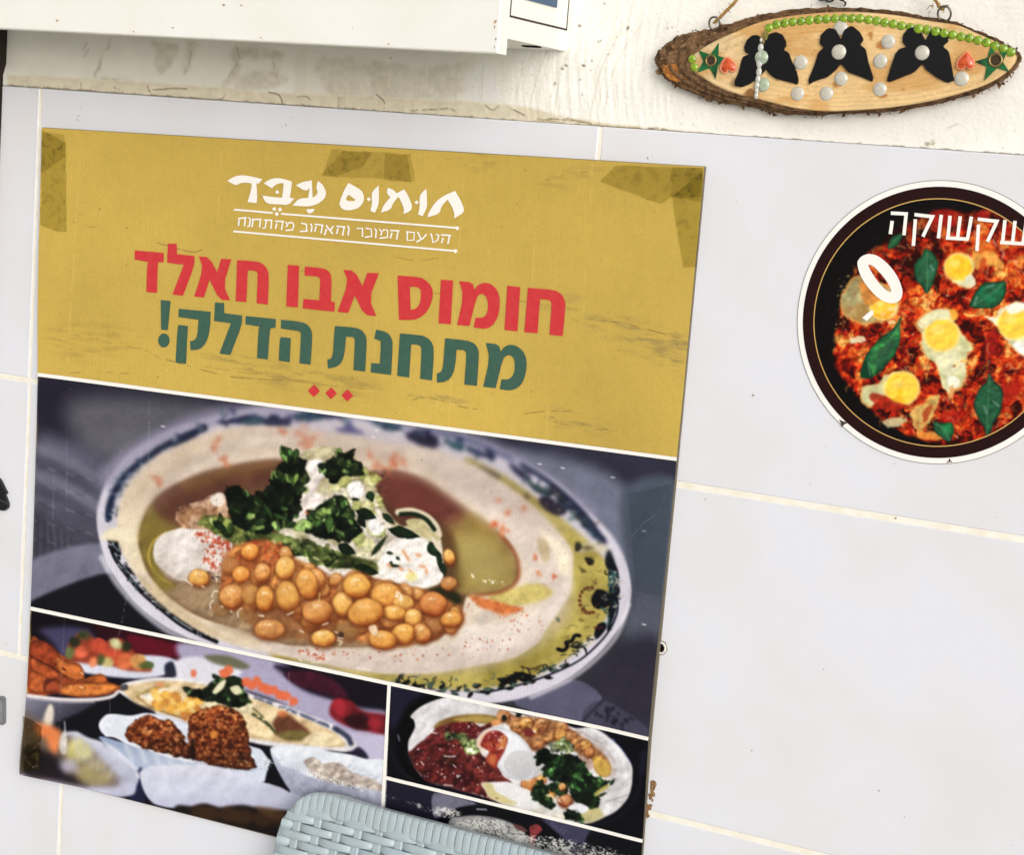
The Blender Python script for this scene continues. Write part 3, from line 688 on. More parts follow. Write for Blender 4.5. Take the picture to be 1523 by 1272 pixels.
    # pale lettuce pieces
    YG = [(204, 200, 140), (176, 180, 102), (220, 214, 172), (150, 158, 84)]
    for k, (x, y, a_, b_) in enumerate([(498, 724, 12, 9), (512, 716, 12, 10), (524, 730, 13, 11), (540, 706, 10, 9), (552, 716, 10, 10), (560, 712, 8, 8), (516, 742, 10, 8), (530, 752, 9, 7), (548, 756, 13, 9), (560, 748, 9, 12), (520, 786, 12, 9), (535, 802, 14, 10), (548, 812, 12, 10), (560, 790, 10, 14), (540, 824, 12, 9), (556, 770, 10, 10), (440, 712, 7, 12), (450, 728, 7, 10), (456, 708, 7, 8)]):
        c.fill(ell(x, y, a_, b_, k*37), YG[k % 4], 2.0, .8, wob=5, ws=6, seed=k, mot=.2, ms=6, rim=(4, tuple(np.array(YG[k % 4])*.75)))
    c.fill([(518, 722), (534, 716), (542, 734), (530, 742), (520, 738)], (240, 234, 232), 2); c.fill([(548, 776), (562, 766), (572, 784), (562, 796), (550, 790)], (240, 234, 230), 2.2)
    c.fill([(556, 740), (566, 760), (580, 780), (600, 800), (594, 802), (572, 786), (560, 764)], (220, 206, 186), 1.6)
    c.relief([(490, 700), (575, 700), (580, 840), (500, 840)], 8, .5, seed=3, soft=8)
    c.fill([(300, 768), (360, 776), (440, 806), (520, 826), (560, 838), (555, 856), (500, 846), (430, 838), (380, 820), (330, 800)], (124, 126, 76), 3, mot=.3, ms=9, col2=(84, 92, 50), cs=14)
    c.herbs([(360, 790), (440, 800), (520, 826), (545, 840), (500, 846), (430, 836), (372, 812)], 70, (7, 17), 5, (88, 98, 54), ((150, 156, 96), (118, 128, 72), (86, 104, 54), (174, 176, 120), (60, 78, 38)))
    c.herbs([(296, 776), (330, 770), (362, 792), (345, 802), (318, 792)], 12, (10, 20), 9, (110, 118, 62), ((130, 140, 80), (90, 108, 52), (60, 80, 40)))
    c.leaf(327, 783, 28, 11, 35, (34, 54, 32))
    # dark parsley
    H1 = [(333, 732), (350, 722), (372, 736), (392, 728), (404, 718), (408, 700), (420, 690), (419, 667), (436, 672), (446, 682), (458, 686), (454, 700), (460, 716), (450, 726), (448, 748), (444, 764), (431, 780), (412, 790), (384, 794), (362, 786), (345, 776), (340, 752)]
    H2 = [(476, 695), (488, 684), (500, 680), (503, 672), (512, 674), (527, 668), (524, 682), (534, 688), (540, 697), (534, 709), (518, 708), (500, 716), (489, 718), (484, 706)]
    H3 = [(496, 738), (512, 740), (522, 756), (526, 772), (538, 790), (528, 800), (516, 806), (496, 802), (474, 800), (452, 788), (448, 779), (462, 770), (470, 758), (482, 746)]
    HC = ((62, 86, 44), (86, 114, 60), (48, 70, 38), (122, 148, 82), (34, 50, 30)); c.herbs(H1, 85, (10, 24), 21, cols=HC); c.herbs(H2, 34, (8, 18), 22, (16, 24, 16), HC); c.herbs(H3, 62, (10, 24), 23, (18, 30, 18), HC); c.relief(H1, 9, .6, seed=4); c.relief(H3, 9, .6, seed=6)
    c.leaf(424, 672, 20, 8, 55, (44, 66, 36)); c.leaf(440, 676, 18, 10, 100, (64, 92, 46)); c.leaf(520, 674, 18, 6, -40, (20, 28, 18)); c.leaf(505, 676, 10, 5, 40, (30, 40, 24))
    c.leaf(440, 712, 18, 8, 110, (118, 146, 72)); c.leaf(490, 780, 30, 13, 95, (70, 100, 52), (110, 136, 80)); c.leaf(400, 762, 34, 8, 60, (50, 76, 40)); c.leaf(418, 770, 30, 7, 25, (58, 84, 44))
    c.leaf(545, 766, 32, 17, 20, (30, 46, 28)); c.leaf(538, 776, 22, 12, 60, (26, 40, 24)); c.leaf(551, 739, 18, 13, 70, (40, 70, 42)); c.leaf(529, 743, 14, 5, 5, (30, 50, 34)); c.leaf(526, 794, 26, 14, -20, (20, 36, 24))
    c.leaf(601, 793, 50, 17, 14, (32, 50, 32)); c.leaf(564, 812, 40, 8, -52, (50, 66, 40)); c.leaf(578, 772, 26, 10, 40, (44, 60, 40)); c.leaf(430, 822, 22, 11, 20, (34, 54, 30)); c.leaf(516, 818, 30, 16, 30, (28, 46, 26)); c.leaf(545, 848, 40, 16, 18, (30, 46, 26))
    c.line([(592, 762), (612, 760), (634, 768), (648, 782), (653, 796)], 9, (206, 190, 162), 1.5, 1, True); c.line([(596, 765), (616, 765), (634, 773), (646, 788)], 6.5, (34, 52, 34), 1.2, 1, True)
    c.fill([(604, 775), (622, 772), (638, 786), (652, 798), (652, 806), (630, 800), (612, 788)], (184, 172, 128), 1.8, mot=.15, ms=6)
    c.leaf(644, 818, 26, 17, 65, (36, 62, 38)); c.leaf(654, 835, 34, 9, 82, (32, 52, 32)); c.leaf(660, 848, 20, 9, 80, (38, 58, 34)); c.fill([(640, 798), (652, 806), (656, 822), (648, 815)], (216, 198, 172), 1.4)
    c.fill([(598, 876), (622, 882), (660, 873), (684, 886), (682, 900), (650, 896), (614, 900)], (44, 50, 30), 5, .95)
    c.fill([(470, 845), (480, 841), (492, 850), (508, 846), (528, 850), (520, 866), (490, 868), (476, 860)], (222, 210, 200), 1.8, mot=.07, ms=5)
    c.relief([(300, 768), (360, 776), (440, 806), (560, 838), (555, 870), (470, 870), (430, 838), (380, 820), (330, 800)], 7, .5, seed=5)
    c.fill([(436, 830), (452, 828), (462, 840), (450, 850), (440, 842)], (222, 214, 198), 1.4, mot=.12, ms=4)
    c.fill([(480, 870), (496, 864), (510, 872), (500, 888), (484, 886)], (124, 110, 64), 3)
    # chickpeas and their broth
    c.fill([(330, 840), (350, 815), (392, 810), (425, 828), (470, 850), (520, 870), (600, 872), (640, 900), (650, 935), (600, 955), (500, 955), (400, 945), (350, 905)], (146, 98, 62), 6, .85, mot=.2, ms=12)
    c.fill([(345, 826), (372, 806), (405, 806), (418, 824), (400, 846), (360, 850)], (176, 90, 52), 5, .9, mot=.25, ms=6)
    MU = [(332, 845), (350, 815), (392, 806), (430, 826), (470, 845), (500, 862), (532, 850), (560, 862), (604, 876), (640, 880), (690, 908), (684, 932), (640, 952), (580, 962), (540, 955), (500, 930), (470, 940), (440, 910), (400, 905), (345, 908), (326, 880)]
    c.fill(MU, (190, 124, 68), 5, .9, wob=4, ws=12, mot=.25, ms=9, col2=(162, 96, 54), cs=14); c.relief(MU, 12, .7, seed=2); c.relief(MU, 5, .4, seed=5)
    gm = np.random.default_rng(77); PM, _ = c.inpoly(MU, 46, 13)
    for i, (x, y) in enumerate(PM): c.pea(x, y, 9+7*gm.random(), 9+6*gm.random(), gm.random()*90, (210, 144, 78), .12, 200+i, 1.3, 2)
    c.dots([(370, 806), (420, 808), (415, 832), (350, 830)], 70, (.9, 2.6), [(196, 84, 48), (170, 62, 38), (214, 120, 72)], 31, .8)
    g2 = 0
    for p in [(331, 906, 15, 12, 0, .75), (516.6, 938, 17, 15, 0, .7), (516, 880, 16, 16, 0, .5), (365, 915, 14, 10, 0, .8), (645, 932, 14, 14, 0, .4),
              (343, 843, 15, 14, 0, .35), (390, 853, 12, 16, 0, 0), (372, 822, 14, 14, 0, 0), (360, 855, 14, 14, 0, 0), (424.4, 846, 15, 18.5, 0, 0), (470, 862, 13, 18, -20, 0), (427.8, 887, 18, 25, -10, .12), (456.8, 870, 16, 25, -18, 0),
              (297, 860, 16.5, 13.5, 10, 0), (345, 887, 19.5, 19, 0, 0), (374, 886, 15, 17, 0, .35), (394, 891, 14.5, 20, 0, 0), (510, 899, 16, 20, 0, 0), (472, 911, 24, 20, -8, 0), (532, 872, 21.5, 20, 0, 0), (576, 886, 26, 21, 8, 0), (600, 898, 16, 14, 0, .1),
              (580, 925, 15, 12, 0, .1), (588, 913, 19, 12, 10, 0), (544, 913, 27, 22, 0, 0), (614, 920, 14, 15, 30, 0), (627.5, 942, 14, 16, -30, 0), (600, 944, 18, 15.5, 0, 0), (569.5, 952, 22, 14.5, 5, 0), (480.7, 950, 19, 14, 0, 0), (400.5, 937, 24, 16, 0, .15),
              (645.6, 899, 21, 18.5, 20, 0), (671, 921.5, 17, 13, -10, 0), (668, 829, 9, 13, -25, 0), (668, 868.5, 13, 11, 0, .15)]:
        g2 += 1
        b_ = [(220, 154, 74), (212, 144, 70), (222, 160, 82), (206, 140, 78)][g2 % 4]
        if p[0] in (372, 360): b_ = (220, 142, 66)
        if p[0] in (645.6, 343, 645): b_ = (204, 128, 70)
        c.pea(p[0], p[1], p[2], p[3], p[4], b_, p[5], g2, 1.0 if p[5] < .3 else 2.2)
    c.dots([(590, 880), (600, 885), (598, 892), (584, 890)], 7, (1.2, 3), [(240, 222, 196)], 3, .7); c.fill([(548, 934), (558, 930), (562, 940), (556, 946)], (222, 186, 150), 1.4, mot=.1, ms=4)
    c.line([(380+560/5.858, 790+545/5.858), (474, 896)], 2, (236, 196, 130), .9, .7)
    c.relief([(330, 880), (420, 925), (640, 955), (600, 965), (420, 962), (320, 925), (260, 890)], 10, .2, seed=8)
    # broth glints
    for q_ in [[(275, 862), (280, 866), (286, 871)], [(313, 905), (313, 898), (318, 893)], [(330, 902), (331, 904)], [(343, 909), (345, 911)], [(354, 918), (354, 910), (360, 905)], [(315, 888), (318, 880), (324, 880)], [(385, 916), (391, 916)], [(427, 915), (436, 911)], [(446, 938), (451, 941)], [(480, 930), (488, 927)], [(502, 953), (508, 955), (505, 960)], [(498, 940), (506, 944), (503, 950)], [(300, 872), (304, 874)], [(323, 862), (322, 866)], [(392, 917), (389, 917)]]:
        c.line(q_, 1.6, (240, 226, 200), .8, .9, len(q_) > 2)
    c.dots([(316, 855), (330, 855), (328, 868), (316, 866)], 8, (.8, 1.8), [(60, 44, 36), (230, 214, 190)], 5, .9)
    c.fill(ell(507, 945, 5, 5), (74, 50, 40), 1.5, .9); c.line([(503, 949), (510, 950)], 1.2, (230, 220, 210), .7)
    for q_ in [[(445, 981), (448, 984)], [(463, 986), (475, 986)], [(530, 994), (552, 997)]]: c.line(q_, 1.3, (236, 230, 220), .7, .85)
    c.photo([(58, 557), (1007, 683), (967, 1100), (47, 905)], 1.28, .84, -4, .05, .7, 1)
    # scratches, dust, foil glints
    for q_, a_ in [([(222, 596), (221, 700)], .4), ([(190, 880), (181, 926)], .75), ([(80, 700), (78, 790)], .4), ([(990, 735), (966, 790)], .3), ([(985, 760), (960, 776), (940, 798)], .65), ([(100, 640), (98, 760)], .3), ([(965, 790), (990, 800)], .3)]:
        c.line(q_, .9, (176, 176, 186), .7, a_, False, .36, 8, 3)
    for x, y in [(802, 690), (836, 696), (911, 710), (555, 650), (560, 640), (242, 634), (957, 790), (957, 929)]: c.line([(x-2, y), (x+3, y+.6)], 1.6, (226, 228, 234), .8, .9)
    c.dots([(60, 570), (1000, 690), (970, 1080), (50, 890)], 170, (.4, .9), [(170, 170, 180), (30, 30, 40)], 8, .45)
    c.fill([(934, 735), (1002, 722), (986, 886), (946, 878), (940, 800)], (70, 80, 98), 1.2, .28, sm=False)

def paint_falafel(c):
    Z1 = lambda p: zz(30, 900, 5.436, p); Z2 = lambda p: zz(300, 950, 5.436, p); Z3 = lambda p: zz(30, 1040, 5.44, p)
    pan = [(47, 905), (580, 1016), (568, 1290), (380, 1290), (36, 1151)]
    c.fill(pan, (26, 23, 36), .8, sm=False)
    g = np.random.default_rng(5)
    c.fill([(50, 912), (140, 930), (150, 960), (60, 950)], (22, 16, 26), 9); c.fill([(60, 935), (130, 935), (140, 965), (95, 985), (80, 960)], (84, 80, 112), 8, .9)
    c.fill([(140, 920), (300, 955), (300, 985), (180, 970)], (62, 16, 32), 7); c.fill([(190, 945), (260, 958), (278, 968), (272, 976), (210, 974)], (112, 24, 46), 4, .9, wob=3)
    c.fill([(275, 955), (420, 985), (430, 1010), (520, 1050), (575, 1060), (575, 1100), (480, 1080), (400, 1040), (300, 1010), (270, 985)], (158, 152, 178), 7)
    c.fill([(210, 975), (260, 982), (252, 1002), (200, 1010), (120, 1000), (110, 985)], (196, 198, 216), 3)
    c.fill([(258, 985), (300, 978), (360, 1000), (300, 1020), (255, 1008)], (206, 204, 218), 4); c.fill([(245, 990), (257, 985), (262, 1006), (248, 1008)], (52, 54, 72), 3)
    c.fill([(305, 976), (340, 976), (370, 990), (360, 996), (320, 988)], (104, 104, 78), 4, .9); c.fill(ell(288, 1002, 4.5, 6), (226, 120, 90), 2)
    c.fill([(420, 990), (578, 1018), (576, 1052), (520, 1042), (460, 1030), (425, 1005)], (34, 24, 42), 7)
    c.fill([(425, 1000), (470, 1000), (505, 1018), (515, 1038), (480, 1032), (440, 1018)], (92, 34, 58), 5, .85, mot=.3, ms=12)
    c.fill([(490, 1062), (498, 1040), (520, 1042), (540, 1058), (578, 1066), (576, 1094), (545, 1088), (510, 1078)], (132, 36, 46), 4, .95, mot=.35, ms=14); c.fill([(510, 1070), (540, 1062), (555, 1082), (530, 1086)], (48, 20, 26), 5, .8); c.fill(ell(505, 1052, 9, 12), (170, 52, 62), 4, .8); c.fill(ell(556, 1076, 10, 8), (166, 48, 62), 4, .8)
    c.fill([(480, 1082), (545, 1092), (578, 1098), (575, 1135), (540, 1130), (500, 1100)], (178, 172, 198), 4); c.fill([(520, 1122), (534, 1112), (548, 1128), (530, 1130)], (50, 44, 66), 3)
    # salad
    sal = [(100, 980), (104, 955), (125, 940), (150, 955), (180, 950), (205, 975), (224, 992), (222, 1000), (190, 998), (160, 990), (130, 988)]
    c.fill(sal, (150, 70, 48), 3)
    for x, y, a_, b_, col in [(120, 970, 11, 9, (204, 98, 72)), (148, 962, 13, 11, (196, 84, 60)), (170, 975, 12, 12, (184, 78, 52)), (185, 985, 11, 13, (214, 112, 70)), (206, 985, 12, 12, (206, 150, 90)), (160, 985, 8, 8, (190, 176, 118)), (172, 958, 10, 7, (186, 190, 140)), (104, 972, 6, 10, (110, 130, 80)), (150, 982, 6, 8, (70, 84, 46)), (218, 990, 6, 12, (80, 96, 52)), (112, 955, 8, 8, (46, 56, 34)), (124, 945, 9, 7, (70, 80, 48)), (188, 962, 8, 8, (46, 60, 36)), (138, 985, 8, 6, (226, 128, 88))]:
        c.fill(ell(x, y, a_, b_, g.random()*90), col, 2.2, .95, wob=2, ws=7, mot=.15)
    c.relief(sal, 9, .4, seed=2); c.blur(sal, 2.0)
    # plate of hummus further back
    hp = [(176, 1028), (182, 1018), (205, 1012), (240, 1008), (290, 1012), (340, 1022), (385, 1037), (430, 1052), (466, 1066), (495, 1078), (514, 1090), (528, 1104), (529, 1112), (515, 1119), (490, 1117), (440, 1114), (400, 1110), (374, 1105), (330, 1095), (280, 1077), (225, 1060), (195, 1044)]
    c.fill(hp, (214, 208, 210), 1.5)
    c.line([(380, 1039), (425, 1055), (465, 1071), (500, 1085)], 6, (74, 82, 112), 2, .8, True, .38, 12, 3); c.line([(498, 1084), (516, 1096), (522, 1106)], 8, (54, 58, 82), 2, .9, True)
    c.fill([(182, 1028), (190, 1020), (240, 1013), (300, 1018), (370, 1037), (440, 1064), (490, 1086), (512, 1103), (508, 1112), (470, 1110), (400, 1103), (340, 1092), (270, 1070), (212, 1052)], (212, 186, 146), 2.2, col2=(192, 164, 124), cs=24, mot=.08)
    c.line([(205, 1036), (225, 1026), (250, 1020)], 4, (150, 130, 78), 2, .8, True); c.line([(205, 1038), (225, 1052), (275, 1070)], 3, (130, 100, 62), 1.6, .7, True)
    c.fill([(208, 1036), (226, 1030), (246, 1024), (250, 1034), (225, 1042)], (226, 212, 194), 2); c.fill(ell(238, 1019, 7, 5), (214, 140, 96), 3, .7); c.fill(ell(246, 1034, 9, 5), (222, 150, 96), 3, .7)
    c.fill([(410, 1068), (424, 1060), (445, 1076), (462, 1092), (448, 1100), (420, 1098), (404, 1086)], (112, 72, 52), 4); c.fill([(412, 1092), (440, 1086), (462, 1092), (450, 1102), (425, 1101)], (116, 106, 62), 3, .9); c.fill(ell(420, 1062, 8, 5), (196, 116, 70), 3, .8)
    c.fill([(468, 1090), (495, 1092), (508, 1104), (490, 1110), (450, 1106)], (226, 202, 160), 3)
    for k in range(60):
        x = 228+g.random()*72; y = 1032+(x-228)*.16+g.random()*26-4
        c.fill(ell(x, y, 4+3*g.random(), 4+2*g.random(), g.random()*90), [(228, 166, 74), (214, 150, 66), (240, 190, 106), (190, 124, 56)][k % 4], 1.6, .85)
    c.fill([(270, 1060), (300, 1066), (300, 1075), (276, 1074)], (190, 112, 56), 3, .7)
    c.fill([(355, 1062), (372, 1060), (400, 1075), (410, 1088), (398, 1096), (370, 1090)], (226, 196, 150), 2, mot=.15, ms=6); c.line([(375, 1062), (395, 1075), (410, 1090)], 5, (52, 66, 40), 1.6, .9, True, .3, 6, 2); c.line([(355, 1060), (374, 1054), (392, 1068)], 2, (40, 56, 36), 1.4, .8, True)
    c.fill([(300, 1048), (330, 1038), (368, 1040), (374, 1060), (350, 1062), (320, 1056)], (214, 198, 160), 2, mot=.2, ms=6)
    c.relief(hp, 16, .25, seed=3); c.relief(hp, 6, .14, seed=6)
    c.herbs([(274, 1024), (296, 1026), (318, 1014), (320, 1004), (336, 1008), (346, 1006), (360, 1010), (364, 1024), (370, 1046), (344, 1052), (318, 1044), (300, 1040), (280, 1034)], 46, (7, 15), 31)
    c.fill([(316, 1030), (326, 1016), (336, 1012), (332, 1024), (322, 1032)], (214, 206, 170), 1.6); c.fill([(342, 1024), (354, 1020), (360, 1030), (350, 1034)], (206, 200, 160), 1.6)
    for x, y in [(333, 1002), (340, 998), (366, 1015), (374, 1020), (382, 1014), (390, 1022), (398, 1026), (408, 1028), (416, 1034), (425, 1036), (436, 1044)]:
        c.fill(ell(x, y, 7, 7, g.random()*90), (222, 104, 66), 2.2, .9, wob=2, ws=5)
    c.fill([(176, 1022), (188, 1018), (190, 1026), (180, 1028)], (50, 56, 66), 1.4, .8)
    # chips bowl
    c.fill([(38, 1034), (100, 1044), (170, 1036), (150, 1060), (110, 1080), (40, 1100)], (136, 136, 150), 2, grad=(.75, .5, (34, 32, 44)))
    c.fill([(120, 1060), (170, 1034), (200, 1046), (230, 1062), (160, 1066), (148, 1082), (150, 1100), (110, 1094), (80, 1080)], (22, 21, 32), 4)
    fr = [(46, 952), (60, 953), (78, 962), (88, 972), (108, 984), (120, 990), (126, 1010), (140, 1006), (150, 1003), (161, 1014), (180, 1023), (160, 1034), (122, 1038), (85, 1033), (42, 1031)]
    c.fill(fr, (150, 76, 42), 1.4, mot=.15)
    for pts, col in [([(46, 955), (68, 955), (88, 972), (84, 990), (70, 996), (46, 980)], (150, 70, 40)), ([(46, 978), (60, 984), (84, 998), (92, 1012), (60, 1008), (46, 996)], (178, 90, 48)), ([(84, 978), (100, 984), (120, 990), (126, 1010), (108, 1012), (88, 1002)], (198, 112, 56)), ([(44, 1000), (70, 1008), (66, 1030), (44, 1028)], (186, 98, 52)), ([(68, 1012), (92, 1016), (92, 1032), (66, 1030)], (156, 78, 48)), ([(94, 1020), (125, 1016), (158, 1016), (178, 1022), (158, 1032), (120, 1037), (92, 1032)], (208, 122, 60)), ([(122, 1012), (150, 1004), (160, 1014), (140, 1018)], (190, 104, 50))]:
        c.fill(pts, col, 1.3, wob=1.5, ws=8, mot=.22, ms=9, rim=(5, tuple(np.array(col)*.6)))
    c.line([(46, 976), (60, 984), (82, 996), (100, 1008)], 2, (72, 32, 22), 1, .8, True); c.line([(66, 1022), (74, 1014), (88, 1006)], 3, (84, 40, 26), 1.4, .7, True); c.fill(ell(95, 996, 4, 1.5, 30), (84, 30, 24), .8)
    c.dots([(100, 1020), (160, 1018), (150, 1030), (100, 1034)], 20, (.6, 1.4), [(236, 170, 110), (170, 90, 44)], 3, .7); c.line([(118, 1022), (124, 1023)], 1.4, (244, 214, 180), .7); c.line([(120, 1001), (124, 1003)], 1.6, (240, 190, 160), .7)
    c.line([(40, 1035), (94, 1041), (140, 1041), (165, 1037), (175, 1030)], 5, (214, 204, 204), 1.3, 1, True); c.line([(42, 1039), (94, 1045), (140, 1045)], 2, (170, 166, 178), 1.3, .8, True)
    c.relief(fr, 9, .35, seed=4)
    # falafel dish
    c.fill([(157, 1108), (150, 1096), (200, 1110), (290, 1134), (340, 1142), (377, 1147), (408, 1138), (395, 1162), (360, 1166), (300, 1160), (207, 1147)], (138, 152, 180), 1.4, grad=(.5, .35, (206, 210, 226)), mot=.04)
    c.fill([(147, 1078), (151, 1070), (160, 1063), (175, 1063), (195, 1065), (218, 1061), (245, 1066), (280, 1077), (330, 1092), (372, 1110), (388, 1115.5), (398, 1128), (408.5, 1137.6), (400, 1142), (377, 1147), (342, 1142), (288, 1134), (251, 1126), (205, 1112), (186, 1105), (170, 1096), (157, 1095), (149, 1087)], (206, 212, 228), .9, grad=(.8, .2, (188, 196, 214)), mot=.03)
    c.line([(148, 1080), (160, 1066), (175, 1064)], 1.5, (236, 238, 246), .7, 1, True); c.line([(157, 1095), (171, 1097), (187, 1105), (206, 1112), (228, 1118), (251, 1126), (288, 1134)], 2, (232, 234, 244), .9, 1, True)
    for k in range(9): c.line([(186+k*22, 1106+k*5.2), (196+k*20, 1130+k*4)], 6, (226, 230, 240), 4, .4)
    c.dots([(150, 1070), (180, 1068), (184, 1090), (160, 1092)], 16, (.5, 1.2), [(176, 180, 196), (240, 240, 246)], 3, .6)
    FC = [(78, 36, 20), (112, 56, 30), (132, 68, 36), (146, 78, 42), (160, 92, 50), (196, 132, 82)]
    F1 = [(187, 1095), (192, 1080), (207, 1069), (223, 1064.6), (241.5, 1071), (252, 1071), (264, 1084), (278, 1104), (285, 1127), (262, 1127), (232, 1119), (205, 1110)]
    F2 = [(281, 1068), (290, 1060), (304, 1054), (328, 1049), (352, 1058.5), (366, 1077), (371, 1106), (376, 1128), (381, 1143), (355, 1145), (318, 1139.5), (300, 1135), (282, 1126), (279, 1098)]
    c.grain(F1, FC, 4.6, 2); c.grain(F2, FC, 3.8, 5); c.relief(F1, 12, .6, seed=2); c.relief(F2, 14, .6, seed=3); c.relief(F1, 4.5, .6, seed=5); c.relief(F2, 4, .6, seed=6); c.dots(F1, 40, (.6, 1.7), [(212, 150, 100), (230, 176, 126)], 3, .7); c.dots(F2, 70, (.5, 1.5), [(212, 150, 100), (196, 120, 70), (60, 30, 18)], 6, .7); c.fill(ell(318, 1093, 5, 6, 10), (214, 140, 60), 1.5, .8)
    c.dots([(330, 1120), (372, 1120), (378, 1142), (340, 1140)], 40, (.5, 1.4), [(222, 180, 140), (70, 36, 24)], 9, .7)
    c.fill([(283, 1108), (288, 1100), (290, 1128), (285, 1130)], (34, 16, 12), 2, .8)
    # front bowls
    c.fill([(206, 1146), (212, 1150), (215, 1195), (205, 1205), (192, 1190)], (42, 46, 76), 3)
    lb = [(30, 1080), (60, 1082), (80, 1092), (98, 1091.5), (114, 1090), (122, 1096), (131, 1099), (148, 1104), (156, 1110), (168, 1113.5), (178, 1122), (186, 1128), (196, 1136), (201, 1143), (204, 1150), (207, 1156), (203, 1170), (195, 1184), (150, 1186), (90, 1170), (30, 1156)]
    c.fill(lb, (190, 192, 212), 2.5, grad=(-.2, .75, (152, 152, 178)))
    c.fill([(30, 1062), (52, 1070), (72, 1080), (110, 1098), (140, 1118), (150, 1132), (172, 1152), (176, 1168), (130, 1170), (80, 1160), (40, 1150)], (112, 98, 86), 8)
    c.fill([(38, 1110), (90, 1130), (100, 1150), (130, 1168), (60, 1158), (34, 1150)], (42, 34, 40), 8)
    c.fill([(64, 1076), (70, 1054), (76, 1048), (80, 1058), (78, 1076), (72, 1082)], (206, 194, 176), 3)
    c.fill([(52, 1078), (68, 1078), (88, 1086), (90, 1100), (84, 1120), (76, 1118), (68, 1100), (54, 1092)], (216, 122, 72), 4)
    c.fill([(104, 1104), (120, 1100), (134, 1112), (138, 1126), (120, 1132), (100, 1124)], (196, 186, 122), 6); c.fill([(100, 1124), (112, 1120), (120, 1136), (104, 1140)], (160, 150, 92), 6, .8)
    c.fill([(118, 1142), (140, 1128), (158, 1140), (168, 1160), (140, 1168), (116, 1160)], (160, 146, 106), 7); c.fill([(88, 1134), (110, 1130), (116, 1146), (96, 1150)], (168, 164, 180), 6, .8)
    c.blur([(30, 1050), (100, 1085), (150, 1110), (190, 1140), (200, 1165), (150, 1172), (36, 1152)], 3.0, 6)
    c.line([(98, 1092), (114, 1091), (131, 1100), (148, 1105), (168, 1114), (186, 1129), (201, 1144), (206, 1156)], 5, (212, 214, 230), 2.5, .7, True)
    for k in range(8): c.line([(112+k*12, 1098+k*7.2), (118+k*9, 1130+k*5)], 5, (168, 170, 194), 4, .4)
    c.fill([(92, 1092), (98, 1090), (100, 1118), (92, 1122), (88, 1108)], (200, 196, 190), 3, .8); c.line([(96, 1074), (97, 1088)], 2, (206, 208, 214), 1, .8)
    c.line([(98, 1100), (96, 1110), (93, 1104)], 1.3, (226, 220, 206), .8, .8)
    cb = [(208, 1152), (212, 1146), (218, 1144), (224, 1140), (234, 1140), (244, 1138), (252, 1141), (262, 1137.5), (275, 1140), (290, 1138), (304, 1137), (318, 1142), (328, 1143), (345, 1150), (364, 1154), (380, 1162), (399, 1165), (418, 1169), (436, 1176), (451, 1182), (440, 1200), (410, 1215), (360, 1210), (300, 1208), (240, 1200), (222, 1190), (212, 1172)]
    c.fill(cb, (202, 204, 222), 1.8, grad=(.1, .8, (164, 166, 194)), mot=.03, ms=16)
    for x in range(228, 420, 24): c.line([(x, 1146+(x-228)*.13), (x+6, 1190+(x-228)*.05)], 7, (184, 186, 208), 5, .45)
    c.fill([(262, 1200), (285, 1200), (305, 1196), (330, 1202), (360, 1198), (400, 1206), (430, 1208), (440, 1230), (420, 1260), (260, 1225)], (40, 30, 26), 4)
    for x, y, r_ in [(296, 1208, 12), (312, 1212, 14), (340, 1212, 15), (362, 1216, 14), (392, 1218, 16), (420, 1222, 14)]: c.fill(ell(x, y, r_, r_*.8), (78, 55, 34), 5, .8)
    c.fill([(380, 1200), (420, 1206), (425, 1222), (400, 1216)], (104, 76, 52), 4, .7)
    rb = [(402, 1116), (408, 1111), (421, 1110), (440, 1110), (466, 1112), (490, 1118), (521, 1123), (545, 1130), (575, 1137), (573, 1210), (520, 1206), (450, 1186), (432, 1176), (420, 1158), (408, 1136)]
    c.fill([(394, 1162), (404, 1132), (415, 1150), (432, 1178), (418, 1172), (400, 1166)], (20, 18, 26), 1.6)
    c.fill(rb, (214, 221, 234), 1.2, grad=(-.3, .9, (120, 122, 146)), mot=.05, ms=9)
    c.fill([(405, 1122), (420, 1140), (440, 1146), (470, 1160), (540, 1172), (573, 1180), (573, 1210), (520, 1206), (450, 1186), (432, 1176), (418, 1156)], (150, 152, 172), 3, .8, mot=.14, ms=8)
    c.fill([(452, 1134), (466, 1127), (480, 1136), (496, 1134), (510, 1138), (525, 1150), (545, 1156), (566, 1166), (572, 1178), (540, 1172), (500, 1166), (470, 1156)], (186, 172, 160), 1.8, mot=.2, ms=6, col2=(164, 150, 142), cs=10)
    c.relief([(448, 1130), (500, 1130), (572, 1160), (572, 1182), (500, 1170)], 6, .45, seed=5); c.relief(cb, 24, .12, seed=2); c.relief(lb, 26, .16, seed=3); c.relief(rb, 18, .14, seed=6)
    c.photo([(47, 905), (580, 1016), (568, 1290), (380, 1290), (36, 1151)], 1.30, .84, -4, .05, .8, 2)
    c.line([(96, 915), (92, 1000), (88, 1090)], .9, (190, 180, 180), .8, .35, False, .36, 9, 2); c.line([(181, 930), (172, 960), (168, 1005)], .9, (200, 190, 190), .7, .55, False, .36, 9, 4); c.line([(430, 1000), (428, 1080)], .9, (220, 210, 206), .7, .55, False, .36, 9, 1)
    c.line([(163, 1042), (164, 1060)], .8, (170, 170, 180), .7, .5)
    # old clear tape bottom left is a sheet of its own; its grit stays on the print
    c.dots([(38, 1070), (64, 1080), (62, 1140), (37, 1148)], 14, (.5, 1.2), [(236, 232, 210)], 7, .85)

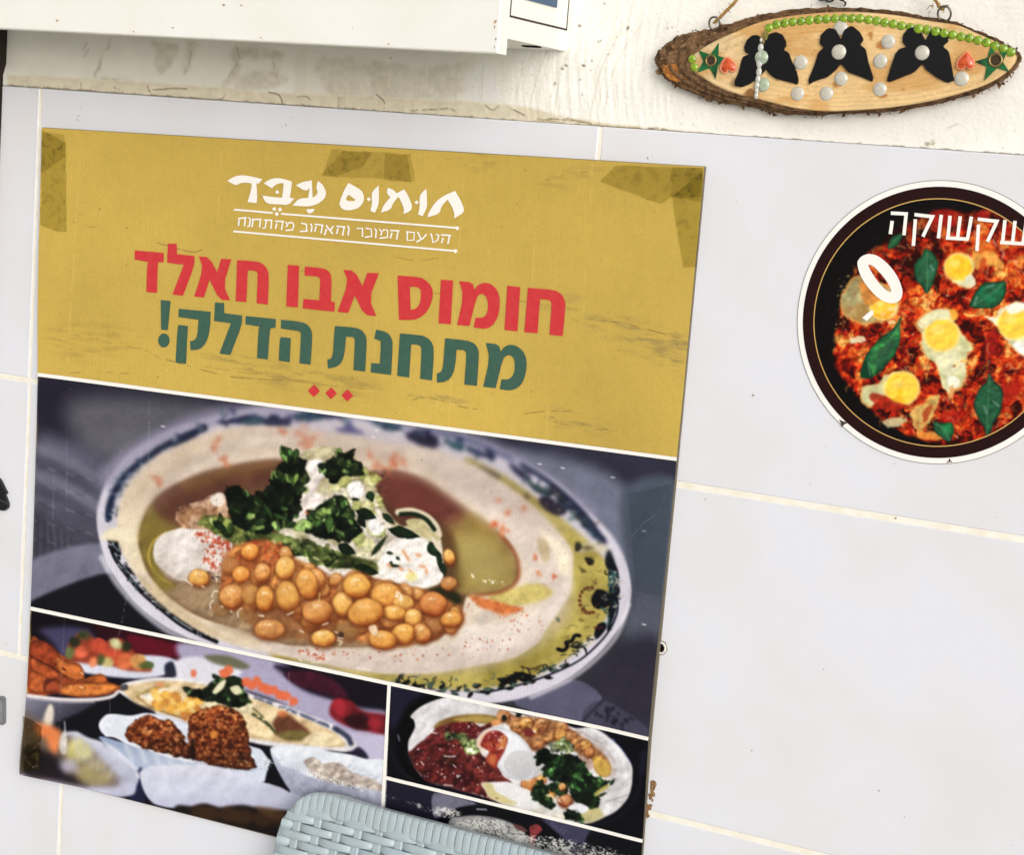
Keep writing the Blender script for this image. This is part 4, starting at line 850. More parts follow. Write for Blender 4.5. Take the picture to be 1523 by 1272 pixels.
def paint_egg(c):
    Z4 = lambda p: zz(570, 1010, 6.622, p); Z5 = lambda p: zz(750, 1040, 6.622, p)
    c.fill([(580, 1016), (967, 1100), (957, 1252), (575, 1158)], (17, 15, 27), .8, sm=False)
    g = np.random.default_rng(8)
    c.fill([(582, 1020), (630, 1028), (605, 1050), (590, 1080), (580, 1080)], (40, 38, 60), 5)
    c.fill([(598, 1070), (620, 1046), (655, 1030), (700, 1030), (640, 1060), (615, 1090), (604, 1130), (640, 1165), (680, 1185), (640, 1178), (598, 1140), (590, 1100)], (5, 5, 9), 3)
    c.line([(578, 1096), (582, 1120), (594, 1145), (614, 1160)], 1.2, (70, 66, 70), .9, .7, True); c.line([(592, 1094), (594, 1102)], 2.2, (150, 150, 176), 1, .8)
    c.fill([(640, 1165), (700, 1178), (690, 1190), (640, 1180)], (24, 20, 36), 4)
    c.fill([(940, 1100), (966, 1104), (960, 1180), (948, 1200), (955, 1140)], (14, 14, 24), 4); c.fill([(952, 1122), (964, 1118), (960, 1150), (952, 1150)], (40, 38, 58), 4, .8)
    c.line([(951, 1140), (952, 1170), (940, 1196), (915, 1218), (880, 1230)], 2, (34, 38, 66), 1.2, .9, True)
    hum = Z4([(245, 640), (280, 550), (312, 478), (300, 410), (268, 370), (350, 290), (440, 240), (550, 200), (650, 175), (760, 180)])+Z5([(0, 100), (160, 150), (400, 180), (560, 230), (700, 290), (850, 278), (960, 330), (1050, 400), (1130, 470), (1200, 560), (1257, 660), (1262, 760), (1255, 850), (1225, 960), (1170, 1040), (1090, 1115), (1000, 1160), (900, 1205), (800, 1230), (600, 1215), (300, 1150), (0, 1050)])+Z4([(1060, 1190), (700, 1080), (420, 1000), (270, 800)])
    c.fill(hum, (208, 205, 208), 1.4, col2=(190, 186, 188), cs=22, mot=.05, ms=6)
    c.dots(Z4([(300, 560), (450, 300), (900, 240), (700, 320), (420, 480)]), 50, (.5, 1), [(228, 226, 230), (186, 180, 184)], 3, .7)
    c.line(Z5([(860, 290), (1000, 380), (1110, 500), (1180, 620), (1190, 760)]), 6, (228, 226, 232), 3, .7, True)
    c.line(Z5([(720, 320), (860, 420), (980, 500), (1060, 580), (1085, 680), (1060, 770), (980, 800)]), 6, (176, 160, 156), 2.5, .8, True, .3, 9, 2); c.line(Z5([(760, 320), (860, 390), (960, 440)]), 2, (150, 130, 130), 1.2, .7, True)
    c.line(Z5([(1000, 1010), (1120, 980), (1225, 945)]), 1.3, (130, 126, 130), .8, .8, True); c.line(Z5([(960, 1030), (1100, 1010), (1170, 1030)]), 1.3, (150, 146, 150), .9, .6, True)
    c.fill(Z5([(760, 1130), (900, 1060), (980, 1150), (880, 1210), (780, 1215)]), (176, 164, 110), 4, .9, mot=.12); c.fill(Z5([(0, 900), (140, 930), (300, 1020), (450, 1090), (620, 1130), (620, 1190), (300, 1120), (0, 1040)]), (206, 200, 190), 4, .9, col2=(188, 176, 132), cs=16); c.dots(Z5([(170, 960), (300, 1000), (330, 1060), (200, 1040)]), 8, (.6, 1.4), [(240, 240, 246)], 2)
    c.relief(hum, 20, .22, seed=2); c.relief(hum, 7, .12, seed=4)
    # oil
    c.fill(Z4([(500, 490), (540, 430), (640, 385), (760, 360), (870, 348), (1000, 352), (1140, 380), (1200, 420), (1100, 450), (880, 440), (700, 450), (600, 480)]), (142, 116, 62), 2.5, col2=(122, 92, 50), cs=14)
    c.fill(Z4([(700, 395), (880, 370), (1060, 380), (1080, 415), (900, 430), (760, 425)]), (164, 140, 76), 3)
    c.fill(Z4([(1100, 440), (1220, 440), (1360, 520), (1420, 600), (1480, 640), (1523, 600), (1523, 400), (1300, 380), (1150, 380)]), (146, 108, 78), 3, mot=.2)
    c.fill(Z5([(0, 130), (160, 180), (400, 190), (600, 260), (720, 340), (860, 440), (980, 540), (1050, 650), (1040, 750), (960, 770), (900, 720), (840, 640), (760, 620), (700, 520), (450, 440), (300, 520), (200, 420), (60, 300)]), (150, 106, 72), 3, mot=.2, ms=9)
    c.fill(Z5([(850, 560), (960, 580), (1045, 660), (1035, 750), (960, 765), (900, 700)]), (190, 152, 74), 3, mot=.08); c.line(Z5([(860, 660), (900, 740), (960, 790), (1040, 790)]), 3, (216, 206, 196), 1.5, .9, True)
    c.fill(Z5([(740, 580), (830, 560), (880, 640), (850, 700), (780, 680)]), (176, 146, 140), 2.5, .9, mot=.12); c.line(Z5([(840, 600), (852, 606)]), 1.6, (244, 240, 240), .7)
    # red sauce
    sc = Z4([(300, 690), (360, 630), (450, 565), (520, 490), (590, 455), (700, 430), (870, 428), (960, 470), (1060, 432), (1070, 480), (960, 560), (930, 640), (980, 760), (1120, 860), (1180, 960), (1260, 1030), (1100, 1020), (970, 1030), (1030, 1110), (1100, 1200), (900, 1140), (700, 1082), (560, 1050), (420, 1005), (330, 900), (265, 790), (250, 720)])
    c.fill(sc, (82, 33, 34), 1.6, mot=.35, ms=11, col2=(112, 50, 46), cs=16, wob=1.5)
    c.fill(Z4([(480, 900), (620, 880), (720, 920), (680, 1020), (500, 1000)]), (100, 38, 38), 4, .8); c.fill(Z4([(330, 660), (430, 620), (540, 580), (620, 640), (560, 760), (430, 780), (340, 760)]), (104, 40, 44), 3, .8, mot=.35, ms=5); c.fill(Z4([(700, 440), (860, 440), (890, 520), (740, 530)]), (112, 36, 42), 3, .8); c.fill(Z4([(600, 770), (700, 780), (680, 850), (590, 830)]), (84, 52, 36), 2.5, .8); c.fill(Z4([(700, 960), (800, 950), (830, 1060), (700, 1060)]), (62, 20, 34), 4, .7); c.fill(Z4([(640, 620), (760, 620), (760, 680), (650, 680)]), (118, 46, 42), 3, .7)
    c.relief(sc, 9, .7, seed=3); c.relief(sc, 4, .5, seed=6)
    c.dots(sc, 210, (.5, 1.5), [(150, 78, 84), (130, 60, 62), (60, 14, 20), (176, 112, 112)], 15, .65); c.dots(sc, 46, (.5, 1.3), [(240, 230, 232), (220, 206, 210)], 16, .9, .7, 2)
    for q_ in [[(372, 818), (398, 850)], [(600, 762), (640, 768), (712, 766)], [(470, 515), (490, 535), (530, 538)], [(690, 850), (712, 872)], [(735, 955), (757, 960)], [(600, 1048), (680, 1055)]]: c.line(Z4(q_), 1.5, (238, 230, 226), .7, .9)
    c.herbs(Z4([(600, 540), (640, 520), (720, 545), (800, 530), (840, 570), (830, 610), (880, 590), (930, 620), (960, 700), (940, 740), (820, 740), (780, 650), (720, 600), (620, 610)]), 60, (3, 7), 41, (100, 112, 66), ((150, 166, 106), (186, 198, 146), (104, 128, 66), (206, 214, 170), (60, 80, 40)), 2, (.6, .95))
    c.relief(Z5([(0, 130), (400, 190), (720, 340), (980, 540), (1040, 750), (840, 640), (700, 520), (300, 520), (60, 300)]), 8, .4, seed=2)
    # chickpeas
    for k, (x, y, r_) in enumerate([(-10, 160, 60), (130, 280, 62), (215, 245, 70), (365, 250, 74), (560, 275, 72), (290, 330, 50), (330, 430, 76), (445, 380, 60), (550, 360, 62), (660, 370, 55), (700, 440, 48), (800, 460, 58), (840, 530, 52), (245, 840, 84), (360, 800, 50), (600, 1000, 70), (570, 870, 46), (460, 930, 50)]):
        c.pea(750+x/6.622, 1040+y/6.622, r_/6.622*1.05, r_/6.622*.95, k*23, [(184, 122, 74), (196, 132, 76), (212, 150, 72)][k % 3], .22 if k < 12 else 0, k+60, 1.6, 3)
    c.relief(Z5([(-20, 100), (160, 180), (600, 230), (860, 440), (880, 560), (700, 500), (430, 480), (280, 500), (60, 300)]), 6, .7, seed=3); c.dots(Z5([(0, 130), (400, 190), (720, 330), (800, 520), (430, 450), (100, 300)]), 40, (.5, 1.4), [(240, 206, 160), (120, 62, 44), (226, 180, 130)], 4, .6)
    c.fill(Z5([(190, 310), (270, 300), (300, 350), (230, 375)]), (120, 52, 50), 2); c.line(Z5([(292, 318), (302, 324)]), 2.4, (250, 240, 236), .8)
    c.fill(Z4([(1065, 420), (1130, 400), (1160, 440), (1080, 470)]), (206, 140, 90), 2, mot=.15, ms=5); c.fill(Z4([(1120, 350), (1180, 340), (1190, 390), (1130, 400)]), (196, 140, 92), 2); c.leaf(750, 1069, 11, 8, 80, (30, 46, 36)); c.leaf(772, 1063.5, 11, 8, -20, (26, 42, 32))
    # egg
    eg = Z4([(1060, 482), (1120, 480), (1180, 490), (1260, 515), (1330, 552), (1390, 610), (1440, 680), (1478, 770), (1497, 860), (1497, 940), (1470, 985), (1400, 1003), (1330, 1003), (1260, 985), (1195, 950), (1150, 900), (1100, 840), (1040, 790), (985, 745), (940, 690), (915, 640), (930, 580), (985, 515)])
    c.fill(eg, (232, 234, 240), 1.1, grad=(.35, .65, (196, 200, 208)), rim=(7, (176, 174, 180)))
    c.fill(Z4([(1200, 790), (1250, 730), (1330, 700), (1410, 710), (1465, 770), (1485, 850), (1470, 930), (1400, 985), (1310, 985), (1225, 935), (1190, 860)]), (196, 193, 192), 1.8, grad=(.2, .8, (172, 174, 178)))
    c.line(Z4([(1200, 790), (1250, 730), (1330, 700), (1400, 706)]), 1.6, (222, 222, 226), 1, .9, True)
    c.fill(Z4([(915, 650), (950, 570), (1000, 520), (1060, 490), (1020, 540), (960, 620), (960, 700)]), (222, 176, 140), 2, .85)
    c.fill(Z4([(955, 650), (985, 580), (1030, 530), (1090, 510), (1160, 525), (1220, 580), (1225, 620), (1200, 700), (1165, 770), (1130, 830), (1110, 880), (1060, 860), (1010, 790), (1040, 720), (985, 690)]), (172, 84, 58), 1.8, mot=.25, ms=6, col2=(140, 52, 46), cs=9)
    c.fill(Z4([(985, 590), (1040, 535), (1100, 515), (1160, 535), (1150, 600), (1080, 590), (1010, 630)]), (128, 46, 48), 2.5, .85, mot=.4, ms=4); c.fill(Z4([(1150, 570), (1215, 580), (1195, 690), (1150, 680)]), (206, 140, 84), 2.5, .75, mot=.25, ms=4); c.fill(Z4([(1060, 760), (1110, 750), (1100, 850), (1050, 830)]), (206, 122, 74), 3, .7)
    c.dots(Z4([(990, 580), (1090, 515), (1210, 590), (1150, 720), (1060, 660)]), 40, (.5, 1.3), [(240, 214, 200), (210, 160, 130), (90, 24, 30)], 5, .8); c.fill(Z4([(960, 700), (1000, 690), (1010, 740), (970, 730)]), (216, 196, 176), 2)
    # lower left hummus edge
    c.fill(Z4([(965, 1035), (1060, 1030), (1120, 1022), (1230, 1018), (1320, 1060), (1440, 1100), (1480, 1150), (1523, 1220), (1500, 1290), (1250, 1240), (1060, 1180), (1010, 1110)]), (214, 210, 210), 1.4, mot=.05); c.fill(Z4([(975, 1030), (1070, 1040), (1110, 1110), (1230, 1180), (1320, 1230), (1200, 1230), (1060, 1180), (1010, 1100)]), (192, 178, 122), 2.5, .95)
    c.line(Z4([(1110, 1180), (1130, 1180)]), 1, (60, 30, 30), .8)
    # parsley
    PCOL = ((44, 76, 40), (60, 96, 50), (32, 56, 31), (84, 122, 68), (18, 32, 20))
    c.herbs(Z5([(560, 400), (590, 370), (630, 430), (690, 480), (640, 540), (540, 520), (470, 520), (440, 450)]), 40, (4, 9), 51, (112, 120, 80), ((170, 184, 140), (206, 214, 190), (110, 130, 70), (80, 100, 52)), 2, (.6, .9))
    c.herbs(Z5([(300, 570), (370, 500), (440, 520), (500, 560), (600, 540), (700, 560), (790, 650), (850, 740), (980, 800), (1040, 830), (980, 890), (920, 930), (935, 1055), (830, 1065), (760, 1030), (690, 1000), (650, 900), (560, 820), (440, 790), (390, 740), (400, 650), (330, 620)]), 120, (7, 16), 52, (18, 32, 20), PCOL)
    c.herbs(Z5([(330, 800), (420, 850), (520, 830), (600, 900), (560, 960), (440, 900), (400, 940), (480, 1010), (500, 1080), (400, 1060), (320, 1000), (270, 920)]), 60, (6, 14), 53, (26, 42, 24), PCOL)
    c.leaf(*Z5([(1065, 820)])[0], 13, 5, -55, (34, 58, 36)); c.leaf(*Z5([(965, 945)])[0], 16, 5, -25, (40, 66, 38)); c.fill(Z5([(900, 920), (1000, 850), (1040, 860), (960, 920), (900, 960)]), (176, 160, 84), 1.8, .9)
    c.pea(750+600/6.622, 1040+1005/6.622, 10, 8.5, 0, (190, 130, 84), 0, 90); c.pea(750+570/6.622, 1040+865/6.622, 6, 6, 0, (206, 156, 90), 0, 91); c.line(Z5([(425, 950), (470, 962), (505, 1000)]), 3, (216, 196, 150), 1, .95, True); c.dots(Z5([(520, 980), (580, 980), (580, 1040), (530, 1040)]), 8, (.6, 1.6), [(240, 226, 226), (90, 50, 40)], 7, .8)
    c.fill(Z5([(640, 1060), (720, 1035), (820, 1070), (800, 1120), (720, 1130), (640, 1100)]), (216, 216, 222), 1.6); c.herbs(Z5([(625, 1105), (700, 1105), (750, 1150), (775, 1215), (690, 1195), (620, 1180)]), 12, (8, 16), 54, (20, 34, 28), PCOL)
    c.line(Z5([(1055, 390), (1090, 420), (1130, 460), (1170, 510), (1210, 570), (1250, 630)]), 1.6, (90, 100, 140), .8, .85, True, .42, 6, 3); c.fill(Z5([(1055, 395), (1085, 405), (1080, 425)]), (120, 126, 160), .9)
    c.photo([(580, 1016), (967, 1100), (957, 1252), (575, 1158)], 1.28, .84, -3, .05, .6, 3)
    c.dots(Z5([(240, 930), (330, 960), (300, 1000)]), 4, (1, 2), [(30, 50, 34)], 2)

def paint_last(c):
    ZL = lambda p: zz(550, 1165, 5.077, p)
    c.fill([(575, 1158), (957, 1252), (952, 1292), (570, 1292)], (26, 25, 40), .8, sm=False)
    c.fill(ZL([(485, 80), (700, 120), (800, 165), (620, 200), (520, 260), (480, 240)]), (108, 106, 124), 2, mot=.14, ms=5)
    c.fill(ZL([(1300, 260), (1523, 310), (1700, 350), (1700, 520), (1480, 430)]), (62, 60, 84), 2.5, mot=.1); c.fill(ZL([(1700, 340), (2060, 440), (2060, 560), (1650, 560)]), (10, 9, 14), 3)
    c.fill(ZL([(520, 275), (640, 200), (760, 170), (870, 163), (1000, 178), (1120, 205), (1230, 250), (1330, 310), (1400, 370), (1440, 420), (1450, 560), (500, 560)]), (8, 8, 14), 1.6)
    c.line(ZL([(810, 200), (880, 203)]), 2, (150, 156, 170), .9); c.line(ZL([(760, 172), (870, 164), (960, 172)]), 1, (40, 40, 52), .8, .8, True)
    q = ZL([(600, 290), (700, 255), (820, 248), (960, 268), (1080, 310), (1150, 360), (1190, 420), (1250, 470), (1200, 520), (600, 520)])
    c.fill(q, (146, 146, 146), 2, mot=.15, ms=5)
    c.fill(ZL([(1080, 310), (1150, 330), (1190, 370), (1120, 360)]), (96, 60, 58), 2, mot=.3, ms=4); c.fill(ZL([(1205, 340), (1240, 315), (1280, 320), (1300, 360), (1260, 400), (1240, 460), (1190, 440), (1210, 390)]), (128, 52, 54), 1.5, mot=.3, ms=5)

def scuffs(c):
    """ink rubbed off where the chair back scrapes the sheet"""
    def rub(pts, seed, lim, col, st=(1.5, 1.0), a=.92):
        r = c.win(pts, 4); sl, X, Y = r
        d = sdf(X, Y, np.asarray(pts, float)); m = np.clip(-d/9, 0, 1)
        n = fbm(X/st[0]-Y*.1, Y/st[1]+X*.16, 1.5, 3, seed, .6)*.72+.28*fbm(X, Y, 14, 2, seed+2)
        m = np.clip((n-lim+(m-1)*.16)*7, 0, 1)*np.clip(m*3, 0, 1)*a
        c.comp(sl, m, col)
    Z2 = lambda p: zz(550, 1165, 5.077, p)
    B = (14, 13, 18); Wt = (222, 222, 216)
    rub(Z2([(100, 60), (260, 90), (480, 160), (620, 180), (640, 230), (480, 250), (300, 200), (110, 140)]), 1, .52, B)
    rub(Z2([(-120, 20), (0, 40), (110, 80), (300, 130), (480, 175), (620, 175), (600, 225), (480, 250), (300, 170), (100, 110), (-60, 80)]), 3, .49, Wt)
    rub(Z2([(480, 170), (640, 180), (720, 240), (620, 285), (470, 245)]), 5, .43, Wt)
    rub(Z2([(600, 285), (720, 250), (900, 255), (1060, 300), (1200, 390), (1320, 400), (1523, 430), (1800, 480), (1980, 545), (1960, 600), (600, 600)]), 2, .47, (30, 28, 32), a=.8); rub(Z2([(600, 285), (720, 250), (900, 255), (1060, 300), (1200, 390), (1320, 390), (1523, 420), (1800, 480), (1980, 540), (1960, 600), (600, 600)]), 4, .42, Wt)
    rub(Z2([(1350, 290), (1523, 330), (1523, 420), (1400, 380)]), 6, .56, (190, 192, 206)); rub(Z2([(1450, 420), (1700, 420), (2040, 520), (2030, 570), (1500, 560)]), 7, .52, (12, 12, 16))
    E1 = zz(300, 950, 5.436, [(430, 960), (520, 930), (590, 1010), (540, 1080), (440, 1060)]); rub(E1, 2, .57, (40, 40, 44)); rub(E1, 4, .46, (236, 238, 238), a=.8)
    E2 = zz(300, 950, 5.436, [(780, 1050), (880, 1070), (1100, 1120), (1300, 1190), (1480, 1240), (1470, 1290), (1200, 1230), (980, 1170), (820, 1110)]); rub(E2, 5, .41, (242, 240, 234)); rub(E2, 1, .57, (46, 42, 40))
    rub(zz(300, 950, 5.436, [(600, 1010), (760, 1060), (900, 1150), (1100, 1240), (800, 1220), (650, 1100)]), 3, .52, (216, 218, 224), a=.8)

def paint_poster():
    paint_header(PC)
    PC.panel([(50, 554), (1020, 682), (978, 1110), (30, 906)], paint_main)
    PC.panel([(30, 903), (580, 1017), (570, 1300), (20, 1300)], paint_falafel)
    PC.panel([(580, 1017), (990, 1104), (990, 1262), (574, 1157)], paint_egg)
    PC.panel([(574, 1156), (990, 1259), (990, 1300), (570, 1300)], paint_last)
    scuffs(PC)
    X, Y = np.meshgrid(np.arange(PC.w)+PC.x0, np.arange(PC.h)+PC.y0)
    # fine print grain and the ribs of the corrugated sheet
    PC.a *= (1+.035*(fbm(X, Y, 1.8, 2, 6)-.5)*2)[..., None]
    PC.a *= (1+.020*np.sin((X+.06*Y)*2*np.pi/4.6)*np.clip((fbm(X, Y, 60, 2, 1)-.3)*3, 0, 1))[..., None]

# ------------------------------------------------------------------ the printed round sticker picture
SC = Canvas(1170, 255, 500, 450, (14, 12, 12))

def paint_sticker():
    c = SC
    Z6 = lambda p: zz(1160, 250, 2.765, p); Z7 = lambda p: zz(1260, 290, 5.791, p); Z8 = lambda p: zz(1240, 490, 5.381, p)
    X, Y = np.meshgrid(np.arange(c.w)+c.x0+.5, np.arange(c.h)+c.y0+.5); X = X.astype(np.float32); Y = Y.astype(np.float32)
    # tomato sauce: warped noise through a ladder of reds
    wx = X+24*(fbm(X, Y, 26, 4, 1)-.5)*2; wy = Y+24*(fbm(X, Y, 26, 4, 5)-.5)*2
    n = fbm(wx, wy, 16, 5, 2, .6); rg = 1-np.abs(fbm(wx, wy, 9, 4, 3, .6)-.5)*5
    v = np.clip((n-.5)*2.5+.31+.26*np.clip(rg, 0, 1)-.05, 0, .999)
    v = np.clip(v+.30*(fbm(X, Y, 60, 2, 6)-.55), 0, .999)
    LAD = np.array([(44, 8, 6), (104, 14, 8), (158, 22, 8), (188, 38, 10), (206, 66, 16), (222, 112, 34), (236, 168, 80)], np.float32)
    k = v*(len(LAD)-1); i = k.astype(int); f = (k-i)[..., None]
    sau = LAD[i]*(1-f)+LAD[i+1]*f
    sau *= (.85+.3*fbm(X, Y, 2.4, 2, 4))[..., None]
    reg = spline(Z6([(224, 800), (228, 700), (238, 640), (250, 560), (300, 440), (360, 350), (440, 290), (520, 225), (620, 190), (720, 178), (800, 180), (860, 160), (960, 180), (1100, 230), (1250, 400), (1280, 640), (1220, 860), (1080, 1030), (900, 1110), (740, 1136), (620, 1132), (500, 1085), (400, 1020), (310, 930), (262, 860)]), 4)
    d = sdf(X+8*(fbm(X, Y, 12, 3, 2)-.5), Y+8*(fbm(X, Y, 12, 3, 3)-.5), reg)
    m = np.clip(.5-d/5, 0, 1)[..., None]
    c.a = c.a*(1-m)+sau*m
    sh = np.clip(1+d/26, 0, 1)[..., None]*.55*np.clip((470-Y)/150, 0, 1)[..., None]; c.a = c.a*(1-sh*m)+np.array([30, 6, 6])*sh*m
    c.dots(Z6([(170, 640), (230, 440), (400, 220), (620, 140), (800, 140), (600, 190), (380, 320), (260, 480), (215, 760)]), 60, (.4, 1.1), [(90, 84, 80), (60, 50, 46)], 2, .6)
    c.dots(Z6([(880, 150), (1004, 190), (1100, 260), (1004, 230)]), 40, (.6, 1.6), [(190, 186, 182), (90, 86, 86)], 4, .7)
    c.dots(Z6([(240, 440), (300, 430), (280, 700), (225, 760)]), 40, (.6, 1.6), [(206, 180, 110), (90, 30, 16)], 4, .7)
    c.relief(reg, 9, .7, seed=3); c.relief(reg, 4, .45, seed=5)
    # stringy orange egg and onion
    g = np.random.default_rng(4)
    P_, _ = c.inpoly(reg, 170, 6)
    for x, y in P_:
        an = g.random()*6.28; pts = [(x, y)]
        for q in range(4): an += g.normal()*.9; pts.append((pts[-1][0]+3.6*math.cos(an), pts[-1][1]+3.6*math.sin(an)))
        c.line(pts, .9+1.3*g.random(), [(232, 150, 66), (216, 110, 44), (240, 184, 110), (150, 20, 10), (236, 170, 96)][g.integers(5)], .8, .6, True)
    c.dots(reg, 160, (.5, 1.4), [(246, 206, 160), (60, 10, 8), (236, 150, 80), (250, 230, 210)], 8, .75)
    for x, y, r_ in Z6p([(500, 335, 12), (830, 640, 10), (690, 985, 9), (480, 330, 7), (800, 450, 5), (870, 760, 8)]): c.fill(ell(x, y, r_, r_*.9), (40, 8, 8), 1.4, .85, wob=1.5, ws=4)
    for q in [[(905, 330), (920, 350), (915, 370)], [(880, 300), (890, 320)], [(960, 380), (975, 390)], [(910, 620), (920, 680), (935, 700)], [(800, 260), (806, 280)]]: c.line(Z6(q), 2.2, (236, 190, 170), 1, .75, True)
    for p in [[(850, 690), (880, 660), (900, 690), (880, 760), (845, 790)], [(620, 180), (700, 170), (760, 200), (720, 240), (640, 230)], [(800, 190), (860, 165), (860, 200), (810, 215)], [(660, 1020), (720, 1000), (740, 1040), (700, 1060)], [(900, 900), (960, 880), (1000, 900), (950, 960), (900, 950)]]:
        c.fill(Z6(p), (172, 26, 18), 2.5, .75, mot=.25, ms=8)
    # eggs
    WH = (226, 224, 186)
    def egg(white, yolk, yc=(250, 190, 24), wc=WH, seed=0):
        c.fill(Z6(white), (236, 160, 70), 2.2, .8, wob=4, ws=9, seed=seed)
        wp = np.array(Z6(white)); ce = wp.mean(0)
        c.fill(ce+(wp-ce)*.93, wc, 1.6, 1, wob=3.4, ws=9, seed=seed, mot=.10, ms=8, col2=(196, 196, 140), cs=18, ct=(.45, .75))
        if yolk: 
            x, y, r_ = yolk; x, y = 1160+x/2.765, 250+y/2.765; r_ /= 2.765
            c.fill(ell(x, y, r_*1.14, r_*1.1), (250, 214, 110), 2.6, .9, wob=1.5, ws=8); c.fill(ell(x, y, r_, r_*.95), yc, 2.2, 1, wob=1, ws=8, col2=(254, 206, 60), cs=12)
            c.fill(ell(x-r_*.25, y-r_*.3, r_*.4, r_*.3), (255, 226, 120), 3, .6)
    egg([(245, 560), (262, 500), (300, 450), (340, 440), (400, 470), (470, 500), (495, 560), (480, 600), (440, 625), (380, 640), (320, 640), (265, 610)], (425, 570, 52), (240, 168, 30), (168, 128, 66), 1)
    c.fill(Z6([(250, 560), (290, 470), (330, 450), (320, 520), (300, 580)]), (150, 142, 98), 3, .75, mot=.3, ms=7, wob=2); c.fill(Z6([(330, 470), (400, 490), (440, 500), (420, 540), (350, 560)]), (206, 120, 44), 3, .8, wob=2, mot=.3, ms=5)
    c.fill(Z6([(290, 700), (340, 690), (350, 710), (300, 720)]), (226, 220, 180), 1.4, .9, wob=2, ws=5); c.dots(Z6([(420, 590), (490, 560), (480, 640), (430, 640)]), 12, (1, 3.5), [(236, 190, 110), (240, 210, 150)], 7, .8)
    egg([(680, 380), (730, 350), (790, 360), (800, 400), (790, 440), (800, 480), (760, 490), (720, 470), (685, 440)], (735, 408, 54), seed=2)
    c.fill(Z6([(790, 345), (830, 350), (880, 345), (910, 380), (925, 415), (890, 410), (850, 400), (815, 420), (800, 390)]), (232, 164, 66), 1.8, .9, wob=3, mot=.25, ms=7); c.fill(Z6([(830, 370), (850, 380), (830, 440), (815, 430)]), (196, 60, 22), 2, .8)
    c.fill(Z6([(760, 450), (790, 440), (805, 480), (770, 495)]), (228, 226, 192), 1.8, .95, wob=2)
    egg([(560, 640), (585, 605), (640, 575), (690, 580), (725, 600), (715, 630), (735, 660), (770, 700), (795, 740), (770, 790), (772, 860), (750, 910), (712, 925), (700, 945), (680, 920), (655, 860), (640, 810), (600, 780), (580, 730), (575, 680)], (665, 685, 66), (252, 200, 60), (222, 218, 168), 3)
    c.fill(Z6([(570, 640), (600, 600), (660, 580), (700, 590), (690, 620), (640, 625), (590, 660)]), (226, 222, 176), 2, .9, wob=1.5); c.fill(Z6([(640, 780), (720, 770), (760, 820), (700, 850), (660, 840)]), (226, 222, 180), 3, .8, mot=.1)
    c.fill(Z6([(690, 850), (740, 870), (720, 905), (690, 890)]), (240, 236, 214), 2, .9, wob=2); c.fill(Z6([(700, 900), (715, 900), (712, 942), (698, 945)]), (226, 160, 90), 2, .9); c.dots(Z6([(700, 820), (780, 750), (790, 800), (740, 880)]), 14, (1, 3), [(196, 110, 60), (236, 190, 90), (150, 90, 60)], 6, .7)
    c.fill(Z6([(700, 580), (725, 585), (732, 612), (712, 628), (700, 605)]), (240, 170, 50), 1.6, .9)
    egg([(835, 600), (880, 610), (910, 570), (960, 550), (1040, 555), (1120, 620), (1120, 720), (1060, 790), (1000, 770), (950, 740), (920, 700), (895, 660)], (962, 640, 62), (252, 206, 60), (234, 232, 196), 4)
    c.fill(Z6([(960, 720), (1040, 730), (1040, 780), (990, 765)]), (246, 246, 240), 2.5, .9); c.fill(Z6([(930, 570), (980, 552), (1010, 560), (990, 590), (945, 600)]), (246, 244, 230), 2.5, .9)
    egg([(330, 930), (345, 895), (400, 890), (430, 850), (490, 835), (550, 850), (575, 900), (560, 950), (510, 965), (440, 945), (400, 960), (370, 985), (345, 970)], (502, 905, 66), (250, 188, 30), (206, 196, 140), 5)
    c.fill(Z6([(370, 930), (420, 930), (470, 960), (520, 975), (480, 1000), (420, 990), (380, 960)]), (170, 36, 16), 2, .85, wob=2, mot=.3, ms=6)
    c.fill(Z6([(540, 1000), (600, 960), (655, 935), (640, 990), (620, 1040), (600, 1060), (570, 1100), (545, 1050)]), (206, 176, 92), 1.8, .85, wob=4, ws=8, mot=.3, ms=6); c.fill(Z6([(590, 1000), (625, 970), (615, 1020), (590, 1050)]), (170, 60, 24), 1.8, .85, wob=2)
    c.fill(Z6([(420, 1040), (470, 1030), (520, 1035), (490, 1060), (440, 1065)]), (206, 200, 150), 1.8, .85, wob=3); c.fill(Z6([(560, 1090), (640, 1085), (670, 1110), (600, 1120)]), (232, 150, 54), 2, .8, wob=3, mot=.25)
    for pp in [[(570, 600), (720, 580), (790, 720), (760, 900), (690, 930), (600, 780)], [(840, 600), (1100, 560), (1110, 760), (960, 740)], [(330, 930), (430, 850), (550, 850), (570, 950), (380, 980)], [(690, 360), (800, 360), (800, 490), (700, 470)]]: c.relief(Z6(pp), 12, .22, seed=4, soft=3)
    # sauce running over the edges of the eggs
    P_, _ = c.inpoly(reg, 420, 16)
    EG = [Z6(p) for p in ([(560, 640), (640, 575), (735, 620), (795, 740), (752, 910), (700, 945), (600, 780)], [(835, 600), (960, 550), (1120, 620), (1120, 720), (1000, 770), (895, 660)], [(330, 930), (430, 850), (575, 900), (510, 965), (345, 970)], [(680, 380), (790, 360), (800, 480), (720, 470)], [(245, 560), (340, 440), (495, 560), (380, 640)])]
    for x, y in P_:
        dm = min(float(sdf(np.array([x]), np.array([y]), np.array(e_))[0]) for e_ in EG)
        if dm < -6: continue
        an = g.random()*6.28; pts = [(x, y)]
        for q in range(5): an += g.normal()*.8; pts.append((pts[-1][0]+2.6*math.cos(an), pts[-1][1]+2.6*math.sin(an)))
        c.line(pts, .8+1.2*g.random(), [(236, 160, 60), (224, 120, 40), (244, 206, 130), (216, 84, 24), (230, 140, 50), (190, 50, 14)][g.integers(6)], 1.1, .5 if dm > 0 else .32, True)
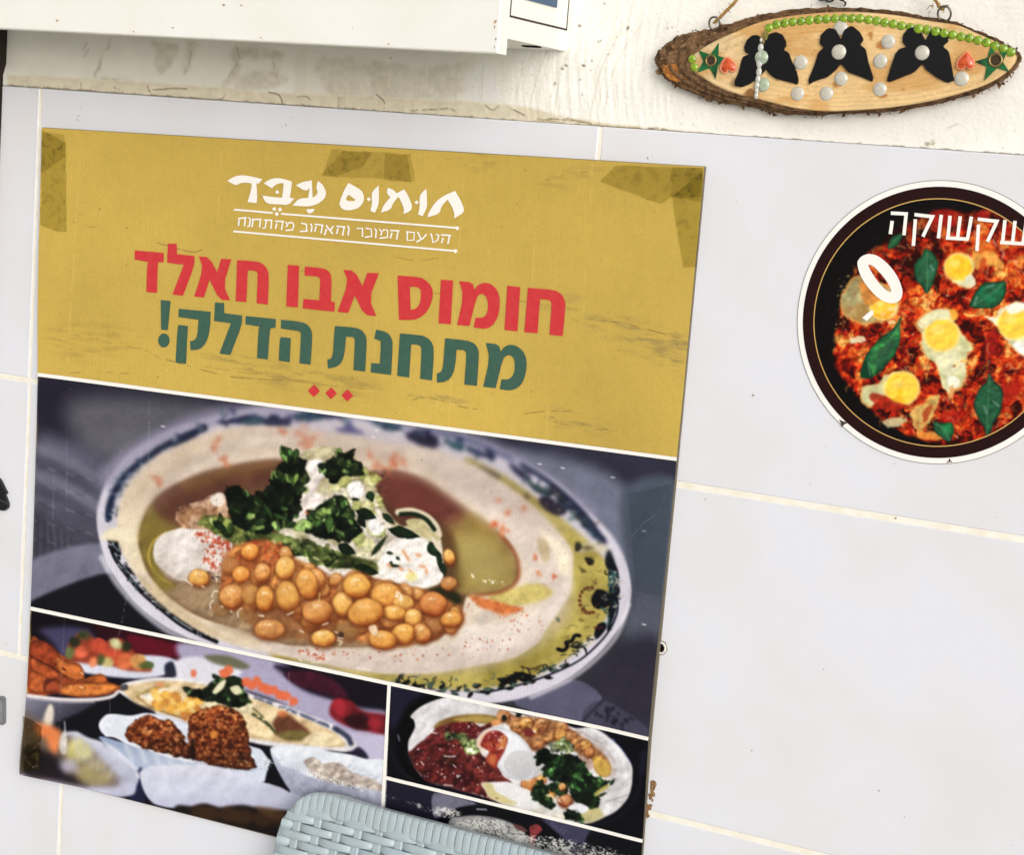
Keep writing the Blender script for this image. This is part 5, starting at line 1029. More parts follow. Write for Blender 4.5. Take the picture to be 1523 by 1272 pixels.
    # basil
    def basil(pts, vein, seed, hi=(60, 128, 70), dk=(16, 56, 36)):
        c.fill(Z6(pts), (30, 84, 52), 1.0, wob=1.0, ws=8, seed=seed, col2=hi, cs=16, ct=(.42, .62), mot=.35, ms=6, rim=(5, dk))
        c.line(Z6(vein), 1.2, (92, 150, 100), .8, .7, True)
        v0, v1 = np.array(Z6(vein))[[0, -1]]; dv = v1-v0; nn = np.array([-dv[1], dv[0]])/np.linalg.norm(dv)
        L_ = np.linalg.norm(dv)
        for t in np.linspace(.15, .85, 6):
            for sg in (-1, 1):
                p0 = v0+dv*t; p1 = p0-dv*.10+nn*sg*L_*.16*math.sin(math.pi*t)*1.2
                c.line([p0, p1], .8, (62, 112, 74), .8, .55)
    basil([(603, 330), (650, 378), (645, 430), (632, 470), (605, 516), (585, 490), (558, 455), (553, 400), (575, 370)], [(603, 340), (606, 420), (604, 505)], 1, (40, 92, 62))
    basil([(784, 572), (786, 545), (805, 510), (840, 472), (890, 468), (925, 466), (931, 500), (915, 545), (880, 575), (840, 578)], [(790, 570), (850, 530), (922, 472)], 2, (24, 104, 66), (8, 44, 28))
    basil([(500, 608), (494, 660), (495, 705), (470, 770), (430, 820), (375, 862), (332, 858), (345, 790), (375, 740), (425, 690), (470, 655)], [(494, 640), (440, 730), (372, 850)], 3, (52, 142, 64))
    c.fill(Z6([(332, 858), (345, 795), (362, 800), (380, 858)]), (14, 60, 38), 1.2); c.line(Z6([(362, 800), (372, 850)]), 1, (150, 190, 150), .7, .8); c.fill(Z6([(400, 760), (440, 720), (470, 700), (450, 760), (410, 790)]), (40, 66, 52), 3, .7)
    basil([(862, 843), (885, 880), (912, 905), (917, 950), (905, 1010), (880, 1050), (870, 1085), (850, 1106), (838, 1070), (820, 1040), (798, 985), (800, 950), (825, 900), (848, 880)], [(862, 850), (858, 940), (850, 1095)], 4, (40, 92, 62), (10, 40, 30))
    basil([(634, 1044), (665, 1050), (705, 1048), (716, 1075), (708, 1110), (692, 1126), (660, 1105), (638, 1085)], [(640, 1050), (680, 1080), (695, 1118)], 5, (30, 118, 62)); basil([(444, 330), (452, 300), (470, 278), (505, 272), (490, 310), (462, 332)], [(448, 326), (470, 300), (500, 276)], 6, (30, 90, 50))
    for q in [[(878, 960), (900, 980)], [(840, 980), (850, 1010)], [(850, 490), (880, 480)], [(800, 560), (810, 530)], [(620, 400), (632, 420)]]: c.line(Z6(q), 2.5, (150, 186, 172), 1.6, .55)
    c.blur([(1170, 260), (1665, 260), (1665, 420), (1400, 400), (1230, 420), (1170, 460)], .8, 20)
    # print contrast
    Ls = c.a@np.array([.3, .59, .11], np.float32); c.a = Ls[..., None]+(c.a-Ls[..., None])*.92; c.a = np.clip(c.a*1.02, 0, 255); c.blur([(1170, 260), (1665, 260), (1665, 700), (1170, 700)], .55, 1)

def Z6p(l): return [(1160+x/2.765, 250+y/2.765, r_/2.765) for x, y, r_ in l]

# ------------------------------------------------------------------ the painted plaster strip above the tiles
WC = Canvas(-70, -120, 1760, 400, (241, 238, 229))

def paint_plaster():
    c = WC
    X, Y = np.meshgrid(np.arange(c.w)+c.x0+.5, np.arange(c.h)+c.y0+.5); X = X.astype(np.float32); Y = Y.astype(np.float32)
    c.a *= (1+.03*(fbm(X, Y, 40, 4, 1)-.5)*2)[..., None]
    # cabinet's shade put into the colour as a grey patch, plus old damp marks
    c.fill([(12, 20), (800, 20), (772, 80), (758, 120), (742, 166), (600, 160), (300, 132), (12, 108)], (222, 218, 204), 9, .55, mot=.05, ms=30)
    ST = (196, 190, 166)
    for pts, a in [([(165, 58), (154, 80), (148, 104), (142, 112), (160, 118), (200, 118), (150, 116), (143, 108), (150, 86), (160, 66)], .7), ([(225, 60), (262, 66), (256, 92), (240, 108), (228, 96), (232, 78)], .55), ([(280, 62), (296, 66), (284, 86), (276, 108), (272, 100)], .5),
                   ([(350, 70), (420, 74), (408, 86), (360, 88), (356, 110), (340, 124), (330, 126), (346, 100)], .6), ([(405, 78), (420, 82), (412, 110), (404, 112)], .4), ([(360, 110), (400, 104), (430, 120), (380, 136), (350, 130)], .5), ([(480, 84), (640, 100), (700, 90), (690, 140), (560, 150), (490, 140)], .45), ([(545, 98), (575, 96), (580, 130), (550, 130)], .4)]:
        c.fill(pts, ST, 5, a, wob=5, ws=14, mot=.15, ms=8)
    for pts in [[(165, 60), (158, 78), (150, 88), (148, 100), (140, 110), (150, 116), (175, 117)], [(352, 70), (356, 90), (346, 104), (336, 122)], [(405, 80), (408, 98), (412, 116)], [(285, 70), (282, 90), (274, 110)]]:
        c.line(pts, 1.6, (150, 144, 118), 1.2, .55, True, .36, 9, 3)
    c.fill([(700, 100), (735, 100), (745, 150), (700, 152), (690, 125)], (228, 226, 222), 7, .8, wob=5); c.fill([(440, 80), (456, 82), (452, 150), (438, 150)], (222, 218, 200), 4, .6); c.fill([(458, 82), (464, 84), (460, 150), (454, 150)], (230, 226, 206), 2, .6)
    for x, y in [(130, 62), (132, 72)]: c.line([(x, y), (x-7, y+12)], 1, (130, 126, 110), .8, .6)
    # brushed filler, sweeping strokes
    g = np.random.default_rng(2)
    for k in range(95):
        x0 = 755+g.random()*250; b = 30+g.random()*22; a = .15+.5*g.random()
        pts = [(x0+b*1.2+max(0, x0-860)*.25, 20+g.random()*30), (x0+b*.75, 70), (x0+b*.35, 115), (x0+4, 160+g.random()*22)]
        c.line(pts, .8+1.6*g.random(), [(250, 247, 240), (206, 200, 182), (244, 240, 230), (192, 186, 166)][g.integers(4)], .8, a*(.75 if x0 < 900 else .3), True, .36, 22, k % 7)
    for k in range(80):
        x0 = 470+g.random()*280; c.line([(x0+3, 85+g.random()*20), (x0, 150)], .9, [(220, 216, 196), (178, 172, 150)][g.integers(2)], .8, .3, False, .4, 12, k % 7)
    # trowelled bead along the tiles
    bead = [(10, 110), (150, 118), (300, 128), (420, 138), (520, 142), (640, 148), (720, 152), (790, 160), (850, 176), (960, 189), (1120, 205), (1118, 207), (890, 194), (500, 166), (60, 134), (10, 131)]
    c.fill(bead, (214, 204, 178), 3, .9, wob=2, ws=20, mot=.06, ms=9, sm=False); c.line(bead[:8], 1.2, (232, 224, 204), 1, .7, True, .3, 20, 2)
    CK = (86, 70, 46)
    for pts, w_ in [([(121, 123), (121, 131), (117, 135)], 1.2), ([(219, 127), (222, 134), (223, 136)], 1.3), ([(228, 133), (245, 132), (260, 131), (278, 132)], 1.4), ([(400, 137), (415, 141), (420, 152)], 1.6), ([(442, 144), (455, 143), (462, 148)], 1.0), ([(320, 148), (332, 145), (335, 136)], 1.0), ([(560, 140), (572, 152), (569, 166)], 1.6), ([(504, 144), (504, 160)], 1.2), ([(612, 164), (650, 162), (668, 161), (676, 164)], 1.3), ([(722, 156), (732, 163), (742, 157)], 1.2), ([(755, 158), (768, 165), (780, 171)], 1.6),
                    ([(808, 179), (822, 176), (838, 178), (846, 175)], 1.6), ([(850, 178), (870, 182), (884, 186)], 1.4), ([(900, 188), (930, 190), (960, 193)], 1.4), ([(966, 190), (985, 191), (1000, 196)], 1.2), ([(170, 130), (177, 132)], 1.2)]:
        c.line(pts, w_, CK, .7, .9, True, .25, 6, int(pts[0][0]) % 7); c.line([(x+.6, y-1.8) for x, y in pts], 1.4, (236, 228, 206), .8, .6, True)
    for k in range(260):     # soiled line where plaster meets tile
        x = 12+k*5.9; y = (128.2+.0697*x) if x < 900 else (191+(x-900)*.0662)
        a = (.85 if x < 520 else .6 if x < 900 else .75 if x < 1050 else .4)
        if g.random() < a: c.line([(x, y-2.4+g.normal()*.6), (x+6, y-1.9+g.normal()*.6)], 1.0+1.5*g.random(), (96, 82, 56), .9, .5+.4*g.random())
    for pts in [[(800, 177), (830, 181), (850, 178), (900, 187), (950, 190)], [(985, 192), (1003, 197), (1040, 199)]]: c.line(pts, 2.2, (150, 130, 92), 1.4, .8, True, .3, 6, 3)
    # chips and flecks
    for x, y, r_ in [(862, 38, 2), (934, 41, 2.4), (836, 102, 2), (842, 97, 2), (868, 97, 2.2), (825, 124, 1.6), (863, 118, 1.4), (893, 60, 1.4), (899, 5, 1.4), (581, 86, 1.2), (1000, 40, 1), (993, 41, 1.2), (412, 62, 1.6), (684, 77, 1.4), (200, 44, 1), (890, 62, 1.2), (980, 75, 1), (700, 193, 1.2), (866, 140, 1.2), (880, 90, 1.4), (905, 80, 1)]:
        c.fill(ell(x, y, r_*1.3, r_*.8, g.random()*180, 10), (110, 98, 78), .8, .9, sm=False, wob=.6, ws=2)
    c.dots([(760, 60), (1020, 10), (1000, 185), (760, 160)], 90, (.4, 1.1), [(150, 138, 112), (170, 160, 136), (245, 240, 228)], 6, .7); c.dots([(1000, 160), (1520, 170), (1520, 225), (1000, 190)], 60, (.4, 1.1), [(190, 180, 158), (160, 148, 120)], 7, .6)
    c.dots([(1020, -20), (1520, -20), (1520, 20), (1020, 20)], 40, (.4, 1.0), [(190, 180, 158)], 8, .6); c.line([(1410, 190), (1425, 184)], 1.4, (160, 150, 130), .9, .6); c.fill(ell(1380, 214, 5, 2), (150, 134, 100), 1.2, .8, wob=2, ws=3); c.dots([(1370, 208), (1390, 208), (1390, 219), (1370, 218)], 10, (.5, 1.4), [(130, 112, 76)], 4)
# ------------------------------------------------------------------ materials of the place
M_tile = mat('glazed_tile', (225, 226, 232), .22, .45, noise=(9.0, .42, (219, 214, 208)))
M_grout = mat('grout', (242, 238, 226), .9, .1, noise=(70, .45, (224, 210, 180)), bump=(400, .0003))
M_plaster = mat('painted_plaster', (0, 0, 0), .75, .2, attr=True, bump=(260, .0007))
M_plain = mat('plain_plaster', (241, 238, 229), .8, .2, bump=(260, .0007))
M_cab = mat('cabinet_enamel', (238, 237, 230), .42, .35, noise=(14, .30, (230, 223, 206)), bump=(60, .0002))
M_label = mat('blue_label', (52, 84, 116), .4, .3)
M_labelk = mat('dark_label', (30, 40, 52), .4, .3)
M_black = mat('black_plastic', (16, 15, 16), .38, .5)
M_grey = mat('grey_plastic', (120, 122, 124), .5, .3, noise=(90, .4, (90, 92, 92)))
M_frame = mat('dusty_frame', (170, 150, 136), .7, .2, noise=(40, .7, (120, 100, 86)))
M_framed = mat('frame_shade', (46, 36, 32), .7, .2)  # darker frame tone that paints in its shaded side
M_print = mat('printed_sheet', (0, 0, 0), .42, .16, attr=True)
M_gloss = mat('printed_sticker', (0, 0, 0), .30, .12, attr=True)
M_white = mat('white_ink', (244, 240, 232), .5, .2)
M_core = mat('sheet_edge', (120, 112, 96), .7, .2)
M_red = mat('red_ink', (202, 56, 60), .45, .15, noise=(160, .25, (210, 84, 80)))
M_green = mat('green_ink', (62, 94, 80), .45, .15, noise=(160, .25, (84, 112, 92)))
M_brown = mat('brown_ink', (38, 18, 18), .3, .12)
M_gold = mat('gold_ink', (206, 166, 96), .3, .3)
M_dark = mat('dark_hole', (14, 12, 10), .9, .1)
M_glue = mat('old_glue', (150, 118, 78), .8, .2, noise=(300, .9, (110, 76, 40)))

# ------------------------------------------------------------------ the wall: plaster above, glazed tiles below
YPL = 0.004                                    # plaster face; the tile faces stand at 0
XL, XR, ZT, ZB = -1.1, 2.0, 0.9, -1.62
wall = empty('wall', (0.4, 0, -0.3), 'white outdoor wall, rough painted plaster above and large glazed pale tiles below', 'wall')
RZ = [0.0, -0.2895, -0.5769, -0.8640, -1.1515, -1.439, -1.6226]
GAPH, GAPV = 0.0052, 0.0034
mb = MB(); rt = random.Random(3)
OFF = [0.0, 0.0008, 0.0632, 0.0632, 0.03, 0.05]
for r in range(6):
    zt = RZ[r]-(0 if r == 0 else GAPH/2); zb = RZ[r+1]+GAPH/2
    for k in range(-2, 4):
        x0 = OFF[r]+.6015*k+GAPV/2; x1 = OFF[r]+.6015*(k+1)-GAPV/2
        yf = rt.uniform(-.0003, .0003)
        mb.slab(max(x0, XL), min(x1, XR), zb, zt, yf, .012, .0008)
mb.build('tile_cladding', M_tile, wall)
mb = MB(); mb.box(XL, XR, .0006, .011, ZB, -.0004); mb.build('grout', M_grout, wall)
# plaster: finely divided where the photo shows it, plain further out
paint_plaster()
def pl_grid(x0, x1, z0, z1, st):
    nx, nz = int((x1-x0)/st)+1, int((z1-z0)/st)+1
    X, Z = np.meshgrid(np.linspace(x0, x1, nx), np.linspace(z1, z0, nz))
    U, V_ = X*1383, -Z*1383
    Yy = YPL-.0004*(fbm(U, V_, 34, 4, 2)-.5)*2
    lip = np.clip((Z*-1+.022)/.012, 0, 1)*np.clip((.56-X)/.15, 0, 1)        # trowelled bead on the tile edge
    Yy = Yy-lip*(.0042+.0022*(fbm(U, V_, 14, 3, 4)-.5))
    sw = np.clip((X-.50)/.04, 0, 1)*np.clip((.72-X)/.08, 0, 1)              # brushed sweep
    Yy = Yy-sw*.0006*(fbm((U-.28*V_-.0016*V_*V_)*1.0, V_*.06, 4.5, 3, 5)-.5)*2
    return np.stack([X, Yy, Z], -1)
sheet('plaster', pl_grid(-.05, 1.06, .0005, .135, .00105), WC, M_plaster, wall)
mb = MB(); mb.box(XL, XR, .0085, .05, -.004, ZT); mb.box(XL, -.05, YPL, .0085, .0005, ZT); mb.box(1.06, XR, YPL, .0085, .0005, ZT); mb.box(-.05, 1.06, YPL, .0085, .135, ZT)
mb.build('plain_plaster', M_plain, wall)
# specks, glue remains
mb = MB()
for x, y, r_ in [(1120, 588, 2.2), (1049, 743, 1.5), (1332, 771, 2), (1118, 1117, 1.6), (1307, 1177, 1.8), (1193, 754, 1.2), (1225, 996, 1.2), (1312, 638, 1.2), (1205, 720, 1.1), (1095, 300, 1), (27, 905, 1.6), (9, 958, 1.8), (47, 134, 1.5), (1330, 690, 1.3), (1228, 664, 1.1), (1480, 770, 1), (1505, 1258, 1.2), (1345, 1216, 1), (117, 172, 2.2), (115, 178, 1.8), (120, 160, 1), (122, 152, 1), (425, 185, 2), (420, 188, 1.6), (434, 174, 1), (963, 235, 2), (970, 232, 1.2)]:
    q = P(x, y, -.0006); r0 = r_/1383*.55; n = 7
    mb.flat([[(q[0]+r0*(1+.5*math.sin(k*2.3+x))*math.cos(k*6.283/n), q[1], q[2]+r0*(1+.4*math.cos(k*1.7+y))*math.sin(k*6.283/n)) for k in range(n)]])
spk = mb.build('speck', mat('speck', (160, 148, 126), .8, .2), wall); spk['kind'] = 'stuff'
mb = MB(); g = np.random.default_rng(4)
for k in range(46):
    t = k/45; x = 973-9*t+g.normal()*1.8+(-4 if t > .7 else 0); y = 1163+52*t+g.normal()*1.5
    if .55 < t < .66: continue
    q = P(x, y, -.0003); mb.dome((q[0], q[1], q[2]), .0007+.0012*g.random(), .0008+.0015*g.random(), .0008, 7, 3)
glu = mb.build('glue_residue', M_glue, wall, True); glu['kind'] = 'stuff'

# empty screw hole with its plug, at the poster's right edge
q = P(984, 964, 0)
plug = empty('wall_plug', (q[0], 0, q[2]), 'small white screw plug with an empty dark hole beside the right edge of the poster', 'wall plug')
mb = MB(); n = 18
mb.tube([(q[0]+.0038*math.cos(k*6.283/n)*(1+.12*math.sin(3*k)), -.0012, q[2]+.0046*math.sin(k*6.283/n)) for k in range(n)], .0011, 6, True); mb.build('plug_rim', mat('plug_white', (226, 222, 210), .6, .3), plug, True)
mb = MB(); mb.flat([[(q[0]+.0030*math.cos(k*6.283/n), -.0008, q[2]+.0036*math.sin(k*6.283/n)) for k in range(n)]]); mb.build('screw_hole', M_dark, plug)
mb = MB(); mb.flat([[(q[0]+.0056*(1+.1*math.sin(5*k))*math.cos(k*6.283/n), -.0005, q[2]+.0062*math.sin(k*6.283/n)) for k in range(n)]]); mb.build('plug_stain', mat('plug_stain', (96, 86, 66), .9, .1), plug)

# unseen ground under wall and chair, added pale to bounce light upward
ZG = -1.62
mb = MB(); mb.add([(-9, -12, ZG), (9, -12, ZG), (9, .0, ZG), (-9, .0, ZG)], [(0, 1, 2, 3)])
gd = mb.build('ground', mat('bounce_ground', (202, 199, 194), .85, .2, noise=(6, .5, (186, 183, 178)))); gd['kind'] = 'structure'

# ------------------------------------------------------------------ cabinet at the top left
XC = P(841.2, 73.7, YPL)[0]
def depth_at(px, py, X):
    lo, hi = -.6, .0
    for _ in range(60):
        m_ = (lo+hi)/2
        if P(px, py, m_)[0] > X: lo = m_
        else: hi = m_
    return lo
YB = depth_at(752, 56.3, XC)                   # front of the carcass
YD = depth_at(740, 79, XC+.002)                # front of the door
zb = P(752, 56.3, YB)[2]; zd = P(740, 79, YD)[2]
print('CAB', XC, YB, YD, zb, zd)
cabn = empty('wall_cabinet', (.2, -.05, zd), 'white metal wall cabinet with an overhanging front door and a blue label on its side', 'cabinet')
XCL = -.42; ZCT = zb+.50
mb = MB(); mb.slab(XCL+.003, XC, zb, ZCT, YB, YPL+.004, .0006); mb.build('carcass', M_cab, cabn)
mb = MB()
def cham(mb, x0, x1, z0, z1, yf, yb, c): mb.slab(x0, x1, z0, z1, yf, yb, c)
cham(mb, XCL, XC+.002, zd, ZCT+.006, YD, YB-.0006, .0011); mb.build('door', M_cab, cabn)
# seam and label on the side face
s0 = P(755.3, 22.5, YB)[2]
mb = MB(); mb.box(XC-.002, XC+.0007, YB+.004, YPL-.0015, s0-.0007, s0+.0007); mb.box(XC-.002, XC+.0006, YB+.004, YB+.0048, s0+.0008, ZCT-.01); mb.box(XC-.002, XC+.0006, YPL-.0022, YPL-.0015, s0+.0008, ZCT-.01); mb.build('panel_seam', mat('seam_line', (60, 54, 48), .8, .2), cabn)  # dark strips laid along the panel seams
ya = YB+(.0-YB)*.24; yb_ = YB+(.0-YB)*.80; zl = P(800, 4.5, (ya+yb_)/2)[2]
mb = MB(); mb.box(XC, XC+.0012, ya, yb_, zl, zl+.045); mb.build('label_plate', M_label, cabn)
mb = MB(); mb.box(XC+.0012, XC+.0015, ya+.003, yb_-.003, zl+.012, zl+.040); mb.build('label_print', M_labelk, cabn)
for yy in (YB+(.0-YB)*.07, YB+(.0-YB)*.64):
    mb = MB(); mb.box(XC-.018, XC-.004, yy-.004, yy+.004, zb-.0012, zb+.001); mb.build('knockout', M_dark, cabn)
# rust along the door edge
g = np.random.default_rng(9); M_rust = mat('rust', (176, 142, 104), .8, .2)
for k in range(20):
    if k < 12: x = XC+.002-.0015-.003*g.random(); z = zd+.0025+g.random()**1.4*.10; rx_, rz_ = .0003+.0006*g.random()**2, .0006+.001*g.random()**2
    else: x = XC-g.random()*.62; z = zd+.003+g.random()**2.5*.03; rx_, rz_ = .0006+.0009*g.random()**2, .0003+.0007*g.random()**2
    mb = MB(); mb.flat([[(x+rx_*math.cos(j*1.05)*(1+.4*g.random()), YD-.0005, z+rz_*math.sin(j*1.05)) for j in range(6)]]); mb.build('rust_spot', M_rust, cabn)

# ------------------------------------------------------------------ things cut by the left edge
xf = P(3.6, 130, 0)[0]
fr = empty('door_frame', (xf-.02, 0, .02), 'narrow dusty brownish frame upright at the far left edge beside the tiles', 'frame')
mb = MB(); mb.slab(xf-.075, xf-.004, -.36, .12, -.010, .004, .002); mb.build('frame_upright', M_frame, fr)
mb = MB(); mb.box(xf-.004, xf+.0002, -.006, .004, -.36, .12); mb.build('frame_gap_shade', M_framed, fr)  # dark strip in place of the frame's shaded side and gap
def px_prism(pts, yf, yb):
    """solid with a photo outline at depth yf, straight back to yb"""
    A_ = [P(x, y, yf) for x, y in pts]
    return A_, [(p[0], yb, p[2]) for p in A_]
fit = empty('cable_clip', tuple(P(0, 740, 0)), 'shiny black plastic fitting poking in over the tiles at the left edge', 'fitting')
mb = MB(); A_, B_ = px_prism([(-40, 690), (-12, 700), (0, 716), (7, 730), (9, 734), (6, 737), (9, 744), (11, 750), (10.5, 756), (6, 760), (-10, 758), (-40, 762)], -.004, -.0003); mb.prism(A_, B_); mb.build('shell', M_black, fit)
mb = MB(); A_, B_ = px_prism([(-40, 738), (-2, 741), (9, 748), (9, 750), (-2, 744), (-40, 742)], -.0055, -.0035); mb.prism(A_, B_); mb.build('rib', mat('black_rib', (58, 58, 60), .3, .5), fit)
gb = empty('socket_box', tuple(P(0, 1060, 0)), 'grey plastic box edge low on the tiles at the left edge', 'box')
mb = MB(); A_, B_ = px_prism([(-60, 1034), (4, 1037), (6.5, 1041), (6.5, 1076), (4, 1079), (-60, 1076)], -.003, -.0003); mb.prism(A_, B_); mb.build('housing', M_grey, gb)
mb = MB(); A_, B_ = px_prism([(-60, 1040), (2, 1042), (3, 1074), (-60, 1072)], -.0042, -.0028); mb.prism(A_, B_); mb.build('cover', mat('grey_cover', (142, 144, 146), .5, .3, noise=(120, .5, (104, 104, 104))), gb)

# ------------------------------------------------------------------ the poster
paint_poster()
YPO = -.0042
poster = empty('poster', tuple(P(530, 720, YPO)), 'worn mustard yellow food poster with red and green lettering above hummus photographs', 'poster')
def pw(X, Z):
    """slight waviness of the hanging sheet"""
    return -.0022*fbm(np.asarray(X)*1383, -np.asarray(Z)*1383, 240, 2, 3)**1.3-.0065*np.exp(-((np.asarray(X)-.0135)**2+(np.asarray(Z)+.70)**2)/.0038)-.0045*np.exp(-((np.asarray(X)-.70)**2/.0012+(np.asarray(Z)+.47)**2/.012))-.003*np.exp(-((np.asarray(X)-.007)**2/.0008+(np.asarray(Z)+.20)**2/.01))
LE = [(64, 190), (61.5, 360), (58, 557), (47, 905), (36.4, 1150)]
RE = [(1048, 248), (1007, 683), (967, 1098), (957, 1251), (951, 1318)]
main_q = [LE[2], RE[1], RE[2], LE[3]]
st = 1.32
def panel(name, c4, y=YPO, mt=M_print):
    w_ = math.dist(c4[0], c4[1]); h_ = max(math.dist(c4[1], c4[2]), math.dist(c4[0], c4[3]))
    return sheet(name, quad_grid(c4, int(w_/st), int(h_/st), y, pw), PC, mt, poster)
panel('header_print', [LE[0], RE[0], RE[1], LE[2]])
panel('hummus_photo', main_q)
panel('falafel_photo', [(47, 905), (580, 1016.5), (566, 1283.5), (36.4, 1150)])
panel('egg_bowl_photo', [(580, 1016.5), RE[2], RE[3], (574.4, 1156.5)])
panel('lower_bowl_photo', [(574.4, 1156.5), RE[3], RE[4], (566, 1283.5)])
# the corrugated board behind the print, a hair larger
out = [LE[0], (556, 219), RE[0], RE[1], RE[2], (951, 1320), (566, 1285), (300, 1217), (36.4, 1150), (47, 905), LE[2]]
cen = np.array([520, 730.])
ol = [tuple(np.array(p)+(np.array(p)-cen)/np.linalg.norm(np.array(p)-cen)*1.1) for p in out]
mb = MB(); A_ = [P(x, y, YPO+.0011) for x, y in ol]; B_ = [(p[0], -.0004, p[2]) for p in A_]; mb.prism(A_, B_); mb.build('backing_board', M_core, poster)
def ribbon(mb, pts, w_, y):
    pts = [np.array(p, float) for p in pts]
    L_, R_ = [], []
    for i, p in enumerate(pts):
        d = pts[min(i+1, len(pts)-1)]-pts[max(i-1, 0)]; d /= np.linalg.norm(d); n_ = np.array([-d[1], d[0]])*w_/2
        L_.append(p+n_); R_.append(p-n_)
    V, F = [], []
    for a_, b_ in zip(L_, R_):
        for q in (a_, b_):
            p = P(q[0], q[1], y); p[1] += pw(p[0], p[2]); V.append(p)
    for i in range(len(pts)-1): F.append((2*i, 2*i+1, 2*i+3, 2*i+2))
    mb.add(V, F)
def lerp(a_, b_, n): return [(a_[0]+(b_[0]-a_[0])*i/n, a_[1]+(b_[1]-a_[1])*i/n) for i in range(n+1)]
YI = YPO-.0007
mb = MB(); ribbon(mb, lerp(LE[2], RE[1], 30), 5.5, YI); ribbon(mb, lerp((47, 905), (967, 1098), 30), 5.6, YI-.0001); ribbon(mb, lerp((580, 1018), (566, 1283), 10), 5.2, YI-.0002); ribbon(mb, lerp((574.6, 1157), (957, 1251), 14), 5.2, YI-.0001)
mb.build('divider_line', M_white, poster)
# ---- lettering
def glyphs(name, loops, m, y=YI, parent=poster, cnt=None):
    mb = MB()
    for lp in loops:
        L3 = []
        for l in (lp if isinstance(lp[0][0], (tuple, list, np.ndarray)) else [lp]):
            pts = [P(x, yy, y) for x, yy in l]
            for p in pts: p[1] += pw(p[0], p[2]) if parent is poster else 0
            L3.append(pts)
        mb.flat(L3)
    return mb.build(name, m, parent)
R1 = lambda *p: zz(190, 350, 6.622, p); R2 = lambda *p: zz(400, 370, 6.622, p); R3 = lambda *p: zz(620, 400, 6.622, p)
R4 = lambda *p: zz(330, 250, 8.016, p); R5 = lambda *p: zz(510, 250, 8.016, p); R6 = lambda *p: zz(220, 440, 7.615, p)
def rnd(p, k=2):
    """round the corners a little by one corner-cutting pass on obtuse corners only"""
    p = [np.array(q, float) for q in p]; o = []
    n = len(p)
    for i in range(n):
        a_, b_, c_ = p[i-1], p[i], p[(i+1) % n]
        u, v_ = a_-b_, c_-b_; cs = u@v_/(np.linalg.norm(u)*np.linalg.norm(v_)+1e-9)
        if cs < -.35: o += [b_+u*.25, b_+v_*.25]
        else: o.append(b_)
    return [tuple(q) for q in o]
red = [rnd(p) for p in [
    R1((75, 148), (360, 172), (357, 265), (310, 262), (300, 290), (292, 568), (188, 556), (195, 300), (205, 262), (72, 237)),
    R1((400, 82), (488, 82), (490, 185), (662, 202), (660, 300), (548, 595), (445, 582), (555, 290), (392, 268)),
    R1((705, 207), (805, 213), (885, 362), (925, 230), (1025, 236), (945, 490), (1012, 640), (905, 632), (810, 437), (755, 612), (658, 602), (748, 325)),
    R1((1082, 243), (1270, 255), (1330, 275), (1380, 330), (1395, 400), (1383, 682), (1272, 668), (1285, 385), (1275, 355), (1250, 348), (1188, 345), (1172, 658), (1067, 648)),
    R2((188, 157), (300, 167), (288, 578), (173, 568)),
    R2((355, 175), (530, 188), (590, 215), (622, 280), (612, 520), (652, 525), (648, 620), (335, 587), (342, 492), (498, 508), (508, 310), (500, 285), (470, 272), (353, 262)),
    R2((735, 207), (845, 215), (925, 365), (972, 235), (1087, 240), (990, 495), (1062, 663), (942, 652), (848, 460), (785, 632), (678, 620), (785, 325)),
    R3((240, 105), (360, 112), (338, 545), (217, 535)),
    R3((420, 120), (548, 130), (570, 205), (600, 160), (660, 133), (730, 145), (790, 200), (822, 290), (815, 420), (780, 520), (720, 580), (650, 590), (563, 575), (580, 480), (650, 482), (690, 450), (705, 370), (695, 290), (660, 245), (620, 248), (590, 280), (522, 562), (400, 552), (462, 265)),
    R3((892, 165), (1020, 178), (993, 615), (865, 600)),
    R3((1095, 185), (1350, 205), (1420, 240), (1460, 310), (1465, 380), (1437, 662), (1305, 648), (1330, 345), (1318, 315), (1290, 302), (1215, 298), (1190, 635), (1060, 622))]]
red.append([rnd([(591.8, 409.6), (623.5, 412), (632, 415), (642.6, 425.7), (645, 437.8), (641, 454.4), (632, 468), (620, 474.8), (611.4, 475.8), (594, 475.7)]),
            rnd([(610.2, 426.6), (620, 426.4), (625.3, 429.4), (626.8, 434.7), (626, 448.3), (622.3, 456), (618, 459.6), (611.4, 460.6)])])
glyphs('red_lettering', red, M_red)
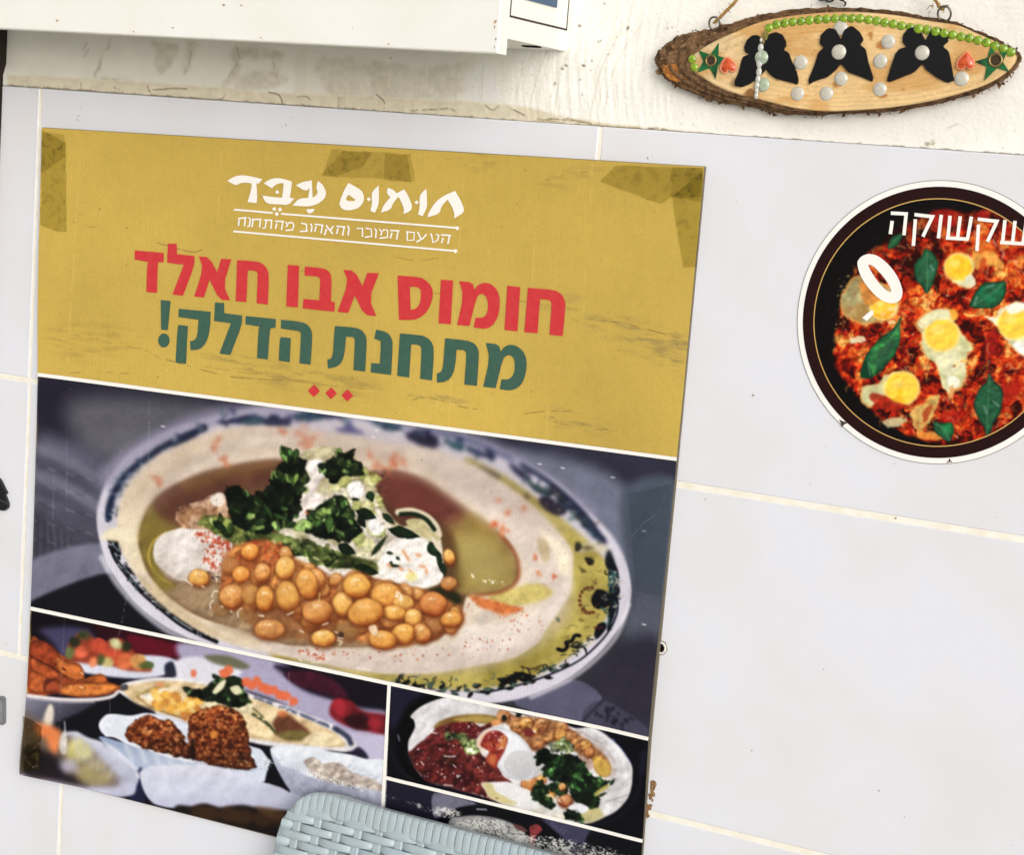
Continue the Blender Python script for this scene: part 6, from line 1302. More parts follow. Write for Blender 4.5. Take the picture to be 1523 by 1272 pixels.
grn = [rnd(p) for p in [
    R6((150, 47), (262, 57), (230, 388), (155, 382)),
    R6((355, 145), (717, 180), (710, 350), (690, 470), (640, 570), (570, 612), (490, 615), (483, 512), (530, 505), (565, 460), (578, 270), (352, 240)),
    R6((355, 328), (458, 342), (455, 400), (440, 770), (320, 752), (340, 370)),
    R6((765, 75), (868, 80), (870, 195), (1072, 222), (1070, 330), (938, 668), (815, 655), (945, 310), (755, 285)),
    R6((1112, 228), (1452, 262), (1448, 365), (1398, 362), (1385, 390), (1362, 720), (1240, 705), (1255, 385), (1270, 348), (1108, 322)),
    R2((122, 698), (320, 718), (390, 750), (425, 810), (430, 880), (412, 1142), (303, 1128), (320, 850), (310, 820), (285, 808), (120, 785)),
    R2((120, 868), (218, 880), (208, 1118), (100, 1102), (108, 910)),
    R2((652, 760), (850, 775), (920, 800), (960, 860), (968, 920), (950, 1210), (835, 1195), (850, 900), (840, 875), (815, 868), (762, 865), (750, 1010), (730, 1100), (680, 1160), (585, 1180), (578, 1092), (615, 1085), (633, 1040), (640, 900)),
    R2((1060, 795), (1165, 820), (1210, 870), (1225, 940), (1205, 1243), (1005, 1218), (1010, 1125), (1095, 1132), (1108, 930), (1100, 905), (1040, 885)),
    [(595.6, 495.8), (620, 497.9), (632, 499.7), (642, 507), (646.4, 519.3), (643, 566), (625.3, 563.4), (627.6, 519.3), (625.3, 514), (620, 512.5), (612.2, 512), (609, 561.5), (591, 559)],
    R3((282, 682), (490, 702), (570, 730), (610, 790), (615, 850), (595, 1152), (470, 1138), (492, 840), (480, 810), (455, 798), (395, 795), (385, 930), (360, 1040), (300, 1110), (200, 1120), (200, 1028), (235, 1020), (258, 980), (268, 870)),
    R3((682, 728), (810, 742), (830, 815), (860, 770), (920, 742), (990, 760), (1050, 810), (1085, 890), (1080, 1010), (1050, 1110), (1000, 1170), (920, 1200), (820, 1185), (835, 1088), (910, 1090), (950, 1050), (968, 980), (965, 890), (930, 850), (890, 850), (850, 885), (778, 1175), (655, 1160), (722, 880))]]
grn.append(list(map(tuple, ell(244.6, 506.3, 8.5, 10.4))))
glyphs('green_lettering', grn, M_green)
dia = lambda x, y, r_: [(x-r_, y-.4), (x+.4, y-r_*1.06), (x+r_, y+.4), (x-.4, y+r_*1.06)]
glyphs('red_diamond', [dia(467.4, 581.3, 9), dia(493, 585, 8.6), dia(517, 588.2, 8.8)], M_red)
logo = [spline(p, 4) if sm else p for p, sm in [
    (R4((70, 150), (140, 105), (220, 82), (300, 88), (390, 105), (490, 130), (440, 190), (415, 180), (425, 250), (428, 340), (420, 415), (312, 405), (340, 310), (360, 230), (358, 180), (280, 170), (220, 180), (175, 208)), 0),
    (R4((505, 180), (570, 135), (650, 115), (740, 125), (840, 160), (830, 260), (815, 350), (865, 362), (800, 440), (670, 430), (535, 425), (485, 325), (600, 342), (720, 352), (735, 260), (740, 180), (700, 178), (650, 195), (600, 240)), 0),
    (R4((885, 205), (960, 165), (1075, 145), (1080, 250), (1085, 350), (1120, 330), (1150, 290), (1125, 230), (1150, 150), (1210, 200), (1250, 290), (1230, 360), (1160, 420), (1060, 455), (960, 455), (845, 445), (925, 360), (1030, 355), (1050, 240), (1000, 275)), 0),
    (R4((1010, 490), (1110, 485), (1090, 530), (1030, 540)), 0),
    (R5((430, 205), (435, 330), (430, 440), (385, 532), (330, 508), (352, 430), (345, 300), (375, 255)), 0),
    (R5((540, 230), (610, 260), (645, 300), (735, 250), (790, 340), (835, 460), (800, 520), (725, 545), (735, 490), (700, 400), (665, 340), (600, 420), (575, 495), (455, 530), (490, 440), (570, 345), (525, 300)), 0),
    (R5((1000, 245), (1008, 400), (1005, 470), (955, 572), (900, 550), (920, 470), (915, 340), (945, 290)), 0),
    (R5((1340, 270), (1400, 370), (1450, 490), (1430, 540), (1325, 600), (1335, 560), (1310, 470), (1250, 375), (1180, 450), (1155, 545), (1010, 585), (1030, 520), (1110, 400), (1200, 330)), 0)]]
logo = [rnd(list(map(tuple, p))) for p in logo]
logo.append([rnd([(518.7, 271.8), (528.7, 277.4), (537.4, 282.4), (541.2, 288.7), (542.2, 297.4), (537.4, 306), (530, 311), (517, 313), (509.6, 311), (504.9, 304.9), (505.9, 298.7), (512.1, 283)]), R5((70, 315), (155, 378), (130, 392), (60, 390), (38, 365))])
glyphs('white_title_lettering', logo+[dia(330+665/8.016, 250+285/8.016, 3.1), dia(510+312/8.016, 250+370/8.016, 3.1), dia(510+882/8.016, 250+408/8.016, 3.1), dia(408.6, 310.7, 3.3), dia(417, 311.5, 3.3), dia(412.3, 318, 3.3)], M_white)
mb = MB()
ribbon(mb, lerp((349, 311.6), (406.5, 316.6), 6), 2.8, YI); ribbon(mb, lerp((418.5, 317.8), (679.5, 338.8), 20), 2.8, YI); ribbon(mb, lerp((348, 344), (677, 373.2), 24), 2.8, YI)
for x, y in [(349, 312), (680, 339.3), (347.5, 344.2), (677.5, 373.4)]: mb.flat([[P(a_, b_, YI-.0001) for a_, b_ in dia(x, y, 3.3)]])
mb.build('white_rule', M_white, poster)
sub = [R4(*p) for p in [[(197, 603), (300, 588)], [(287, 592), (275, 692)], [(212, 620), (203, 688)], [(318, 588), (346, 602), (335, 692), (308, 697)], [(365, 610), (478, 610)], [(380, 610), (365, 702)], [(466, 610), (455, 708)], [(508, 618), (608, 622)], [(537, 622), (520, 712), (488, 714)], [(598, 622), (588, 724)], [(638, 632), (746, 636)], [(731, 636), (715, 738)], [(660, 655), (644, 724)],
      [(764, 640), (786, 668), (806, 648), (850, 652), (860, 684), (848, 735), (768, 742)], [(788, 668), (770, 704)], [(948, 655), (1010, 668), (1014, 745)], [(933, 755), (1028, 748)], [(1060, 662), (1076, 690), (1068, 762)], [(1108, 668), (1212, 682)], [(1200, 684), (1185, 778)], [(1125, 692), (1108, 760)], [(1245, 680), (1325, 786)], [(1330, 688), (1300, 738)], [(1252, 720), (1224, 800)], [(1368, 692), (1474, 702)], [(1460, 704), (1440, 804)], [(1386, 716), (1370, 784)]]]
sub += [R5(*p) for p in [[(58, 686), (75, 712), (64, 804)], [(168, 718), (236, 718), (238, 818)], [(274, 715), (342, 726), (345, 812), (264, 824)], [(385, 716), (402, 740), (394, 834)], [(440, 724), (466, 762), (492, 732), (536, 738), (536, 824), (440, 835)], [(470, 766), (454, 800)], [(568, 742), (678, 748)], [(662, 750), (645, 850)], [(590, 766), (570, 838)], [(758, 758), (856, 768), (852, 856), (772, 862), (772, 764)], [(893, 758), (942, 856)], [(1000, 788), (958, 838), (880, 880)], [(1046, 778), (1062, 800), (1076, 886), (1130, 862), (1146, 802), (1114, 785)], [(1173, 796), (1290, 802)], [(1275, 804), (1254, 904)], [(1196, 830), (1180, 894)]]]
mb = MB()
for i, p in enumerate(sub): ribbon(mb, p, 2.35, YI-.00002*(i % 3))
mb.build('small_white_lettering', M_white, poster)
# ---- clear tape gone yellow
def tape_mat(name, tint, fog, gloss=.2):
    m = bpy.data.materials.new(name); m.use_nodes = True; n = m.node_tree.nodes; L = m.node_tree.links; n.clear()
    o = n.new('ShaderNodeOutputMaterial'); tr = n.new('ShaderNodeBsdfTransparent'); pb = n.new('ShaderNodeBsdfPrincipled'); mx = n.new('ShaderNodeMixShader')
    geo = n.new('ShaderNodeNewGeometry'); t = n.new('ShaderNodeTexNoise'); t.inputs['Scale'].default_value = 130; t.inputs['Detail'].default_value = 7; t.inputs['Roughness'].default_value = .68
    L.new(geo.outputs['Position'], t.inputs['Vector'])
    r = n.new('ShaderNodeMapRange'); r.inputs['From Min'].default_value = .50; r.inputs['From Max'].default_value = .66; r.inputs['To Min'].default_value = .05; r.inputs['To Max'].default_value = fog
    L.new(t.outputs['Fac'], r.inputs['Value'])
    tr.inputs['Color'].default_value = (*tint, 1); pb.inputs['Base Color'].default_value = (*lin((104, 88, 46)), 1); pb.inputs['Roughness'].default_value = gloss
    t2 = n.new('ShaderNodeTexNoise'); t2.inputs['Scale'].default_value = 60; L.new(geo.outputs['Position'], t2.inputs['Vector']); bp = n.new('ShaderNodeBump'); bp.inputs['Distance'].default_value = .002; L.new(t2.outputs['Fac'], bp.inputs['Height']); L.new(bp.outputs[0], pb.inputs['Normal'])
    L.new(r.outputs[0], mx.inputs[0]); L.new(tr.outputs[0], mx.inputs[1]); L.new(pb.outputs[0], mx.inputs[2]); L.new(mx.outputs[0], o.inputs['Surface'])
    return m
M_tape = tape_mat('old_clear_tape', (.86, .86, .74), .28); M_tape2 = tape_mat('thin_clear_tape', (.90, .90, .84), .20)
YT = YI-.0026
def tape(pts, m, dy=0):
    mb = MB(); g_ = np.random.default_rng(int(pts[0][0]+pts[1][1])); q = []
    for i in range(len(pts)):
        a_, b_ = np.array(pts[i], float), np.array(pts[(i+1) % len(pts)], float); n = max(2, int(np.linalg.norm(b_-a_)/7))
        q += [tuple(a_+(b_-a_)*k/n+g_.normal(size=2)*.5*(k > 0)) for k in range(n)]
    w3 = [P(x, y, YI) for x, y in q]
    for p in w3: p[1] += pw(p[0], p[2])-.0006-dy
    mb.flat([w3]); return mb.build('tape_strip', m, poster)
tape([(64.5, 192), (100, 212), (101, 345), (86, 344), (64, 334)], M_tape); tape([(64.5, 196), (98, 200), (100, 232), (64, 258)], M_tape2, .0002)
tape([(494, 222), (565, 226), (612, 229), (618, 270), (560, 265), (480, 262)], M_tape2); tape([(512, 224), (555, 226), (540, 248), (500, 262), (478, 261)], M_tape2, .0002); tape([(574, 228), (606, 230), (614, 271), (572, 268)], M_tape2, .0003)
tape([(893, 270), (916, 246), (1047, 250), (1044, 292), (1000, 292), (984, 303)], M_tape); tape([(1000, 292), (1047, 252), (1037, 397), (1017, 398)], M_tape, .0002); tape([(1000, 248), (1047, 250), (1044, 300), (998, 292)], M_tape2, .0003)
tape([(934, 735), (1001, 720), (985, 888), (946, 878), (941, 800)], tape_mat('film_tape', (.86, .90, .92), .12), 0)
tape([(38, 1064), (66, 1080), (65, 1141), (37, 1149)], tape_mat('dirty_tape', (.60, .56, .48), .35), 0)

# ------------------------------------------------------------------ the round sticker
paint_sticker()
SX, SZ, SR = .8965, -.1325, .1092
stick = empty('round_sticker', (SX, -.001, SZ), 'round glossy sticker of eggs in red sauce with white lettering and brown ring', 'sticker')
def disc(r, y, n=160, r_in=None, nick=0):
    mb = MB(); t = [2*math.pi*k/n for k in range(n)]
    if r_in is None:
        mb.flat([[(SX+r*math.cos(a_), y, SZ+r*math.sin(a_)) for a_ in t]])
    else:
        for k in range(n):
            l = (k+1) % n
            mb.add([(SX+q*math.cos(t[j]), y, SZ+q*math.sin(t[j])) for q, j in ((r, k), (r, l), (r_in, l), (r_in, k))], [(0, 1, 2, 3)])
    return mb
mb = disc(SR, -.0009); n = 160
mb.add([(SX+SR*math.cos(6.28318*k/n), y, SZ+SR*math.sin(6.28318*k/n)) for y in (-.0009, .0002) for k in range(n)], [(k, (k+1) % n, n+(k+1) % n, n+k) for k in range(n)])
mb.build('white_rim', mat('white_vinyl', (246, 242, 236), .35, .3), stick)
disc(SR+.0005, -.00052).build('cut_edge', mat('cut_edge', (120, 112, 104), .8, .1), stick)
disc(.1048, -.0012, r_in=.0953).build('brown_ring', M_brown, stick)
disc(.0960, -.0014, r_in=.0952).build('gold_ring', M_gold, stick)
rr, tt = np.meshgrid(np.r_[.0002, np.linspace(.0009, .0954, 112)], np.linspace(0, 2*np.pi, 640), indexing='ij')
sheet('egg_sauce_photo', np.stack([SX+rr*np.cos(tt), np.full(rr.shape, -.0013), SZ+rr*np.sin(tt)], -1), SC, M_gloss, stick)
mb = MB()
YS = -.0018
Z7 = lambda *p: zz(1260, 290, 5.791, p)
def strokes(mb, lines, w_, y):
    for i, l in enumerate(lines):
        l = [np.array(q, float) for q in l]
        L_, R_ = [], []
        for k, p in enumerate(l):
            ds = []
            if k > 0: ds.append((p-l[k-1])/np.linalg.norm(p-l[k-1]))
            if k < len(l)-1: ds.append((l[k+1]-p)/np.linalg.norm(l[k+1]-p))
            d = sum(ds); d /= np.linalg.norm(d); nn = np.array([-d[1], d[0]]); q = w_/2/max(.45, float(nn@np.array([-ds[0][1], ds[0][0]])))
            L_.append(p+nn*q); R_.append(p-nn*q)
        V, F = [], []
        for a_, b_ in zip(L_, R_): V += [P(*a_, y-.00002*i), P(*b_, y-.00002*i)]
        mb.add(V, [(2*k, 2*k+1, 2*k+3, 2*k+2) for k in range(len(l)-1)])
strokes(mb, [Z7((376, 155), (508, 162), (489, 346)), Z7((388, 222), (372, 336)), Z7((580, 168), (735, 186), (652, 358)), Z7((588, 208), (570, 438)), Z7((811, 170), (786, 372)),
             Z7((886, 178), (868, 368)), Z7((974, 182), (950, 376)), Z7((1070, 186), (1036, 382)), Z7((850, 369), (1046, 380)),
             Z7((1124, 207), (1290, 226), (1208, 402)), Z7((1132, 254), (1118, 482)), Z7((1360, 214), (1338, 408)), Z7((1446, 222), (1424, 416)), Z7((1544, 230), (1512, 424)), Z7((1318, 407), (1524, 420))], 30/5.791, YS)
mb.build('white_lettering', M_white, stick)
# the white oval loop and the peeled patch
oc = zz(1260, 290, 5.791, [(282, 721)])[0]
o1 = zz(1260, 290, 5.791, [(88, 590), (105, 548), (140, 520), (190, 508), (250, 520), (310, 558), (370, 615), (425, 690), (460, 765), (476, 830), (468, 885), (435, 920), (380, 932), (320, 918), (260, 880), (205, 825), (150, 755), (108, 675)])
o2 = zz(1260, 290, 5.791, [(184, 602), (205, 604), (235, 622), (280, 668), (330, 728), (365, 785), (380, 825), (374, 836), (350, 828), (310, 796), (265, 745), (220, 680), (192, 630)])
for loops, nm in [([[list(map(tuple, spline(o1, 4))), list(map(tuple, spline(o2, 4)))]], 'white_oval')]:
    glyphs(nm, loops, M_white, YS, stick)
glyphs('bare_patch', [zz(1260, 290, 5.791, [(128, 1058), (170, 1022), (214, 986), (228, 1006), (224, 1032), (168, 1086)])], M_white, YS, stick)
for p in [[(1248, 624), (1254, 627), (1262, 629), (1256, 631), (1252, 636), (1251, 630)], [(1408, 689.5), (1411.5, 685), (1412, 681), (1413.5, 685), (1417, 688), (1412, 687)]]:
    mb = MB(); mb.flat([[P(x, y, -.0016) for x, y in p]]); mb.build('edge_nick', mat('nick', (70, 60, 52), .8, .1), stick)

# ------------------------------------------------------------------ the log slice hanging at the top right
YF = -.015
PCX, PCY, PA, PB = 960+780/2.705, 245/2.705, 740/2.705, 210/2.705
Z3 = lambda p: zz(960, 0, 2.705, p)
OUT = Z3([(38, 238), (60, 195), (130, 145), (250, 116), (340, 94), (420, 70), (520, 46), (640, 33), (760, 28), (900, 33), (1040, 48), (1140, 66), (1250, 88), (1350, 128), (1440, 168), (1490, 198), (1515, 228), (1500, 260), (1470, 300), (1400, 345), (1300, 385), (1180, 415), (1100, 434), (1000, 447), (850, 460), (700, 463), (560, 458), (460, 440), (380, 426), (300, 410), (220, 387), (150, 358), (90, 322), (55, 282)])
FAC = Z3([(178, 250), (190, 222), (222, 196), (285, 160), (360, 126), (430, 97), (500, 76), (600, 60), (720, 48), (850, 46), (1000, 58), (1150, 83), (1260, 100), (1340, 134), (1420, 170), (1470, 200), (1496, 226), (1480, 264), (1440, 300), (1370, 340), (1270, 374), (1150, 405), (1000, 430), (850, 443), (720, 447), (600, 434), (500, 410), (420, 390), (350, 372), (285, 345), (232, 312), (192, 285)])
NP = 420
def polar(out):
    q = spline(out, 8); u = (q[:, 0]-PCX)/PA; v_ = (q[:, 1]-PCY)/PB; th = np.arctan2(v_, u); r_ = np.hypot(u, v_); o = np.argsort(th)
    t = np.linspace(-np.pi, np.pi, NP, endpoint=False)
    r2 = np.interp(t, np.r_[th[o]-2*np.pi, th[o], th[o]+2*np.pi], np.r_[r_[o]]*0+0 if False else np.tile(r_[o], 3))
    return PCX+PA*r2*np.cos(t), PCY+PB*r2*np.sin(t)
fx, fy = polar(FAC); ox, oy = polar(OUT)
g = np.random.default_rng(12)
ox += (fbm(np.arange(NP)*1.0, np.zeros(NP), 5, 3, 1)-.5)*5; oy += (fbm(np.arange(NP)*1.0, np.zeros(NP), 4, 3, 2)-.5)*6
LC = Canvas(960, -10, 580, 210, (226, 190, 134))
def paint_log():
    c = LC
    X, Y = np.meshgrid(np.arange(c.w)+c.x0+.5, np.arange(c.h)+c.y0+.5); X = X.astype(np.float32); Y = Y.astype(np.float32)
    u = (X-1265)/250; v_ = (Y-95+8*u*u)/66
    rad = np.sqrt(u*u*.9+v_*v_)+.05*(fbm(X, Y, 40, 3, 1)-.5)
    rings = np.sin(rad*62+3*fbm(X, Y, 60, 2, 2))
    saw = fbm(X*.15+Y*.9, Y*.12-X*.9, 2.2, 3, 3)
    k = 1+.040*rings*np.clip(rad, .2, 1)+.10*(saw-.5)+.10*(fbm(X, Y, 30, 3, 4)-.5)
    c.a *= k[..., None]
    t = np.clip((1120-X)/110+(fbm(X, Y, 24, 3, 5)-.5)*.8, 0, 1)[..., None]; c.a = c.a*(1-t*.75)+np.array([206, 190, 158])*k[..., None]*t*.75
    t = np.clip((rad-.82)/.2, 0, 1)[..., None]*.5; c.a = c.a*(1-t)+np.array([228, 198, 148])*k[..., None]*t
    t = np.clip((fbm(X*.4, Y, 26, 3, 6)-.52)*4, 0, .5)[..., None]; c.a = c.a*(1-t)+np.array([196, 140, 74])*t
    ZS = lambda p: zz(960, 0, 2.705, p)
    for p in [[(935, 170), (955, 165), (970, 190), (950, 198), (930, 190)], [(925, 255), (960, 262), (965, 270), (930, 270)], [(955, 375), (972, 378), (968, 392), (940, 395)], [(750, 330), (775, 335), (790, 345), (760, 350)], [(895, 128), (915, 132), (908, 160)], [(740, 380), (720, 398), (745, 400)]]: c.fill(ZS(p), (166, 104, 44), 1.2, .75, wob=2, ws=4)
    for q in [[(620, 130), (760, 122)], [(700, 345), (640, 352)], [(560, 165), (640, 160), (700, 158)], [(980, 350), (1120, 344)], [(330, 160), (420, 120), (500, 100)], [(310, 175), (400, 130), (490, 108)], [(1230, 350), (1360, 318)], [(1200, 372), (1330, 340), (1440, 290)]]: c.line(ZS(q), 1.1, (176, 128, 72), .8, .5, True, .34, 12, 2)
    c.dots(ZS([(180, 240), (480, 90), (1440, 190), (1200, 390), (600, 420)]), 170, (.4, 1.1), [(150, 104, 56), (120, 84, 48), (240, 212, 160)], 3, .6)
    c.dots(ZS([(190, 230), (420, 120), (440, 360), (260, 320)]), 90, (.5, 1.4), [(170, 140, 100), (236, 222, 190), (120, 90, 60)], 5, .5)
    c.fill(ZS([(400, 372), (425, 356), (440, 375), (425, 395), (405, 394)]), (150, 104, 58), 1, .95, mot=.15); c.line(ZS([(400, 374), (422, 356), (440, 372), (428, 394), (404, 394)]), 1.2, (84, 56, 34), .8, .9, True)
    c.fill(ZS([(340, 330), (365, 310), (370, 345), (350, 350)]), (120, 92, 60), 3, .6)
paint_log()
pl = empty('wooden_plaque', tuple(P(PCX, PCY, YF)), 'oval log slice with bark, black butterflies and green beads, hanging by twine on the plaster', 'wall decoration')
rs = np.linspace(.004, 1, 60)
cxm = np.array([PCX+8, PCY])
gx = cxm[0]+(fx-cxm[0])[None]*rs[:, None]; gy = cxm[1]+(fy-cxm[1])[None]*rs[:, None]
gx = np.c_[gx, gx[:, :1]]; gy = np.c_[gy, gy[:, :1]]
Wp = PP(gx, gy, YF); Wp[..., 1] -= .0005*(fbm(gx, gy, 26, 3, 2)-.5); Wp[-1, :, 1] += .0008
sheet('cut_face', Wp, LC, mat('cut_wood', (0, 0, 0), .7, .2, attr=True, bump=(600, .0005)), pl)
# bark
ts = np.r_[np.linspace(0, 1, 15), 1.1, 1.2, 1.3]
V = []; F = []
for i, t in enumerate(ts):
    s_ = min(t, 1.0); px_ = fx*(1-s_)+ox*s_; py_ = fy*(1-s_)+oy*s_
    if t > 1: px_ = PCX+(px_-PCX)*(1-.012*(t-1)/.1); py_ = PCY+(py_-PCY)*(1-.02*(t-1)/.1)
    yv = YF+(.0085*(s_**1.5) if t <= 1 else .0085+.009*(t-1)/.3)
    rough = .0018*(fbm(px_, py_, 9, 4, 5, .62)-.5)*2*min(1, t*5)+.0012*np.sin(t*22+2*fbm(px_, py_, 20, 2, 1))*min(1, t*4)*(t < 1)
    w3 = np.array([PP(a_, b_, yv) for a_, b_ in [(px_, py_)]])[0]; w3[:, 1] -= rough
    V += list(w3)
m_ = len(ts)
for i in range(m_-1):
    for k in range(NP): F.append((i*NP+k, i*NP+(k+1) % NP, (i+1)*NP+(k+1) % NP, (i+1)*NP+k))
M_bark = mat('bark', (124, 94, 66), .9, .15, noise=(150, .95, (58, 40, 27)), bump=(330, .0022))
n_ = M_bark.node_tree.nodes; L_ = M_bark.node_tree.links
tx = n_.new('ShaderNodeTexNoise'); tx.inputs['Scale'].default_value = 420; tx.inputs['Detail'].default_value = 4
geo_ = n_.new('ShaderNodeNewGeometry'); L_.new(geo_.outputs['Position'], tx.inputs['Vector'])
rg_ = n_.new('ShaderNodeMapRange'); rg_.inputs['From Min'].default_value = .58; rg_.inputs['From Max'].default_value = .70; rg_.inputs['To Max'].default_value = .7; L_.new(tx.outputs['Fac'], rg_.inputs['Value'])
mx_ = n_.new('ShaderNodeMix'); mx_.data_type = 'RGBA'; bs_ = n_['Principled BSDF']; src_ = bs_.inputs['Base Color'].links[0].from_socket
L_.new(rg_.outputs[0], mx_.inputs['Factor']); L_.new(src_, mx_.inputs['A']); mx_.inputs['B'].default_value = (*lin((176, 146, 108)), 1); L_.new(mx_.outputs['Result'], bs_.inputs['Base Color'])
mesh('bark', V, F, M_bark, pl, True)
# torn orange wood at the left end, ragged bark flakes below
mb = MB(); A_ = [P(x, y, YF+.0035) for x, y in Z3([(62, 262), (110, 256), (172, 258), (182, 290), (170, 315), (128, 330), (95, 318), (72, 290)])]; B_ = [(p[0], p[1]+.006, p[2]) for p in A_]; mb.prism(A_, B_); mb.build('torn_wood', mat('torn_wood', (176, 116, 58), .85, .15, noise=(200, .9, (110, 62, 28)), bump=(300, .003)), pl)
mb = MB()
for k in range(150):
    t = g.random(); i = int(t*NP)
    if not (oy[i] > PCY+10 or (ox[i] < 1130 and g.random() < .4) or g.random() < .25): continue
    p = P(ox[i]+g.normal()*1.0, oy[i]+(g.random()*2.6 if oy[i] > PCY else -g.random()*1.6), YF+.008+.004*g.random()); s_ = .0006+.0016*g.random()**2
    n3 = [Vector((g.normal(), g.normal()*.4, g.normal())).normalized()*s_*(1+g.random()) for _ in range(4)]
    mb.add([Vector(p)+q for q in n3], [(0, 1, 2), (0, 2, 3), (1, 2, 3), (0, 1, 3)])
fl = mb.build('bark_flakes', M_bark, pl); fl['kind'] = 'stuff'
# butterflies
M_fly = mat('black_acrylic', (9, 8, 9), .24, .4)
ZL7 = lambda p: zz(970, 0, 5.44, p)
FLY = [ZL7([(878, 300), (850, 280), (810, 282), (765, 320), (742, 380), (752, 420), (785, 436), (735, 455), (718, 500), (700, 580), (668, 650), (668, 690), (720, 705), (780, 680), (840, 640), (900, 580), (916, 555), (950, 600), (1000, 635), (1080, 655), (1140, 670), (1175, 682), (1182, 640), (1165, 570), (1125, 490), (1105, 425), (1060, 398), (1082, 370), (1080, 330), (1050, 275), (1000, 255), (950, 270), (920, 310), (898, 375)]),
       Z3([(700, 175), (704, 140), (735, 110), (765, 116), (786, 158), (800, 118), (830, 101), (860, 125), (877, 158), (862, 178), (885, 195), (896, 250), (916, 310), (912, 328), (860, 305), (815, 290), (785, 253), (765, 280), (730, 310), (680, 325), (658, 338), (655, 320), (680, 260), (695, 210), (718, 189)]),
       Z3([(1034, 170), (1035, 140), (1055, 114), (1085, 105), (1105, 120), (1126, 162), (1145, 125), (1180, 106), (1215, 140), (1218, 165), (1195, 185), (1220, 205), (1232, 270), (1241, 324), (1214, 333), (1170, 310), (1130, 280), (1113, 254), (1080, 290), (1030, 310), (985, 328), (970, 325), (985, 275), (1005, 215), (1022, 195), (1050, 187)])]
def sm_sharp(p, k=4):
    q = np.array(p); o = []; n = len(q)
    for i in range(n):
        a_, b_, c_ = q[i-1], q[i], q[(i+1) % n]; u, v_ = a_-b_, c_-b_; cs = u@v_/(np.linalg.norm(u)*np.linalg.norm(v_)+1e-9)
        o += [b_] if cs > .3 else [b_+u*.22, b_+(u+v_)*.05, b_+v_*.22]
    return [tuple(x) for x in o]
for f in FLY:
    mb = MB(); A_ = [P(x, y, YF-.0020) for x, y in sm_sharp(f)]; B_ = [(p[0], YF+.0004, p[2]) for p in A_]; mb.prism(A_, B_); mb.build('butterfly', M_fly, pl)
# stones and beads: one mesh each, linked for every piece
def piece(name, me, px, py, y, sc=1.0, rot=0):
    o = bpy.data.objects.new(name, me); COL.objects.link(o); o.parent = pl; o.matrix_parent_inverse = Matrix.Translation(pl.location).inverted()
    o.location = P(px, py, y); o.scale = (sc, 1, sc); o.rotation_euler = (0, rot, 0); return o
def glassy(name, col, rough, tr, noise=None):
    m = mat(name, col, rough, .6, noise=noise, coat=.8); b = m.node_tree.nodes['Principled BSDF']; b.inputs['Transmission Weight'].default_value = tr; b.inputs['Coat Roughness'].default_value = .05; return m
mb = MB(); mb.dome((0, 0, 0), 0.0056, .0056, .0017, 26, 7); me_gem = bpy.data.meshes.new('clear_gem'); me_gem.from_pydata(mb.v, [], mb.f); me_gem.materials.append(glassy('clear_stone', (214, 209, 194), .08, .15, (300, .5, (184, 178, 162)))); [setattr(p, 'use_smooth', True) for p in me_gem.polygons]
for x, y in Z3([(785, 112), (778, 208), (1113, 211), (625, 250), (945, 245), (977, 166), (787, 315), (612, 376), (728, 376), (943, 358), (1272, 316)]):
    on = any(sdf(np.array([x]), np.array([y]), np.array(f))[0] < 0 for f in FLY); piece('clear_gem', me_gem, x, y, YF-(.0020 if on else 0), .98+.06*g.random())
me_gem2 = me_gem.copy(); me_gem2.materials.clear(); me_gem2.materials.append(glassy('pale_green_stone', (196, 212, 184), .12, .30, (330, .6, (150, 170, 140))))
piece('pale_gem', me_gem2, *Z3([(467, 230)])[0], YF-.002); piece('pale_gem', me_gem2, *Z3([(473, 340)])[0], YF-.0005)
mb = MB(); mb.dome((0, 0, 0), .0035, .0035, .0016, 18, 5); me_bead = bpy.data.meshes.new('green_bead'); me_bead.from_pydata(mb.v, [], mb.f); me_bead.materials.append(glassy('lime_glass', (150, 186, 34), .12, .15, (520, .9, (78, 112, 14)))); [setattr(p, 'use_smooth', True) for p in me_bead.polygons]
for x, y in Z3([(497, 110), (527, 97), (560, 91), (593, 86), (627, 84), (660, 80), (695, 77), (728, 75), (763, 73), (797, 72), (830, 72), (863, 73), (897, 78), (930, 83), (963, 89), (997, 95), (1030, 102), (1065, 108), (1098, 114), (1132, 118), (1167, 125), (1202, 132), (1235, 139), (1270, 146), (1304, 152), (1338, 161), (1372, 170), (1406, 184), (1440, 195), (1470, 208), (188, 237), (197, 270)]):
    on = any(sdf(np.array([x]), np.array([y]), np.array(f))[0] < 1 for f in FLY); piece('green_bead', me_bead, x, y, YF-(.0020 if on else 0), .96+.08*g.random())
mb = MB(); mb.dome((0, 0, 0), .0021, .0032, .0014, 12, 4); me_p = bpy.data.meshes.new('pearl_bead'); me_p.from_pydata(mb.v, [], mb.f); me_p.materials.append(glassy('pearl', (206, 206, 196), .2, .1, (400, .6, (160, 166, 160)))); [setattr(p, 'use_smooth', True) for p in me_p.polygons]
for x, y, r_ in [(882, 322, .5), (878, 385, 1), (874, 445, .9), (867, 512, 1.05), (864, 580, 1.0), (856, 640, .9), (848, 690, .85), (846, 735, .7), (842, 772, .75)]: piece('pearl_bead', me_p, *ZL7([(x, y)])[0], YF-.0024, r_*1.15)
mb = MB(); A_ = [P(x, y, YF-.003) for x, y in ZL7([(905, 240), (925, 235), (935, 290), (925, 320), (905, 315), (895, 270)])]; mb.prism(A_, [(p[0], YF, p[2]) for p in A_]); mb.build('dried_leaf', mat('olive_leaf', (140, 130, 66), .6, .2, noise=(300, .6, (90, 84, 40))), pl)
